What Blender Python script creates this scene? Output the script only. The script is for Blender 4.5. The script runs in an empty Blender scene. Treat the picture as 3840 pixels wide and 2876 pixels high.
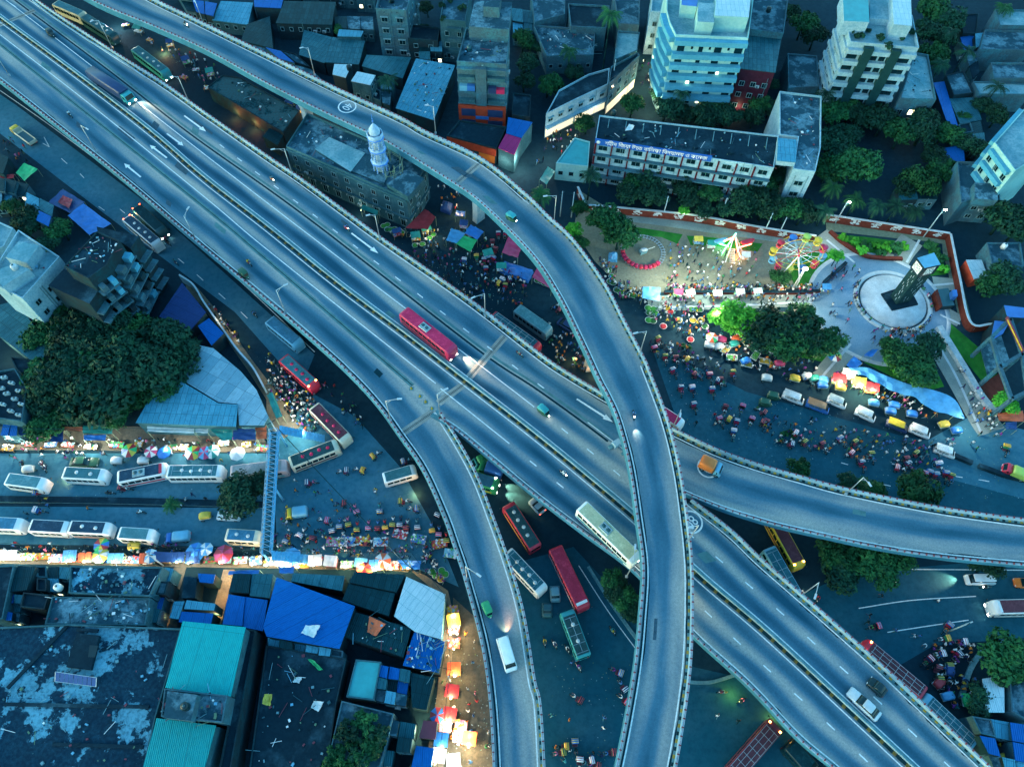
import bpy, bmesh, math, random
from mathutils import Vector, Matrix, geometry
random.seed(11)
rnd = random.random
def ru(a, b): return a + (b - a) * random.random()
scene = bpy.context.scene
COL = scene.collection
PI = math.pi
# ---------------------------------------------------------------- camera model
# positions were measured on the photograph (3840 px wide) and turned into ground metres
FPX = 2800.0; CAMH = 130.0
_u = Vector((55, 1617, 2800)).normalized()
_y = (Vector((0, 1, 0)) - _u * _u.y).normalized()
_x = _y.cross(_u)
ROT = Matrix((_x, _y, _u))            # camera -> world
def G(px, py, z=0.0):
    w = ROT @ Vector((px - 1920.0, 1438.0 - py, -FPX))
    t = (CAMH - z) / (-w.z)
    return Vector((w.x * t, w.y * t, z))
def PX(p):
    c = ROT.transposed() @ (Vector(p) - Vector((0, 0, CAMH)))
    return (1920 + FPX * c.x / -c.z, 1438 - FPX * c.y / -c.z)
cam = bpy.data.cameras.new("camera"); co = bpy.data.objects.new("camera", cam); COL.objects.link(co)
cam.sensor_fit = 'HORIZONTAL'; cam.sensor_width = 36; cam.lens = 36 * FPX / 3840
cam.clip_start = 0.5; cam.clip_end = 3000
co.matrix_world = Matrix.Translation((0, 0, CAMH)) @ ROT.to_4x4()
scene.camera = co
scene.view_settings.view_transform = 'Standard'; scene.view_settings.look = 'None'
scene.view_settings.gamma = 1; scene.view_settings.use_curve_mapping = False
scene.view_settings.exposure = 0.0
scene.cycles.use_denoising = True
scene.cycles.max_bounces = 5; scene.cycles.diffuse_bounces = 2; scene.cycles.glossy_bounces = 2
scene.cycles.sample_clamp_indirect = 3.0
# ---------------------------------------------------------------- materials
MATS = {}
def _new(name):
    m = bpy.data.materials.new(name); m.use_nodes = True; nt = m.node_tree; b = nt.nodes['Principled BSDF']
    b.inputs['Specular IOR Level'].default_value = .1; return m, nt, b

def _noise(nt, scale, detail=4, vec=None, rough=.6):
    n = nt.nodes.new('ShaderNodeTexNoise'); n.inputs['Scale'].default_value = scale
    n.inputs['Detail'].default_value = detail; n.inputs['Roughness'].default_value = rough
    if vec: nt.links.new(vec, n.inputs['Vector'])
    return n.outputs['Fac']
def _ramp(nt, fac, stops):
    r = nt.nodes.new('ShaderNodeValToRGB'); e = r.color_ramp.elements
    while len(e) < len(stops): e.new(.5)
    for k, (p, c) in enumerate(stops):
        e[k].position = p; e[k].color = (c, c, c, 1) if not hasattr(c, '__len__') else (*c[:3], 1)
    nt.links.new(fac, r.inputs['Fac']); return r.outputs['Color']
def _mix(nt, fac, a, b, mode='MIX'):
    m = nt.nodes.new('ShaderNodeMix'); m.data_type = 'RGBA'; m.blend_type = mode
    for sock, v in ((m.inputs['Factor'], fac), (m.inputs[6], a), (m.inputs[7], b)):
        if isinstance(v, bpy.types.NodeSocket): nt.links.new(v, sock)
        elif hasattr(v, '__len__'): sock.default_value = (*v[:3], 1)
        else: sock.default_value = v
    return m.outputs[2]
def _math(nt, op, a, b=0.0, c=None):
    m = nt.nodes.new('ShaderNodeMath'); m.operation = op
    for k, v in enumerate((a, b) if c is None else (a, b, c)):
        if isinstance(v, bpy.types.NodeSocket): nt.links.new(v, m.inputs[k])
        else: m.inputs[k].default_value = v
    return m.outputs[0]
def _pos(nt): return nt.nodes.new('ShaderNodeNewGeometry').outputs['Position']
def _uv(nt, sx=1, sy=1):
    u = nt.nodes.new('ShaderNodeUVMap'); u.uv_map = 'uv'
    if sx == 1 and sy == 1: return u.outputs['UV']
    mp = nt.nodes.new('ShaderNodeMapping'); mp.inputs['Scale'].default_value = (sx, sy, 1)
    nt.links.new(u.outputs['UV'], mp.inputs['Vector']); return mp.outputs['Vector']
def _bump(nt, bs, h, s=.3, d=.05):
    b = nt.nodes.new('ShaderNodeBump'); b.inputs['Strength'].default_value = s; b.inputs['Distance'].default_value = d
    nt.links.new(h, b.inputs['Height']); nt.links.new(b.outputs['Normal'], bs.inputs['Normal'])
def cool(c):
    """blue-grey cast of the dusk light put into the base colours: the darker a grey is, the cooler its tint"""
    r, g, b = c[:3]; L = .3 * r + .6 * g + .1 * b; mx = max(r, g, b)
    if mx <= 0 or (mx - min(r, g, b)) / mx > .55: return (r, g, b)
    t = min(1, max(0, (L - .02) / .55)); k = .1 + .9 * t
    return (r * k, g * (.94 + .06 * t), min(.95, b * (1.1 - .1 * t)))
def plain(name, col, rough=.7, metal=0.0, var=.25, scale=1.2):
    """one colour with a little grime"""
    if name in MATS: return MATS[name]
    m, nt, bs = _new(name)
    f = _noise(nt, scale, 4, _pos(nt)); col = cool(col)
    lo = tuple(c * (1 - var) for c in col)
    nt.links.new(_ramp(nt, f, [(.3, lo), (.65, col)]), bs.inputs['Base Color'])
    bs.inputs['Roughness'].default_value = rough; bs.inputs['Metallic'].default_value = metal
    if rough < .5: bs.inputs['Specular IOR Level'].default_value = .4
    MATS[name] = m; return m
def glow(name, col, s):
    if name in MATS: return MATS[name]
    m, nt, bs = _new(name)
    bs.inputs['Base Color'].default_value = (*col, 1)
    bs.inputs['Emission Color'].default_value = (*col, 1); bs.inputs['Emission Strength'].default_value = s
    MATS[name] = m; return m
def blotch(name, a, b, c, s1=.25, s2=1.6, t=(.45, .55), rough=.85, bump=.0):
    """weathered slab: dark field a, pale patches b with hard edges, fine grime c"""
    if name in MATS: return MATS[name]
    m, nt, bs = _new(name); p = _pos(nt)
    if name not in ('footpath_paving', 'bare_earth', 'joint_concrete', 'market_mud', 'path_paving', 'lawn_grass'): a = cool(a); b = cool(b); c = cool(c)
    f1 = _noise(nt, s1, 7, p, .68); f2 = _noise(nt, s2, 5, p, .7); f3 = _noise(nt, s1 * .35, 3, p)
    col = _mix(nt, _ramp(nt, f1, [(t[0], 0), (t[1], 1)]), a, b)
    col = _mix(nt, _ramp(nt, f2, [(.42, 0), (.7, .75)]), col, c)
    col = _mix(nt, _ramp(nt, f3, [(.35, .0), (.7, .55)]), col, tuple(x * .5 for x in a))
    nt.links.new(col, bs.inputs['Base Color']); bs.inputs['Roughness'].default_value = rough
    if bump: _bump(nt, bs, f2, bump)
    MATS[name] = m; return m
def tin(name, col, alt, dark, pitch=.5, sheet=(2.2, 1.0), patch=.5, rough=.45, metal=.3):
    """corrugated sheets: ribs along v, sheets of slightly different age, rust blotches"""
    if name in MATS: return MATS[name]
    m, nt, bs = _new(name); uv = _uv(nt); col = cool(col); alt = cool(alt); dark = cool(dark)
    br = nt.nodes.new('ShaderNodeTexBrick'); nt.links.new(uv, br.inputs['Vector'])
    br.inputs['Scale'].default_value = 1; br.inputs['Brick Width'].default_value = sheet[1]; br.inputs['Row Height'].default_value = sheet[0]
    br.inputs['Mortar Size'].default_value = .035; br.inputs['Color1'].default_value = (*col, 1)
    br.inputs['Color2'].default_value = (*alt, 1); br.inputs['Mortar'].default_value = (*dark, 1)
    br.offset = .0; br.inputs['Bias'].default_value = -.2
    f = _noise(nt, .9, 6, _pos(nt), .7); f2 = _noise(nt, 2.5, 3, _uv(nt, 3, .3))
    c = _mix(nt, _ramp(nt, f, [(.5 - .1 * patch, 0), (.72, patch)]), br.outputs['Color'], dark)
    c = _mix(nt, _ramp(nt, f2, [(.45, 0), (.75, .5)]), c, dark)
    nt.links.new(c, bs.inputs['Base Color'])
    w = nt.nodes.new('ShaderNodeTexWave'); w.inputs['Scale'].default_value = 1 / pitch * .5
    nt.links.new(uv, w.inputs['Vector']); _bump(nt, bs, w.outputs['Fac'], .6, .06)
    bs.inputs['Roughness'].default_value = rough; bs.inputs['Metallic'].default_value = metal
    MATS[name] = m; return m
def deckmat(name, base, worn, stops):  # worn: pale tone, part wear, part painted headlight glow
    """bitumen with dark driven bands along the lanes (stops across the width) and long pale stretches, part wear, part headlight glow painted in"""
    m, nt, bs = _new(name); uv = _uv(nt)
    sp = nt.nodes.new('ShaderNodeSeparateXYZ'); nt.links.new(uv, sp.inputs[0])
    r = nt.nodes.new('ShaderNodeValToRGB'); r.color_ramp.interpolation = 'EASE'; e = r.color_ramp.elements
    while len(e) < len(stops): e.new(.5)
    for k, (p, c) in enumerate(stops): e[k].position = p; e[k].color = (c, c, c, 1)
    nt.links.new(sp.outputs[0], r.inputs['Fac'])
    streak = _noise(nt, 1.0, 4, _uv(nt, 9, .03)); longf = _noise(nt, 1.0, 3, _uv(nt, 1.2, .024)); fine = _noise(nt, 9, 4, _pos(nt), .8)
    t = _math(nt, 'ADD', r.outputs['Color'], _math(nt, 'MULTIPLY', _math(nt, 'SUBTRACT', streak, .5), .3))
    t = _math(nt, 'ADD', t, _math(nt, 'MULTIPLY', _math(nt, 'SUBTRACT', longf, .47), 2.1))
    c = _ramp(nt, t, [(.0, base), (.42, (.075, .185, .255)), (.98, worn)])  # worn end of the ramp also carries painted headlight glow
    grit = _noise(nt, 2.6, 5, _pos(nt), .85)
    c = _mix(nt, _ramp(nt, grit, [(.38, .3), (.62, 0)]), c, tuple(x * .6 for x in base))
    c = _mix(nt, _ramp(nt, fine, [(.35, .35), (.6, 0)]), c, tuple(x * .6 for x in base))
    st = _noise(nt, 1.0, 6, _uv(nt, 4, .16), .75)
    c = _mix(nt, _ramp(nt, st, [(.655, 0), (.69, .5)]), c, tuple(x * .5 for x in base))
    nt.links.new(c, bs.inputs['Base Color']); bs.inputs['Roughness'].default_value = .75
    _bump(nt, bs, fine, .25, .02)
    MATS[name] = m; return m
DECK = deckmat('deck_bitumen', (.010, .072, .118), (.46, .435, .385), [(0, .9), (.12, .2), (.235, .75), (.36, .1), (.47, .6), (.52, .6), (.64, .1), (.76, .8), (.88, .15), (1, .8)])
DECK2 = deckmat('ramp_bitumen', (.012, .080, .126), (.46, .435, .385), [(0, .85), (.25, .6), (.5, .12), (.75, .6), (1, .85)])
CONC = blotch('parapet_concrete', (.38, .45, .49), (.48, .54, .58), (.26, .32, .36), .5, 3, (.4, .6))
CONC_SHADE = blotch('shaded_concrete', (.035, .19, .29), (.06, .24, .35), (.025, .13, .21), .5, 3, (.4, .6))  # concrete for outer faces, with their blue shade put into the colour
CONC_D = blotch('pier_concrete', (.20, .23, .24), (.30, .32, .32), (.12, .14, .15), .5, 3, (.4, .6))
WHITE = plain('road_paint_white', (.82, .82, .80), .6, 0, .35, 3)
YEL = plain('kerb_paint_yellow', (.40, .27, .05), .6, 0, .4, 2)
BLK = plain('kerb_paint_black', (.035, .035, .038), .7, 0, .3, 2)
STEEL = plain('galvanised_steel', (.5, .52, .54), .4, .6, .2, 3)
DARKMETAL = plain('dark_metal', (.05, .055, .06), .5, .4, .3, 3)
REDPAINT = plain('rail_paint_red', (.20, .05, .06), .6, 0, .3, 2)
# ---------------------------------------------------------------- mesh builder
class MB:
    def __init__(s): s.v = []; s.f = []; s.m = []; s.uv = []; s.mats = []; s.sm = []
    def mi(s, mat):
        if mat not in s.mats: s.mats.append(mat)
        return s.mats.index(mat)
    def face(s, pts, mat, uv=None, smooth=False):
        b = len(s.v); s.v += [tuple(p) for p in pts]; s.f.append(tuple(range(b, b + len(pts))))
        s.m.append(s.mi(mat)); s.uv.append(uv); s.sm.append(smooth)
    def box(s, c, d, mat, rz=0.0, top=None, taper=1.0):
        x, y, z = d[0] / 2, d[1] / 2, d[2] / 2; ca, sa = math.cos(rz), math.sin(rz)
        b = len(s.v); mi = s.mi(mat); mt = s.mi(top) if top else mi
        for k in (-1, 1):
            for (i, j) in ((-1, -1), (1, -1), (1, 1), (-1, 1)):
                q = taper if k > 0 else 1
                X, Y = i * x * q, j * y * q
                s.v.append((c[0] + X * ca - Y * sa, c[1] + X * sa + Y * ca, c[2] + k * z))
        for fa, mm in (((3, 2, 1, 0), mi), ((4, 5, 6, 7), mt), ((0, 1, 5, 4), mi), ((1, 2, 6, 5), mi), ((2, 3, 7, 6), mi), ((3, 0, 4, 7), mi)):
            s.f.append(tuple(b + i for i in fa)); s.m.append(mm)
            s.uv.append(None); s.sm.append(False)
    def bar(s, p, q, r, mat, n=6, r2=None):
        p = Vector(p); q = Vector(q); d = (q - p)
        if d.length < 1e-6: return
        d.normalize(); a = d.orthogonal().normalized(); b2 = d.cross(a)
        r2 = r if r2 is None else r2; b = len(s.v); mi = s.mi(mat)
        for (o, rr) in ((p, r), (q, r2)):
            for k in range(n):
                t = 2 * PI * k / n; s.v.append(tuple(o + a * math.cos(t) * rr + b2 * math.sin(t) * rr))
        for k in range(n):
            j = (k + 1) % n
            s.f.append((b + k, b + j, b + n + j, b + n + k)); s.m.append(mi); s.uv.append(None); s.sm.append(n > 5)
        s.f.append(tuple(b + k for k in reversed(range(n)))); s.f.append(tuple(b + n + k for k in range(n)))
        s.m += [mi, mi]; s.uv += [None, None]; s.sm += [False, False]
    def prism(s, poly, z0, z1, mat, top=None, bottom=True, uvt=None):
        """poly: list of (x,y[,z offset]) counter-clockwise"""
        poly = [Vector((p[0], p[1], 0)) for p in poly]
        ar = sum(poly[i].x * poly[(i + 1) % len(poly)].y - poly[(i + 1) % len(poly)].x * poly[i].y for i in range(len(poly)))
        if ar < 0: poly = poly[::-1]
        n = len(poly)
        up = [Vector((p.x, p.y, z1)) for p in poly]; dn = [Vector((p.x, p.y, z0)) for p in poly]
        e = (poly[1] - poly[0]).normalized(); f = Vector((-e.y, e.x, 0))
        s.face(up, top or mat, [((p - poly[0]).dot(e), (p - poly[0]).dot(f)) for p in poly])
        if bottom: s.face(dn[::-1], mat)
        for i in range(n):
            j = (i + 1) % n; L = (poly[j] - poly[i]).length
            s.face([dn[i], dn[j], up[j], up[i]], mat, [(0, 0), (L, 0), (L, z1 - z0), (0, z1 - z0)])
    def blob(s, c, r, mat, seg=8, rings=5):
        rx, ry, rz = (r, r, r) if not hasattr(r, '__len__') else r
        b = len(s.v); mi = s.mi(mat)
        for i in range(rings + 1):
            th = PI * i / rings
            for k in range(seg):
                ph = 2 * PI * k / seg
                s.v.append((c[0] + rx * math.sin(th) * math.cos(ph), c[1] + ry * math.sin(th) * math.sin(ph), c[2] + rz * math.cos(th)))
        for i in range(rings):
            for k in range(seg):
                j = (k + 1) % seg; A = b + i * seg
                if i == 0: fa = (A + k, A + seg + k, A + seg + j)
                elif i == rings - 1: fa = (A + k, A + seg + k, A + j)
                else: fa = (A + k, A + seg + k, A + seg + j, A + j)
                s.f.append(fa); s.m.append(mi); s.uv.append(None); s.sm.append(True)
    def lathe(s, c, prof, mat, seg=12):
        b = len(s.v); mi = s.mi(mat)
        for (r, z) in prof:
            for k in range(seg):
                t = 2 * PI * k / seg; s.v.append((c[0] + r * math.cos(t), c[1] + r * math.sin(t), c[2] + z))
        for i in range(len(prof) - 1):
            for k in range(seg):
                j = (k + 1) % seg; A = b + i * seg
                s.f.append((A + k, A + j, A + seg + j, A + seg + k)); s.m.append(mi); s.uv.append(None); s.sm.append(seg > 6)
    def mesh(s, name):
        me = bpy.data.meshes.new(name); me.from_pydata(s.v, [], s.f)
        for m in s.mats: me.materials.append(m)
        me.polygons.foreach_set('material_index', s.m); me.polygons.foreach_set('use_smooth', s.sm)
        if any(u is not None for u in s.uv):
            uvl = me.uv_layers.new(name='uv'); d = []
            for f, u in zip(s.f, s.uv):
                for k in range(len(f)): d += (u[k] if u is not None else (0, 0))
            uvl.data.foreach_set('uv', d)
        me.update(); return me
    def build(s, name, parent=None, loc=None, rz=0.0):
        return inst(name, s.mesh(name), parent, loc, rz)
def inst(name, me, parent=None, loc=None, rz=0.0, sc=None):
    o = bpy.data.objects.new(name, me); COL.objects.link(o)
    if parent: o.parent = parent
    if loc is not None: o.location = loc
    if rz: o.rotation_euler = (0, 0, rz)
    if sc is not None: o.scale = sc if hasattr(sc, '__len__') else (sc, sc, sc)
    return o
def empty(name, loc=(0, 0, 0), rz=0.0):
    o = bpy.data.objects.new(name, None); COL.objects.link(o); o.location = loc; o.rotation_euler = (0, 0, rz)
    o.empty_display_size = .3; return o
PENDING = []                            # repeats whose labels are told apart once all stand
def tag(o, label, cat, group=None, place=None):
    o['category'] = cat
    if group: o['group'] = group
    if place is not None: PENDING.append((o, label, place))
    else: o['label'] = label
    return o
def structure(o): o['kind'] = 'structure'; return o
def dup(root, loc, rz=0.0, sc=None):
    r = root.copy(); COL.objects.link(r); r.location = loc; r.rotation_euler = (0, 0, rz)
    if sc is not None: r.scale = (sc, sc, sc)
    for ch in root.children:
        c = ch.copy(); COL.objects.link(c); c.parent = r
        for g in ch.children:
            d = g.copy(); COL.objects.link(d); d.parent = c
    return r
# ---------------------------------------------------------------- polylines
def smooth(pts, n):
    """resample world points with a Catmull-Rom spline to n points evenly spaced"""
    P = [Vector(p) for p in pts]
    if len(P) == 2: return [P[0].lerp(P[1], i / (n - 1)) for i in range(n)]
    Q = [P[0] * 2 - P[1]] + P + [P[-1] * 2 - P[-2]]; out = []
    for i in range(1, len(Q) - 2):
        for k in range(24):
            t = k / 24; a, b, c, d = Q[i - 1], Q[i], Q[i + 1], Q[i + 2]
            out.append(.5 * ((2 * b) + (c - a) * t + (2 * a - 5 * b + 4 * c - d) * t * t + (3 * b - a - 3 * c + d) * t ** 3))
    out.append(P[-1]); return even(out, n)
def even(P, n):
    L = [0]
    for i in range(1, len(P)): L.append(L[-1] + (P[i] - P[i - 1]).length)
    res = []; j = 0
    for i in range(n):
        s = L[-1] * i / (n - 1)
        while j < len(L) - 2 and L[j + 1] < s: j += 1
        t = (s - L[j]) / max(L[j + 1] - L[j], 1e-9); res.append(P[j].lerp(P[j + 1], min(1, max(0, t))))
    return res
def length(P): return sum((P[i] - P[i - 1]).length for i in range(1, len(P)))
def offset(P, d):
    """shift a polyline sideways (positive = left of its direction)"""
    out = []
    for i in range(len(P)):
        t = P[min(i + 1, len(P) - 1)] - P[max(i - 1, 0)]; n = Vector((-t.y, t.x, 0)).normalized()
        out.append(P[i] + n * d)
    return out
def lift(P, dz): return [p + Vector((0, 0, dz)) for p in P]
def ribbon(mb, A, B, mat, uvw=None):
    v = 0
    for i in range(len(A) - 1):
        w0 = w1 = 1; d = (A[i + 1] - A[i]).length
        mb.face([A[i], A[i + 1], B[i + 1], B[i]], mat, [(w0, v), (w1, v + d), (0, v + d), (0, v)]); v += d
def wallstrip(mb, P, d0, d1, h, mat, top=None, dz=0.0):
    """solid band between offsets d0 and d1 of a polyline, h high"""
    A = lift(offset(P, d0), dz); B = lift(offset(P, d1), dz); A2 = lift(A, h); B2 = lift(B, h)
    ribbon(mb, A2, B2, top or mat); ribbon(mb, A, A2, mat); ribbon(mb, B2, B, mat); ribbon(mb, B, A, mat)
    mb.face([A[0], A2[0], B2[0], B[0]], mat); mb.face([B[-1], B2[-1], A2[-1], A[-1]], mat)
# ---------------------------------------------------------------- ground
GROUND = blotch('street_asphalt', (.004, .030, .048), (.014, .048, .066), (.003, .019, .032), .06, .9, (.4, .62), .8, .15)
mb = MB(); mb.face([(-700, -400, 0), (900, -400, 0), (900, 1200, 0), (-700, 1200, 0)], GROUND)
structure(mb.build('ground'))
# ---------------------------------------------------------------- flyovers
ZD = 8.5
def W(pts, z): return [G(x, y, z(y) if callable(z) else z) for x, y in pts]
N_EDGE = [(-210, -215), (60, -33), (181, 52), (421, 212), (602, 326), (770, 446), (1000, 607), (1136, 700), (1407, 901), (1561, 1008), (1770, 1157), (2000, 1336), (2104, 1409), (2303, 1527)]
C_N = N_EDGE + [(2410, 1580), (2525, 1635), (2679, 1708), (2840, 1766), (3000, 1812), (3166, 1857), (3510, 1926), (3840, 1973), (4050, 1993)]
SEAM_N = [(-180, -175), (113, 45), (420, 275), (706, 498), (1000, 706), (1195, 849), (1435, 1035), (1810, 1325), (2000, 1451), (2163, 1567), (2290, 1663)]
M_N = SEAM_N + [(2420, 1765), (2577, 1893), (2724, 2007), (2849, 2126), (3107, 2352), (3338, 2561), (3668, 2876), (3840, 3042)]
SEAM_S = [(-220, -10), (0, 172), (724, 750), (1000, 981), (1543, 1450), (1625, 1545)]
M_S = SEAM_S + [(1770, 1640), (2000, 1835), (2195, 1984), (2398, 2138), (2602, 2362), (2815, 2556), (3000, 2751), (3148, 2876), (3330, 3050)]
M_S[6] = (1690, 1583); M_S.insert(7, (1770, 1643))
B_L = [(-230, 120), (0, 290), (253, 489), (502, 690), (747, 899), (1014, 1121), (1204, 1284), (1330, 1400), (1430, 1509), (1512, 1622), (1602, 1753), (1679, 1921), (1720, 2034), (1765, 2171), (1828, 2407), (1860, 2624), (1876, 2876), (1880, 3060)]
B_R = [(1625, 1545), (1702, 1667), (1770, 1794), (1828, 1943), (1892, 2126), (1942, 2307), (1982, 2556), (2002, 2640), (2016, 2876), (2018, 3060)]
C_S = [(2290, 1663), (2420, 1765), (2560, 1834), (2700, 1892), (2840, 1937), (2930, 1962), (3100, 2000), (3250, 2032), (3400, 2058), (3570, 2080), (3840, 2105), (4050, 2118)]
def zA(y): t = min(1, max(0, (y - 700) / 800)); return 12 + 4 * t * t * (3 - 2 * t)
A_R = [(330, -130), (543, 0), (724, 90), (1000, 226), (1258, 353), (1498, 463), (1584, 512), (1797, 615), (1964, 750), (2040, 826), (2136, 917), (2249, 1075), (2317, 1207), (2394, 1356), (2416, 1409), (2480, 1581), (2521, 1744), (2548, 1921), (2568, 2126), (2566, 2398), (2548, 2601), (2502, 2876), (2455, 3060)]
A_L = [(130, -130), (367, 10), (588, 103), (792, 195), (1000, 310), (1172, 398), (1371, 492), (1453, 530), (1702, 683), (1815, 764), (2000, 950), (2104, 1104), (2190, 1274), (2258, 1420), (2290, 1480), (2330, 1570), (2376, 1742), (2407, 1943), (2430, 2126), (2421, 2307), (2398, 2533), (2335, 2876), (2282, 3060)]
def edge(pts, z, n=140): return smooth(W(pts, z), n)
cN = edge(C_N, ZD); mN = edge(M_N, ZD); mS = edge(M_S, ZD); bL = edge(B_L, ZD); bR = edge(B_R, ZD); cS = edge(C_S, ZD)
aR = edge(A_R, zA, 170); aL = edge(A_L, zA, 170)
seamS = edge(SEAM_S, ZD); seamN = edge(SEAM_N, ZD)
def deck_solid(name, L, R, mat, parent, dz=0.0, over=(1.15, 1.15), t=1.5):
    """road slab with its box girder below; L lies left of the direction of travel"""
    L2 = lift(offset(L, over[0]), dz); R2 = lift(offset(R, -over[1]), dz); mb = MB()
    ribbon(mb, L2, R2, mat)
    o = mb.build(name, parent); mb = MB()
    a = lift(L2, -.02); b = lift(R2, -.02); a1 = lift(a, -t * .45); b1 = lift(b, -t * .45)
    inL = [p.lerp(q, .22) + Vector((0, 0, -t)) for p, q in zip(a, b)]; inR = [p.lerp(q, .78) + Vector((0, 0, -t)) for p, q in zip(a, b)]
    ribbon(mb, a1, a, CONC_SHADE); ribbon(mb, b, b1, CONC_SHADE); ribbon(mb, inL, a1, CONC_D); ribbon(mb, b1, inR, CONC_D); ribbon(mb, inR, inL, CONC_D)
    mb.build('box_girder', parent); return o
def parapet(P, side, parent, h=1.05, kerb=True, rail=True):
    s = side; mb = MB()
    wallstrip(mb, P, *sorted((s * .72, s * 1.08), reverse=True), h, CONC); mb.build('parapet', parent)
    mb = MB(); O = offset(P, s * 1.085); T = lift(O, h - .1); B_ = lift(O, -.3); ribbon(mb, B_, T, CONC_SHADE) if s > 0 else ribbon(mb, T, B_, CONC_SHADE); mb.build('outer_face_shade_skin', parent)  # thin skin that carries the painted shade colour
    if kerb:
        mb = MB(); n = int(length(P) / .5); Q = even(P, n)
        A = offset(Q, s * .42); B = offset(Q, s * .715)
        if s < 0: A, B = B, A
        A, B = B, A                                  # A is the left one
        for i in range(n - 1):
            m = (BLK, CONC_D, YEL, CONC_D)[i % 4]
            a, b, c, d = A[i], A[i + 1], B[i + 1], B[i]; U = Vector((0, 0, .2))
            mb.face([a + U, d + U, c + U, b + U], m)
            if s > 0: mb.face([d, c, c + U, d + U], m)
            else: mb.face([b, a, a + U, b + U], m)
        mb.build('striped_kerb', parent)
    if rail:
        mb = MB(); n = int(length(P) / 1.15); Q = lift(offset(even(P, n), s * .9), h)
        for i in range(n):
            d = Q[min(i + 1, n - 1)] - Q[max(0, i - 1)]
            mb.box(Q[i] + Vector((0, 0, .13)), (.16, .3, .26), REDPAINT, math.atan2(d.y, d.x))
        for i in range(n - 1): mb.bar(Q[i] + Vector((0, 0, .24)), Q[i + 1] + Vector((0, 0, .24)), .035, REDPAINT, 4)
        mb.build('rail', parent)
def line(P, parent, w=.21, dz=.012, off=0.0, name='edge_line', mat=WHITE):
    mb = MB(); ribbon(mb, lift(offset(P, off + w / 2), dz), lift(offset(P, off - w / 2), dz), mat); return mb.build(name, parent)
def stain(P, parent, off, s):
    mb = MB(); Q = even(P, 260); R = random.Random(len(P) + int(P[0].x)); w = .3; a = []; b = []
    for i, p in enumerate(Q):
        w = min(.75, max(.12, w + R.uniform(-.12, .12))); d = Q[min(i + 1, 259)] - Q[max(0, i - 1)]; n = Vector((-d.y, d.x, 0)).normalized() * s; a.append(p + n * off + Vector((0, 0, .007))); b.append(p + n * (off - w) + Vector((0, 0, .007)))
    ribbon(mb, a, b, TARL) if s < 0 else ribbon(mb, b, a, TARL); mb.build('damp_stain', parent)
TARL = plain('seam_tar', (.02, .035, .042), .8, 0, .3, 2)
def arrow(p, q, z, parent, w=.34, hw=1.15, hl=None, name='lane_arrow'):
    p = G(*p, z) + Vector((0, 0, .014)); q = G(*q, z) + Vector((0, 0, .014)); d = (q - p); L = d.length; d.normalize(); n = Vector((-d.y, d.x, 0))
    hl = hl or L * .24; k = q - d * hl; mb = MB()
    mb.face([p - n * w * .5, k - n * w * .62, k + n * w * .62, p + n * w * .5], WHITE); mb.face([k - n * hw / 2, q, k + n * hw / 2], WHITE)
    mb.build(name, parent)
def dashes(runs, z, parent, w=.2, frac=.28, mat=WHITE):
    for pts, n in runs:
        P = smooth(W(pts, z), 60); Q = even(P, n * 20 + 1)
        for i in range(n):
            mb = MB()
            a = Q[i * 20]; b = Q[min(len(Q) - 1, i * 20 + int(20 * frac))]; d = (b - a).normalized(); t = Vector((-d.y, d.x, 0)) * w / 2; u = Vector((0, 0, .013))
            mb.face([a - t + u, b - t + u, b + t + u, a + t + u], mat)
            mb.build('lane_dash', parent)
def text_mesh(txt, size=1.0, ext=0.0):
    cu = bpy.data.curves.new('txt', 'FONT'); cu.body = txt; cu.size = size; cu.align_x = 'CENTER'; cu.align_y = 'CENTER'; cu.extrude = ext; cu.resolution_u = 3
    o = bpy.data.objects.new('txt', cu); COL.objects.link(o)
    dg = bpy.context.evaluated_depsgraph_get(); me = bpy.data.meshes.new_from_object(o.evaluated_get(dg))
    bpy.data.objects.remove(o); return me
def roundel(c, up, z, txt, parent, r=1.75, sy=1.0):
    c = G(*c, z); mb = MB(); n = 40
    for i in range(n):
        a, b = 2 * PI * i / n, 2 * PI * (i + 1) / n; u = Vector((0, 0, .014))
        mb.face([(r * math.cos(a), r * sy * math.sin(a), .014), (r * math.cos(b), r * sy * math.sin(b), .014), (r * .86 * math.cos(b), r * .86 * sy * math.sin(b), .014), (r * .86 * math.cos(a), r * .86 * sy * math.sin(a), .014)][::-1], WHITE)
    rz = up - PI / 2
    o = mb.build('speed_roundel', parent, c, rz)
    me = text_mesh(txt, r * 1.05); me.materials.clear(); me.materials.append(WHITE)
    for p in me.vertices: p.co.y *= 1.25
    t = inst('speed_number', me, o, (0, 0, .016))
def heading(p, q, z): a = G(*p, z); b = G(*q, z); return math.atan2(b.y - a.y, b.x - a.x)
JOINT = blotch('joint_concrete', (.30, .29, .26), (.40, .38, .34), (.20, .2, .19), .8, 4, (.4, .6))
def joint(p, q, z, parent, w=1.5):
    a = G(*p, z); b = G(*q, z); d = (b - a).normalized(); n = Vector((-d.y, d.x, 0)); u = Vector((0, 0, .008)); mb = MB()
    mb.face([a - n * w / 2 + u, b - n * w / 2 + u, b + n * w / 2 + u, a + n * w / 2 + u], JOINT)
    u = Vector((0, 0, .018)); 
    for o in (-.12, .12): mb.face([a + n * (o - .05) + u, b + n * (o - .05) + u, b + n * (o + .05) + u, a + n * (o + .05) + u], BLK)
    mb.build('expansion_joint', parent)
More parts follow.
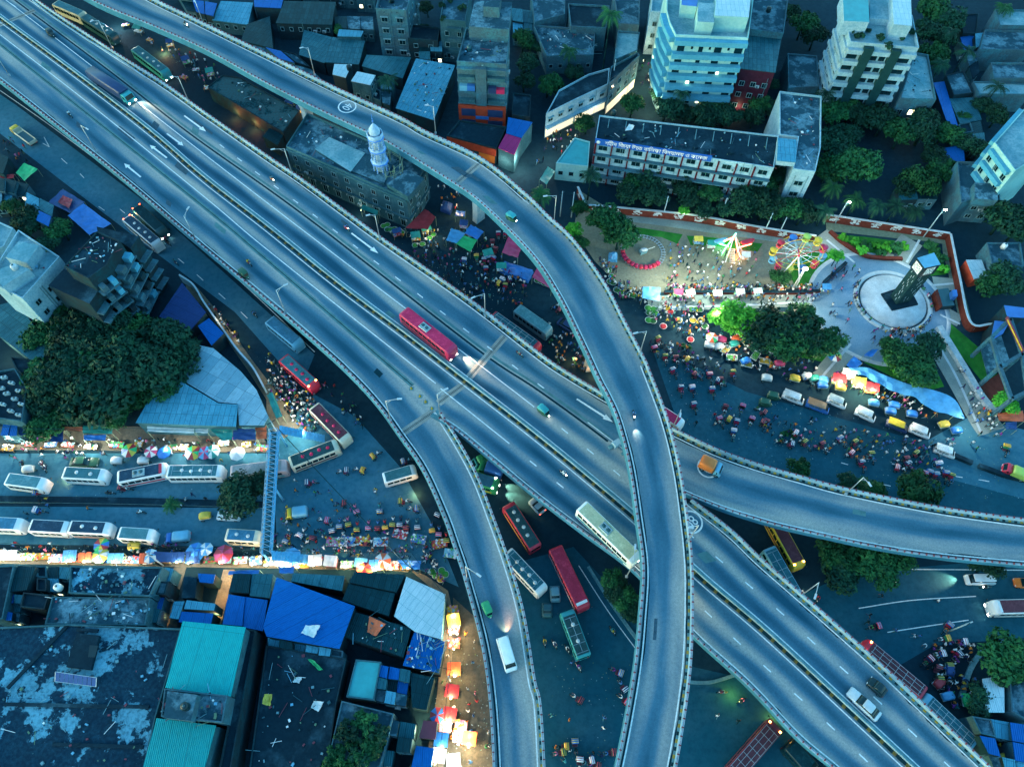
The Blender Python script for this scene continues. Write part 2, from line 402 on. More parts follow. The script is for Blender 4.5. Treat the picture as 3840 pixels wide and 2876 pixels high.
def pier(pos, zt, ang, parent, w=2.2, capl=7.0):
    mb = MB(); x, y = pos[0], pos[1]
    ca, sa = math.cos(ang), math.sin(ang); R = lambda a, b: (x + a * ca - b * sa, y + a * sa + b * ca)
    prof = [(w * .5, 0), (w * .42, zt * .3), (w * .42, zt * .62), (w * .7, zt * .84), (capl * .5, zt)]
    for (h0, z0), (h1, z1) in zip(prof, prof[1:]):
        lo = [R(h0, -.75), R(h0, .75), R(-h0, .75), R(-h0, -.75)]; hi = [R(h1, -.75), R(h1, .75), R(-h1, .75), R(-h1, -.75)]
        for i in range(4):
            j = (i + 1) % 4; mb.face([(*lo[i], z0), (*lo[j], z0), (*hi[j], z1), (*hi[i], z1)], CONC)
    mb.build('pier', parent)
# main viaduct
FM = tag(empty('main_flyover', (0, 0, 0)), 'broad four lane flyover crossing the frame from upper left to lower right', 'flyover')
deck_solid('deck', mN, mS, DECK, FM, over=(.2, .2))
FB = tag(empty('exit_ramp', (0, 0, 0)), 'flyover ramp peeling off the main flyover and curving down to the bottom edge', 'flyover ramp')
FC = tag(empty('exit_ramp', (0, 0, 0)), 'flyover ramp leaving under the high ramp towards the right edge', 'flyover ramp')
FA = tag(empty('high_ramp', (0, 0, 0)), 'highest curved two lane ramp passing over the main flyover from the top', 'flyover ramp')
bR_full = smooth(W(SEAM_S + B_R[1:], ZD), 140)
deck_solid('deck', bR_full, bL, DECK2, FB, -.012, over=(.35, 1.1))
cS_full = smooth(W(SEAM_N + C_S[1:], ZD), 140)
deck_solid('deck', cN, cS_full, DECK2, FC, -.018, over=(1.1, .35))
deck_solid('deck', aR, aL, DECK2, FA, 0, over=(1.1, 1.1))
i0 = lambda pts, z, n=90: smooth(W(pts, z), n)
# edge strips after the gores
gS = i0(M_S[5:], ZD); gN = i0(M_N[12:], ZD); gB = i0(B_R, ZD); gC = i0([(2500, 1808)] + C_S[2:], ZD)
wall = MB(); wallstrip(wall, gS, -.2, -1.12, .03, CONC_D, CONC_D); wall.build('verge_strip', FM); wall = MB(); wallstrip(wall, gN, 1.12, .2, .03, CONC_D, CONC_D); wall.build('verge_strip', FM)
wall = MB(); wallstrip(wall, gB, 1.12, .35, .03, CONC_D, CONC_D); wall.build('verge_strip', FB)
wall = MB(); wallstrip(wall, gC, -.35, -1.12, .03, CONC_D, CONC_D); wall.build('verge_strip', FC)
for P, s, o in ((gS[2:], -1, FM), (gN, 1, FM)): parapet(P, s, o, kerb=s > 0)
for P, s in ((bL, -1), (gB[2:], 1)): parapet(P, s, FB, kerb=s > 0)
for P, s in ((cN, 1), (gC, -1)): parapet(P, s, FC, kerb=s > 0)
for P, s in ((aR, 1), (aL, -1)): parapet(P, s, FA, kerb=s > 0)
for P, o in ((gS, FM), (i0(M_N[11:], ZD), FM)): line(P, o)
for P, o in ((bL, FB), (gB, FB), (cN, FC), (i0(C_S[1:], ZD), FC), (aR, FA), (aL, FA)): line(P, o)
for P, o, s in ((bL, FB, -1), (cN, FC, 1), (aR, FA, 1), (aL, FA, -1), (gS, FM, -1), (gN, FM, 1), (gC, FC, -1)): stain(P, o, .4, s)
W1 = [(-60, -60), (91, 54), (344, 249), (534, 398), (1000, 760), (1905, 1450), (2000, 1527)]
W2 = [(-150, 15), (0, 131), (317, 376), (770, 742), (1000, 935), (1634, 1438)]
line(i0(W1, ZD), FM, .18); line(i0(W2, ZD), FM, .18); line(i0([(1652, 1457), (1910, 1663)], ZD, 6), FM, .18)
line(i0([(2204, 1583), (2345, 1690)], ZD, 6), FC, .15)
MED = [(-150, -45), (0, 70), (300, 292), (566, 498), (765, 670), (1000, 852), (1253, 1056), (1511, 1250), (1742, 1428), (2000, 1627), (2217, 1804), (2389, 1950), (2602, 2142), (2679, 2210), (2840, 2345), (3000, 2490), (3134, 2615), (3406, 2868), (3600, 3050)]
med = edge(MED, ZD)
line(med, FM, .2, off=1.0); line(med, FM, .2, off=-.85)
mb = MB(); wallstrip(mb, med, .36, .06, .85, CONC, CONC_D); wallstrip(mb, med, .85, .36, .12, CONC_D, CONC_D); mb.build('median_barrier', FM)
YEL_D = plain('median_paint_yellow', (.20, .135, .035), .7, 0, .5, 2)
mb = MB(); n = int(length(med) / .55); Q = even(med, n); A = offset(Q, .055); B = offset(Q, -.42); U = Vector((0, 0, .3))
for i in range(n - 1):
    m = (BLK, BLK, YEL_D, BLK)[i % 4]
    mb.face([A[i] + U, B[i] + U, B[i + 1] + U, A[i + 1] + U], m); mb.face([B[i], B[i + 1], B[i + 1] + U, B[i] + U], m)
mb.build('striped_kerb', FM)
CSLAB = plain('seam_slab', (.22, .215, .20), .8, 0, .35, .8)
sN = i0(SEAM_N[:-1] + [(2280, 1655)], ZD); sS = i0(SEAM_S[:-1], ZD)
line(sN, FC, .42, .006, name='tar_seam', mat=TARL); line(sN, FC, .5, .005, .75, 'slab_seam', CSLAB)
line(sS, FM, .9, .005, .3, 'slab_seam', CSLAB); line(sS, FM, .16, .009, .3, 'tar_seam', TARL)
D1a = [(824, 543), (955, 643), (1095, 746), (1480, 1005), (1880, 1310)]
dashes([([(824, 543), (890, 593), (955, 643), (1095, 746), (1245, 858), (1401, 977), (1565, 1101), (1738, 1232), (1921, 1369), (2016, 1438), (2113, 1513)], 16)], ZD, FC)
dashes([([(2106, 1606), (2204, 1685), (2308, 1769), (2500, 1935)], 4), ([(2575, 1993), (2700, 2100), (2824, 2207), (2937, 2303), (3041, 2400), (3177, 2522), (3302, 2635), (3431, 2755), (3555, 2868), (3680, 2985)], 9),
        ([(1987, 1728), (2097, 1816), (2195, 1898), (2400, 2075)], 4), ([(2643, 2289), (2749, 2389), (2867, 2497), (2987, 2606), (3112, 2719), (3238, 2841), (3350, 2945)], 6)], ZD, FM)
dashes([([(39, 14), (60, 28)], 1)], ZD, FM, frac=1)
for a, b in (((691, 435), (773, 495)),): arrow(a, b, ZD, FC)
arrow((626, 502), (688, 548), ZD, FM); arrow((626, 593), (562, 545), ZD, FM); arrow((528, 665), (466, 614), ZD, FB)
arrow((1318, 875), (1419, 951), ZD, FC); arrow((2163, 1496), (2299, 1583), ZD, FC)
arrow((2328, 1352), (2368, 1452), 15.6, FA, hw=1.3); arrow((2337, 1237), (2357, 1270), 14.9, FA)
joint((2007, 1262), (1735, 1445), ZD, FM) if 0 else None
joint((1752, 1432), (1643, 1512), ZD, FM); joint((1891, 1268), (1766, 1421), ZD, FM) if 0 else None
joint((1905, 1255), (1758, 1436), ZD, FC) if 0 else joint((1893, 1262), (1750, 1425), ZD, FC)
joint((1627, 1543), (1511, 1622), ZD, FB); joint((1797, 614), (1716, 684), 12, FA); joint((130, 40), (-60, 120), ZD, FM)
roundel((1302, 401), heading((1000, 265), (1700, 600), 12), 12, '40', FA, 2.15)
roundel((2656, 1753), heading((2525, 1700), (2840, 1850), ZD), ZD, '40', FC, 2.0)
roundel((2590, 1957), heading((2400, 1780), (2900, 2200), ZD), ZD, '80', FM, 2.1)
# old merge kerb at the upper left
P = i0([(60, -70), (141, 23), (300, 135), (430, 215), (545, 295)], ZD, 20)
mb = MB(); wallstrip(mb, P, .25, -.05, .35, CONC); mb.build('merge_kerb', FC)
# repaired rectangles in the surface
RR = random.Random(4)
for P, Q, o, n in ((mN, mS, FM, 9), (aR, aL, FA, 5), (bL, bR_full, FB, 4), (cN, cS_full, FC, 5)):
    for k in range(n):
        i = RR.randrange(12, len(P) - 14); u = RR.uniform(.12, .8); v = u + RR.uniform(.08, .2); j = i + RR.choice((1, 2, 3)); z = Vector((0, 0, .0095 + k * .0003)); mb = MB()
        mb.face([P[i].lerp(Q[i], v) + z, P[j].lerp(Q[j], v) + z, P[j].lerp(Q[j], u) + z, P[i].lerp(Q[i], u) + z], RR.choice([TARL, CSLAB, CSLAB]) if k % 2 else plain('repair_patch', (.05, .10, .13), .8, 0, .4, 2)); mb.build('repair_patch', o)
# piers
cl = [a.lerp(b, .5) for a, b in zip(aR, aL)]
for px_, py_ in ((1765, 790), (2180, 1330), (1180, 300)):
    t = min(range(2, 168), key=lambda i: (Vector(PX(cl[i])[:2]) - Vector((px_, py_ - 60))).length)
    d = cl[t + 1] - cl[t - 1]; pier(cl[t], cl[t].z - 1.5, math.atan2(d.y, d.x) + PI / 2, FA, 2.6, 6.0)
for t in (30, 60, 88, 112, 132):
    c = mN[t].lerp(mS[t], .5); d = mN[t + 1] - mN[t - 1]; pier(c, ZD - 1.5, math.atan2(d.y, d.x) + PI / 2, FM, 3, 10)
for P, Q, o in ((bL, bR_full, FB), (cN, cS_full, FC)):
    for t in (100, 122): c = P[t].lerp(Q[t], .5); d = P[t + 1] - P[t - 1]; pier(c, ZD - 1.55, math.atan2(d.y, d.x) + PI / 2, o, 2.4, 5)
# gore bollards and barrier blocks
for px_, py_ in ((1543, 1458), (1575, 1487), (1596, 1508), (1620, 1533)):
    mb = MB(); mb.lathe((0, 0, 0), [(.28, 0), (.28, .08), (.12, .1), (.1, .75), (.05, .8)], YEL, 10); mb.box((0, 0, .03), (.8, .8, .06), CONC_D)
    tag(mb.build('bollard', None, G(px_, py_, ZD)), 'short yellow bollard', 'bollard', 'gore bollards', 'in the gore of the lower ramp')
for px_, py_, s in ((2312, 1664, 1.2), (2350, 1693, .8)):
    mb = MB(); mb.box((0, 0, .35), (1.5 * s, 1.1 * s, .7), CONC, .6, taper=.8); mb.box((-.8 * s, -.5 * s, .2), (1.0 * s, .6 * s, .4), CONC_D, .6)
    tag(mb.build('concrete_block', None, G(px_, py_, ZD)), 'larger pale concrete block in the gore beside the high ramp' if s > 1 else 'smaller pale concrete block tucked against the high ramp parapet', 'concrete block')
# ---------------------------------------------------------------- vehicles
GLASS = plain('dark_window_glass', (.012, .018, .022), .12, 0, .1, 1)
TYRE = plain('rubber', (.018, .018, .02), .85, 0, .2, 3); RIM = plain('wheel_rim', (.3, .31, .32), .4, .7, .2, 3)
HEADL = glow('headlight_glow', (1, .95, .8), 6); TAILL = glow('tail_light_glow', (1, .06, .02), 3); AMBERL = glow('amber_lamp_glow', (1, .5, .08), 4)
HEADOFF = plain('headlight_glass', (.6, .62, .62), .15, 0, .1, 3); TAILOFF = plain('tail_light_red', (.35, .02, .02), .3, 0, .1, 3)
def paint(name, c, rough=.35): return plain(name, c, rough, 0, .22, .7)
P_ = {k: paint('paint_' + k, v) for k, v in dict(white=(.72, .74, .74), cream=(.62, .58, .45), red=(.55, .03, .06), crimson=(.50, .025, .09), maroon=(.17, .035, .055), blue=(.03, .15, .45), skyblue=(.12, .36, .52), teal=(.03, .30, .33), green=(.03, .28, .12), dkgreen=(.02, .09, .055), yellow=(.66, .46, .04), orange=(.65, .17, .03), navy=(.02, .045, .12), grey=(.24, .27, .29), dkgrey=(.07, .085, .095), black=(.02, .023, .026), pink=(.58, .36, .36), lime=(.35, .52, .10), silver=(.5, .53, .56)).items()}
def roofpaint(name, a, b): return blotch('busroof_' + name, a, b, tuple(x * .6 for x in a), 1.1, 4, (.5, .75), .6)
R_ = {k: roofpaint(k, v, tuple(min(1, x * 1.6 + .03) for x in v)) for k, v in dict(teal=(.05, .17, .20), navy=(.022, .06, .10), blue=(.05, .19, .30), slate=(.10, .15, .17), grey=(.20, .25, .26), maroon=(.13, .045, .06), dark=(.03, .045, .055), red=(.45, .03, .07), crimson=(.55, .03, .10), white=(.60, .63, .64), pink=(.46, .32, .31), brown=(.13, .085, .08), yellow=(.60, .43, .04), cream=(.58, .53, .34), rust=(.33, .20, .12), silver=(.42, .46, .48)).items()}
def loft(mb, secs, mat, top=None, n=4, smooth=True):
    """rounded rectangular sections (x, half width, z low, z high, corner radius)"""
    rings = []
    for (x, hw, z0, z1, r) in secs:
        r = min(r, hw * .98, (z1 - z0) * .49); ring = []
        for (cy, cz, a0) in ((hw - r, z1 - r, 0), (-(hw - r), z1 - r, 90), (-(hw - r), z0 + r * .3, 180), (hw - r, z0 + r * .3, 270)):
            rr = r if a0 < 180 else r * .3
            cy2 = cy if a0 < 180 else math.copysign(hw - rr, cy)
            for k in range(n):
                a = math.radians(a0 + 90 * k / (n - 1)); ring.append((x, cy2 + rr * math.cos(a), cz + rr * math.sin(a)))
        rings.append(ring)
    N = 4 * n; b = len(mb.v); mi = mb.mi(mat); mt = mb.mi(top) if top else mi
    for r in rings: mb.v += r
    for i in range(len(rings) - 1):
        for k in range(N):
            j = (k + 1) % N; A = b + i * N
            mb.f.append((A + k, A + N + k, A + N + j, A + j)); istop = top and k in range(1, 2 * n - 2)
            mb.m.append(mt if istop else mi); mb.uv.append(None); mb.sm.append(smooth)
    mb.f.append(tuple(b + k for k in range(N))); mb.f.append(tuple(b + (len(rings) - 1) * N + k for k in reversed(range(N))))
    mb.m += [mi, mi]; mb.uv += [None, None]; mb.sm += [False, False]
WHEELS = {}
def wheel_mesh(r, w):
    if (r, w) not in WHEELS:
        mb = MB(); n = 14
        mb.lathe((0, 0, 0), [(r * .55, -w / 2), (r * .93, -w / 2), (r, -w / 4), (r, w / 4), (r * .93, w / 2), (r * .55, w / 2)], TYRE, n)
        me = mb.mesh('wheel'); m2 = MB(); m2.lathe((0, 0, 0), [(.01, -w * .42), (r * .56, -w * .46), (r * .56, w * .46), (.01, w * .42)], RIM, n); me2 = m2.mesh('rim')
        for q in (me, me2):
            q.transform(Matrix.Rotation(PI / 2, 4, 'X'))
        WHEELS[(r, w)] = (me, me2)
    return WHEELS[(r, w)]
def add_wheels(root, xs, y, r, w):
    a, b = wheel_mesh(r, w)
    for x in xs:
        for s in (-1, 1):
            o = inst('wheel', a, root, (x, s * y, r)); inst('rim', b, o)
def lamp_pair(root, x, y, z, mat, name, d=(.12, .34, .2)):
    me = None
    for s in (-1, 1):
        if me is None: mb = MB(); mb.box((0, 0, 0), d, mat, taper=.85); me = mb.mesh(name)
        inst(name, me, root, (x, s * y, z))
def place2(rear, front, z): a = G(*rear, z); b = G(*front, z); return (a + b) / 2, math.atan2(b.y - a.y, b.x - a.x), (b - a).length
def bus(rear, front, body, roof, label, z0=0.0, w=2.45, h=3.1, kind='', lights='', cat='bus', stripe=None, name='bus'):
    c, a, L = place2(rear, front, z0 + h); root = empty(name, (c.x, c.y, z0), a); tag(root, label, cat)
    hl = L / 2; B = P_[body]; R = R_[roof]; mb = MB()
    loft(mb, [(-hl, w / 2 - .12, .55, h - .22, .2), (-hl + .14, w / 2, .42, h - .06, .22), (-hl + .5, w / 2, .38, h, .2), (hl - 1.0, w / 2, .38, h, .2), (hl - .45, w / 2 - .01, .38, h - .08, .24), (hl - .12, w / 2 - .06, .42, h - .42, .25), (hl, w / 2 - .16, .5, h * .48, .2)], B)
    mb.build('body', root)
    mb = MB(); i = .17; y = w / 2 - i       # painted roof skin, edges left in the body colour
    mb.face([(-hl + .45, -y, h + .012), (hl - 1.0, -y, h + .012), (hl - 1.0, y, h + .012), (-hl + .45, y, h + .012)], R)
    mb.build('roof_panel', root)
    npan = max(4, int(L / 1.25)); x0, x1 = -hl + .5, hl - 1.1; pw = (x1 - x0) / npan
    for s in (-1, 1):
        mb = MB()
        for k in range(npan):
            xa, xb = x0 + k * pw + .06, x0 + (k + 1) * pw - .06; yy = s * (w / 2 + .012)
            q = [(xa, yy, h * .52), (xb, yy, h * .52), (xb, yy, h * .82), (xa, yy, h * .82)]
            mb.face(q if s < 0 else q[::-1], GLASS)
        mb.build('window_band', root); m2 = MB(); m2.bar((hl - .2, s * (w / 2 - .1), h * .72), (hl + .12, s * (w / 2 + .22), h * .74), .025, DARKMETAL, 4); m2.box((hl + .12, s * (w / 2 + .24), h * .66), (.08, .2, .36), P_['black']); m2.build('wing_mirror', root)
    mb = MB(); e = .03; mb.face([(hl - .085 + e, -w / 2 + .25, h * .52), (hl - .085 + e, w / 2 - .25, h * .52), (hl - .44 + e, w / 2 - .2, h - .16 + e), (hl - .44 + e, -w / 2 + .2, h - .16 + e)], GLASS)
    mb.build('windscreen', root)
    mb = MB(); mb.face([(-hl - .01, w / 2 - .3, h * .55), (-hl - .01, -w / 2 + .3, h * .55), (-hl - .01, -w / 2 + .3, h * .85), (-hl - .01, w / 2 - .3, h * .85)], GLASS); mb.build('rear_window', root)
    if stripe:
        mb = MB()
        for s in (-1, 1):
            yy = s * (w / 2 + .01); q = [(-hl + .5, yy, h * .26), (hl - .9, yy, h * .26), (hl - .9, yy, h * .42), (-hl + .5, yy, h * .42)]; mb.face(q if s < 0 else q[::-1], P_[stripe])
        mb.build('side_stripe', root)
    add_wheels(root, (-hl * .55, hl * .62), w / 2 - .14, .47, .26)
    lamp_pair(root, hl - .03, w / 2 - .42, .8, HEADL if 'h' in lights else HEADOFF, 'headlight')
    lamp_pair(root, -hl + .02, w / 2 - .35, .95, TAILL if 't' in lights else TAILOFF, 'tail_light')
    if 'a' in lights: lamp_pair(root, hl - .72, w / 2 - .3, h + .02, AMBERL, 'marker_lamp', (.25, .3, .1))
    if 'r' in lights: lamp_pair(root, -hl + .25, w / 2 - .35, h + .0, TAILL, 'marker_lamp', (.2, .25, .1))
    if 'p' in lights: lamp_pair(root, hl - .78, w / 2 - .2, h - .0, HEADL, 'roof_lamp', (.3, .3, .16))
    if 'd' in kind:                                    # domed roof vents
        n = 2 if L < 8 else 4; vm = MB(); vm.lathe((0, 0, 0), [(.34, 0), (.34, .08), (.2, .16), (.01, .18)], R_[{'D': 'crimson'}.get(kind[-1], 'white')], 12); vme = vm.mesh('roof_vent')
        for k in range(n): inst('roof_vent', vme, root, (-hl * .62 + (k + .5) / n * hl * 1.35 - (0 if L > 8 else .2), 0.1 * (-1) ** k, h + .01))
    if 'A' in kind:
        mb = MB(); mb.box((0, 0, .12), (2.2, 1.5, .26), R_['silver'], taper=.86)
        for k in (-.5, .5): mb.lathe((k, 0, .25), [(.38, 0), (.38, .03), (.05, .05)], P_['dkgrey'], 12)
        for k in range(5): mb.box((0, -.6 + k * .3, .26), (2.0, .05, .02), P_['dkgrey'])
        mb.build('air_conditioner', root, (-hl * .12, 0, h + .01))
    if 'x' in kind:
        mb = MB()
        for k in range(7): t = -hl * .85 + k * hl * .26; mb.bar((t, -w / 2 + .2, h + .16), (t, w / 2 - .2, h + .16), .035, STEEL, 4)
        for yy in (-w / 2 + .2, -w / 6, w / 6, w / 2 - .2): mb.bar((-hl * .9, yy, h + .12), (hl * .74, yy, h + .12), .035, STEEL, 4)
        mb.build('roof_rack', root)
    if 'f' in kind:                                    # coloured front cap with route board
        mb = MB(); mb.box((hl - 1.0, 0, h + .03), (.5, w - .5, .06), P_[stripe or 'white']); mb.build('route_board', root)
    if 's' in kind:
        mb = MB()
        for k in range(5): mb.box((-hl * .8 + k * hl * .36, 0, h + .02), (.05, w - .4, .03), STEEL)
        mb.box((-.2, 0, h + .022), (L * .72, .06, .03), STEEL); mb.build('roof_rib', root)
    return root
def car(rear, front, body, label, z0=0.0, cat='car', w=1.75, h=1.5, lights='', van=False, name='car'):
    c, a, L = place2(rear, front, z0 + h * .8); root = empty(name, (c.x, c.y, z0), a); tag(root, label, cat); hl = L / 2; B = P_[body]; mb = MB()
    if van: sec = [(-hl, w / 2 - .1, .4, 1.0, .15), (-hl + .06, w / 2, .3, 1.25, .2), (hl - .35, w / 2, .3, 1.1, .25), (hl, w / 2 - .12, .35, .75, .2)]
    else: sec = [(-hl, w / 2 - .18, .42, .78, .15), (-hl + .15, w / 2 - .04, .3, .92, .2), (-hl * .4, w / 2, .25, .95, .2), (hl * .4, w / 2, .25, .93, .22), (hl - .25, w / 2 - .06, .28, .8, .22), (hl, w / 2 - .25, .36, .66, .15)]
    loft(mb, sec, B); mb.build('body', root); mb = MB()
    c0, c1, f0, f1 = (-hl + .05, -hl + .25, hl - .95, hl - .4) if van else (-hl * .82, -hl * .52, hl * .08, hl * .42)
    loft(mb, [(c0, w / 2 - .12, .85, .95, .05), (c1, w / 2 - .2, .85, h - .03, .18), (f0, w / 2 - .2, .85, h - .03, .18), (f1, w / 2 - .12, .85, .95, .05)], GLASS); mb.build('cabin_glass', root)
    mb = MB(); loft(mb, [(c1 + .02, w / 2 - .3, h - .08, h, .05), (c1 + .3, w / 2 - .2, h - .09, h + .02, .05), (f0 - .2, w / 2 - .2, h - .09, h + .02, .05), (f0 + .02, w / 2 - .28, h - .08, h, .05)], B); mb.build('roof', root)
    add_wheels(root, (-hl * .6, hl * .62), w / 2 - .1, .31, .2)
    lamp_pair(root, hl - .08, w / 2 - .32, .62, HEADL if 'h' in lights else HEADOFF, 'headlight', (.15, .32, .14)); lamp_pair(root, -hl + .08, w / 2 - .28, .75, TAILL if 't' in lights else TAILOFF, 'tail_light', (.12, .28, .14))
    return root
def truck(rear, front, cab, load, label, z0=0.0, w=2.3, h=2.9, lights='', tarp=True, name='truck', cat='truck'):
    c, a, L = place2(rear, front, z0 + h * .8); root = empty(name, (c.x, c.y, z0), a); tag(root, label, cat); hl = L / 2; cl = min(1.9, L * .3); mb = MB()
    loft(mb, [(hl - cl, w / 2 - .05, .5, h * .82, .15), (hl - .5, w / 2 - .05, .45, h * .82, .2), (hl - .1, w / 2 - .08, .45, h * .5, .15), (hl, w / 2 - .15, .5, h * .42, .1)], P_[cab]); mb.build('cab', root)
    mb = MB(); mb.face([(hl - .07, -w / 2 + .25, h * .48), (hl - .07, w / 2 - .25, h * .48), (hl - .44, w / 2 - .25, h * .79), (hl - .44, -w / 2 + .25, h * .79)], GLASS)
    for s in (-1, 1):
        yy = s * (w / 2 - .035); q = [(hl - cl + .4, yy, h * .5), (hl - .55, yy, h * .5), (hl - .7, yy, h * .74), (hl - cl + .4, yy, h * .74)]; mb.face(q if s < 0 else q[::-1], GLASS)
    mb.build('cab_window', root); mb = MB(); bl = L - cl - .15; bx = -hl + bl / 2
    if tarp: loft(mb, [(-hl, w / 2 - .06, .75, h - .3, .35), (-hl + .3, w / 2, .75, h, .4), (bx, w / 2, .75, h - .06, .4), (bx + bl / 2 - .3, w / 2, .75, h + .02, .4), (bx + bl / 2, w / 2 - .06, .75, h - .25, .35)], load if not isinstance(load, str) else P_[load]); mb.build('cargo_cover', root)
    else:
        m = load if not isinstance(load, str) else P_[load]
        mb.box((bx, 0, .95), (bl, w, .14), m)
        for s in (-1, 1): mb.box((bx, s * (w / 2 - .04), 1.35), (bl, .08, .66), m)
        mb.box((-hl + .04, 0, 1.35), (.08, w, .66), m); mb.box((bx + bl / 2 - .04, 0, 1.5), (.08, w, .95), m); mb.box((bx - .2, 0, 1.12), (bl * .7, w * .8, .2), P_['dkgrey']); mb.build('cargo_bed', root)
    mb = MB(); mb.box((-.1, 0, .6), (L - .6, .9, .2), P_['black']); mb.build('chassis', root)
    add_wheels(root, (-hl * .6, hl - cl * .5), w / 2 - .18, .45, .3); lamp_pair(root, hl - .02, w / 2 - .35, .75, HEADL if 'h' in lights else HEADOFF, 'headlight', (.14, .4, .26)); lamp_pair(root, -hl, w / 2 - .3, .8, TAILL if 't' in lights else TAILOFF, 'tail_light')
    return root
def autorick(rear, front, body, top, label, z0=0.0, place=None, group=None, lights=''):
    """three wheeler with canvas roof"""
    c, a, L = place2(rear, front, z0 + 1.5); root = empty('auto_rickshaw', (c.x, c.y, z0), a); tag(root, label, 'auto rickshaw', group, place); L = 2.7; mb = MB()
    loft(mb, [(-1.3, .55, .35, 1.05, .12), (-1.1, .65, .3, 1.1, .12), (.1, .65, .28, .9, .1), (.75, .5, .3, 1.0, .15), (1.25, .2, .4, .9, .1)], P_[body]); mb.build('body', root)
    mb = MB(); loft(mb, [(-1.28, .55, 1.05, 1.55, .2), (-1.0, .64, 1.05, 1.72, .2), (.4, .62, 1.5, 1.75, .1), (.75, .55, 1.35, 1.6, .08)], P_[top]); mb.build('canopy', root)
    mb = MB(); mb.face([(.98, -.4, 1.0), (.98, .4, 1.0), (.72, .48, 1.55), (.72, -.48, 1.55)], GLASS); mb.build('windscreen', root)
    wa, wb = wheel_mesh(.24, .12)
    for p in ((-.75, .55), (-.75, -.55), (1.0, 0)): o = inst('wheel', wa, root, (p[0], p[1], .24)); inst('rim', wb, o)
    mb = MB(); mb.blob((1.27, 0, .72), (.08, .12, .1), HEADL if 'h' in lights else HEADOFF); mb.build('headlight', root); return root
def hauler(rear, front, body, roof, label, z0=0.0):
    """small passenger van with open slatted sides"""
    w, h = 1.55, 1.95; c, a, L = place2(rear, front, z0 + h); root = empty('passenger_van', (c.x, c.y, z0), a); tag(root, label, 'van'); hl = L / 2; mb = MB()
    loft(mb, [(-hl, w / 2 - .04, .35, 1.0, .05), (hl - 1.2, w / 2, .35, 1.0, .06), (hl - .3, w / 2, .35, 1.02, .15), (hl, w / 2 - .1, .4, .8, .15)], P_[body]); mb.build('body', root)
    mb = MB(); loft(mb, [(-hl + .02, w / 2 - .02, h - .16, h, .06), (hl - 1.35, w / 2, h - .14, h, .06), (hl - .95, w / 2 - .1, h - .2, h - .04, .06)], R_[roof]); mb.build('roof', root)
    mb = MB(); mb.face([(hl - .25, -w / 2 + .12, 1.0), (hl - .25, w / 2 - .12, 1.0), (hl - .92, w / 2 - .15, h - .16), (hl - .92, -w / 2 + .15, h - .16)], GLASS); mb.build('windscreen', root)
    mb = MB()
    for s in (-1, 1):
        for k in range(5): x = -hl + .06 + k * (L - 1.5) / 4; mb.bar((x, s * (w / 2 - .05), 1.0), (x, s * (w / 2 - .05), h - .12), .03, P_[body], 4)
        mb.bar((-hl + .05, s * (w / 2 - .05), 1.4), (hl - 1.4, s * (w / 2 - .05), 1.4), .03, P_[body], 4)
    mb.build('side_frame', root); mb = MB()
    for s in (-1, 1): mb.box((-.4, s * .5, .85), (L * .55, .4, .35), P_['dkgrey'])
    mb.build('bench', root); add_wheels(root, (-hl * .55, hl * .6), w / 2 - .1, .29, .18); lamp_pair(root, hl - .03, w / 2 - .3, .65, HEADOFF, 'headlight', (.1, .24, .2)); return root
# buses down on the streets
bus((503, 178), (622, 268), 'teal', 'teal', 'teal minibus with round roof vents pulled up near the small fire', kind='d', lights='h')
bus((312, 58), (428, 132), 'dkgrey', 'teal', 'dark bus parked in shade right beside the upper left flyover wall', kind='d')
bus((205, 8), (312, 54), 'cream', 'grey', 'pale long bus at the very top by the flyover parapet', lights='')
bus((508, 772), (606, 862), 'dkgrey', 'dark', 'dark bus with red tail lights hugging the flyover foot', lights='hr')
bus((472, 812), (590, 912), 'silver', 'navy', 'bus with silver trim and roof vents beside the dark bus', kind='d', lights='r', w=2.35)
bus((1008, 1195), (1122, 1288), 'skyblue', 'blue', 'plain blue roofed bus under the edge of the main flyover')
bus((1060, 1338), (1180, 1445), 'red', 'teal', 'red minibus with teal roof and red vents on the left street', kind='dD', lights='a')
bus((1175, 1520), (1300, 1648), 'cream', 'maroon', 'red and cream bus slanting towards the lit footpath corner', kind='dD', stripe='red')
bus((1085, 1733), (1268, 1662), 'cream', 'brown', 'dark roofed bus with cream side turning by the footbridge', kind='dD', stripe='maroon')
bus((1436, 1792), (1560, 1756), 'white', 'teal', 'short white minibus alone beside the lower ramp', w=2.2, h=2.7, kind='')
bus((862, 1768), (1076, 1742), 'pink', 'pink', 'pale pink bus passing below the blue footbridge', stripe='teal')
bus((624, 1766), (833, 1764), 'white', 'teal', 'long white bus with pale dome vents west of the pink bus', kind='ds', lights='')
bus((437, 1788), (622, 1752), 'white', 'navy', 'white bus with plain navy roof angled behind the long white bus', kind='fA', stripe='red')
bus((234, 1770), (392, 1778), 'white', 'teal', 'white minibus with three domes glowing underneath on upper street', kind='d', w=2.3)
bus((20, 1793), (165, 1812), 'white', 'grey', 'white minibus with weathered grey roof near the left frame edge', w=2.3)
bus((-75, 1958), (78, 1964), 'white', 'blue', 'cream fronted bus cut by the left edge on lower carriageway', w=2.3)
bus((108, 1968), (254, 1976), 'white', 'navy', 'white minibus with bare navy roof on lower carriageway', w=2.3)
bus((256, 1973), (410, 1980), 'white', 'navy', 'white minibus with orange front and two domes on lower carriageway', kind='d', w=2.3, stripe='orange')
bus((442, 1996), (574, 2004), 'white', 'grey', 'short white minibus with grey roof by the lit stalls', w=2.2)
bus((845, 2002), (974, 2010), 'cream', 'blue', 'cream minibus with blue roof left of the footbridge foot', kind='d', w=2.2)
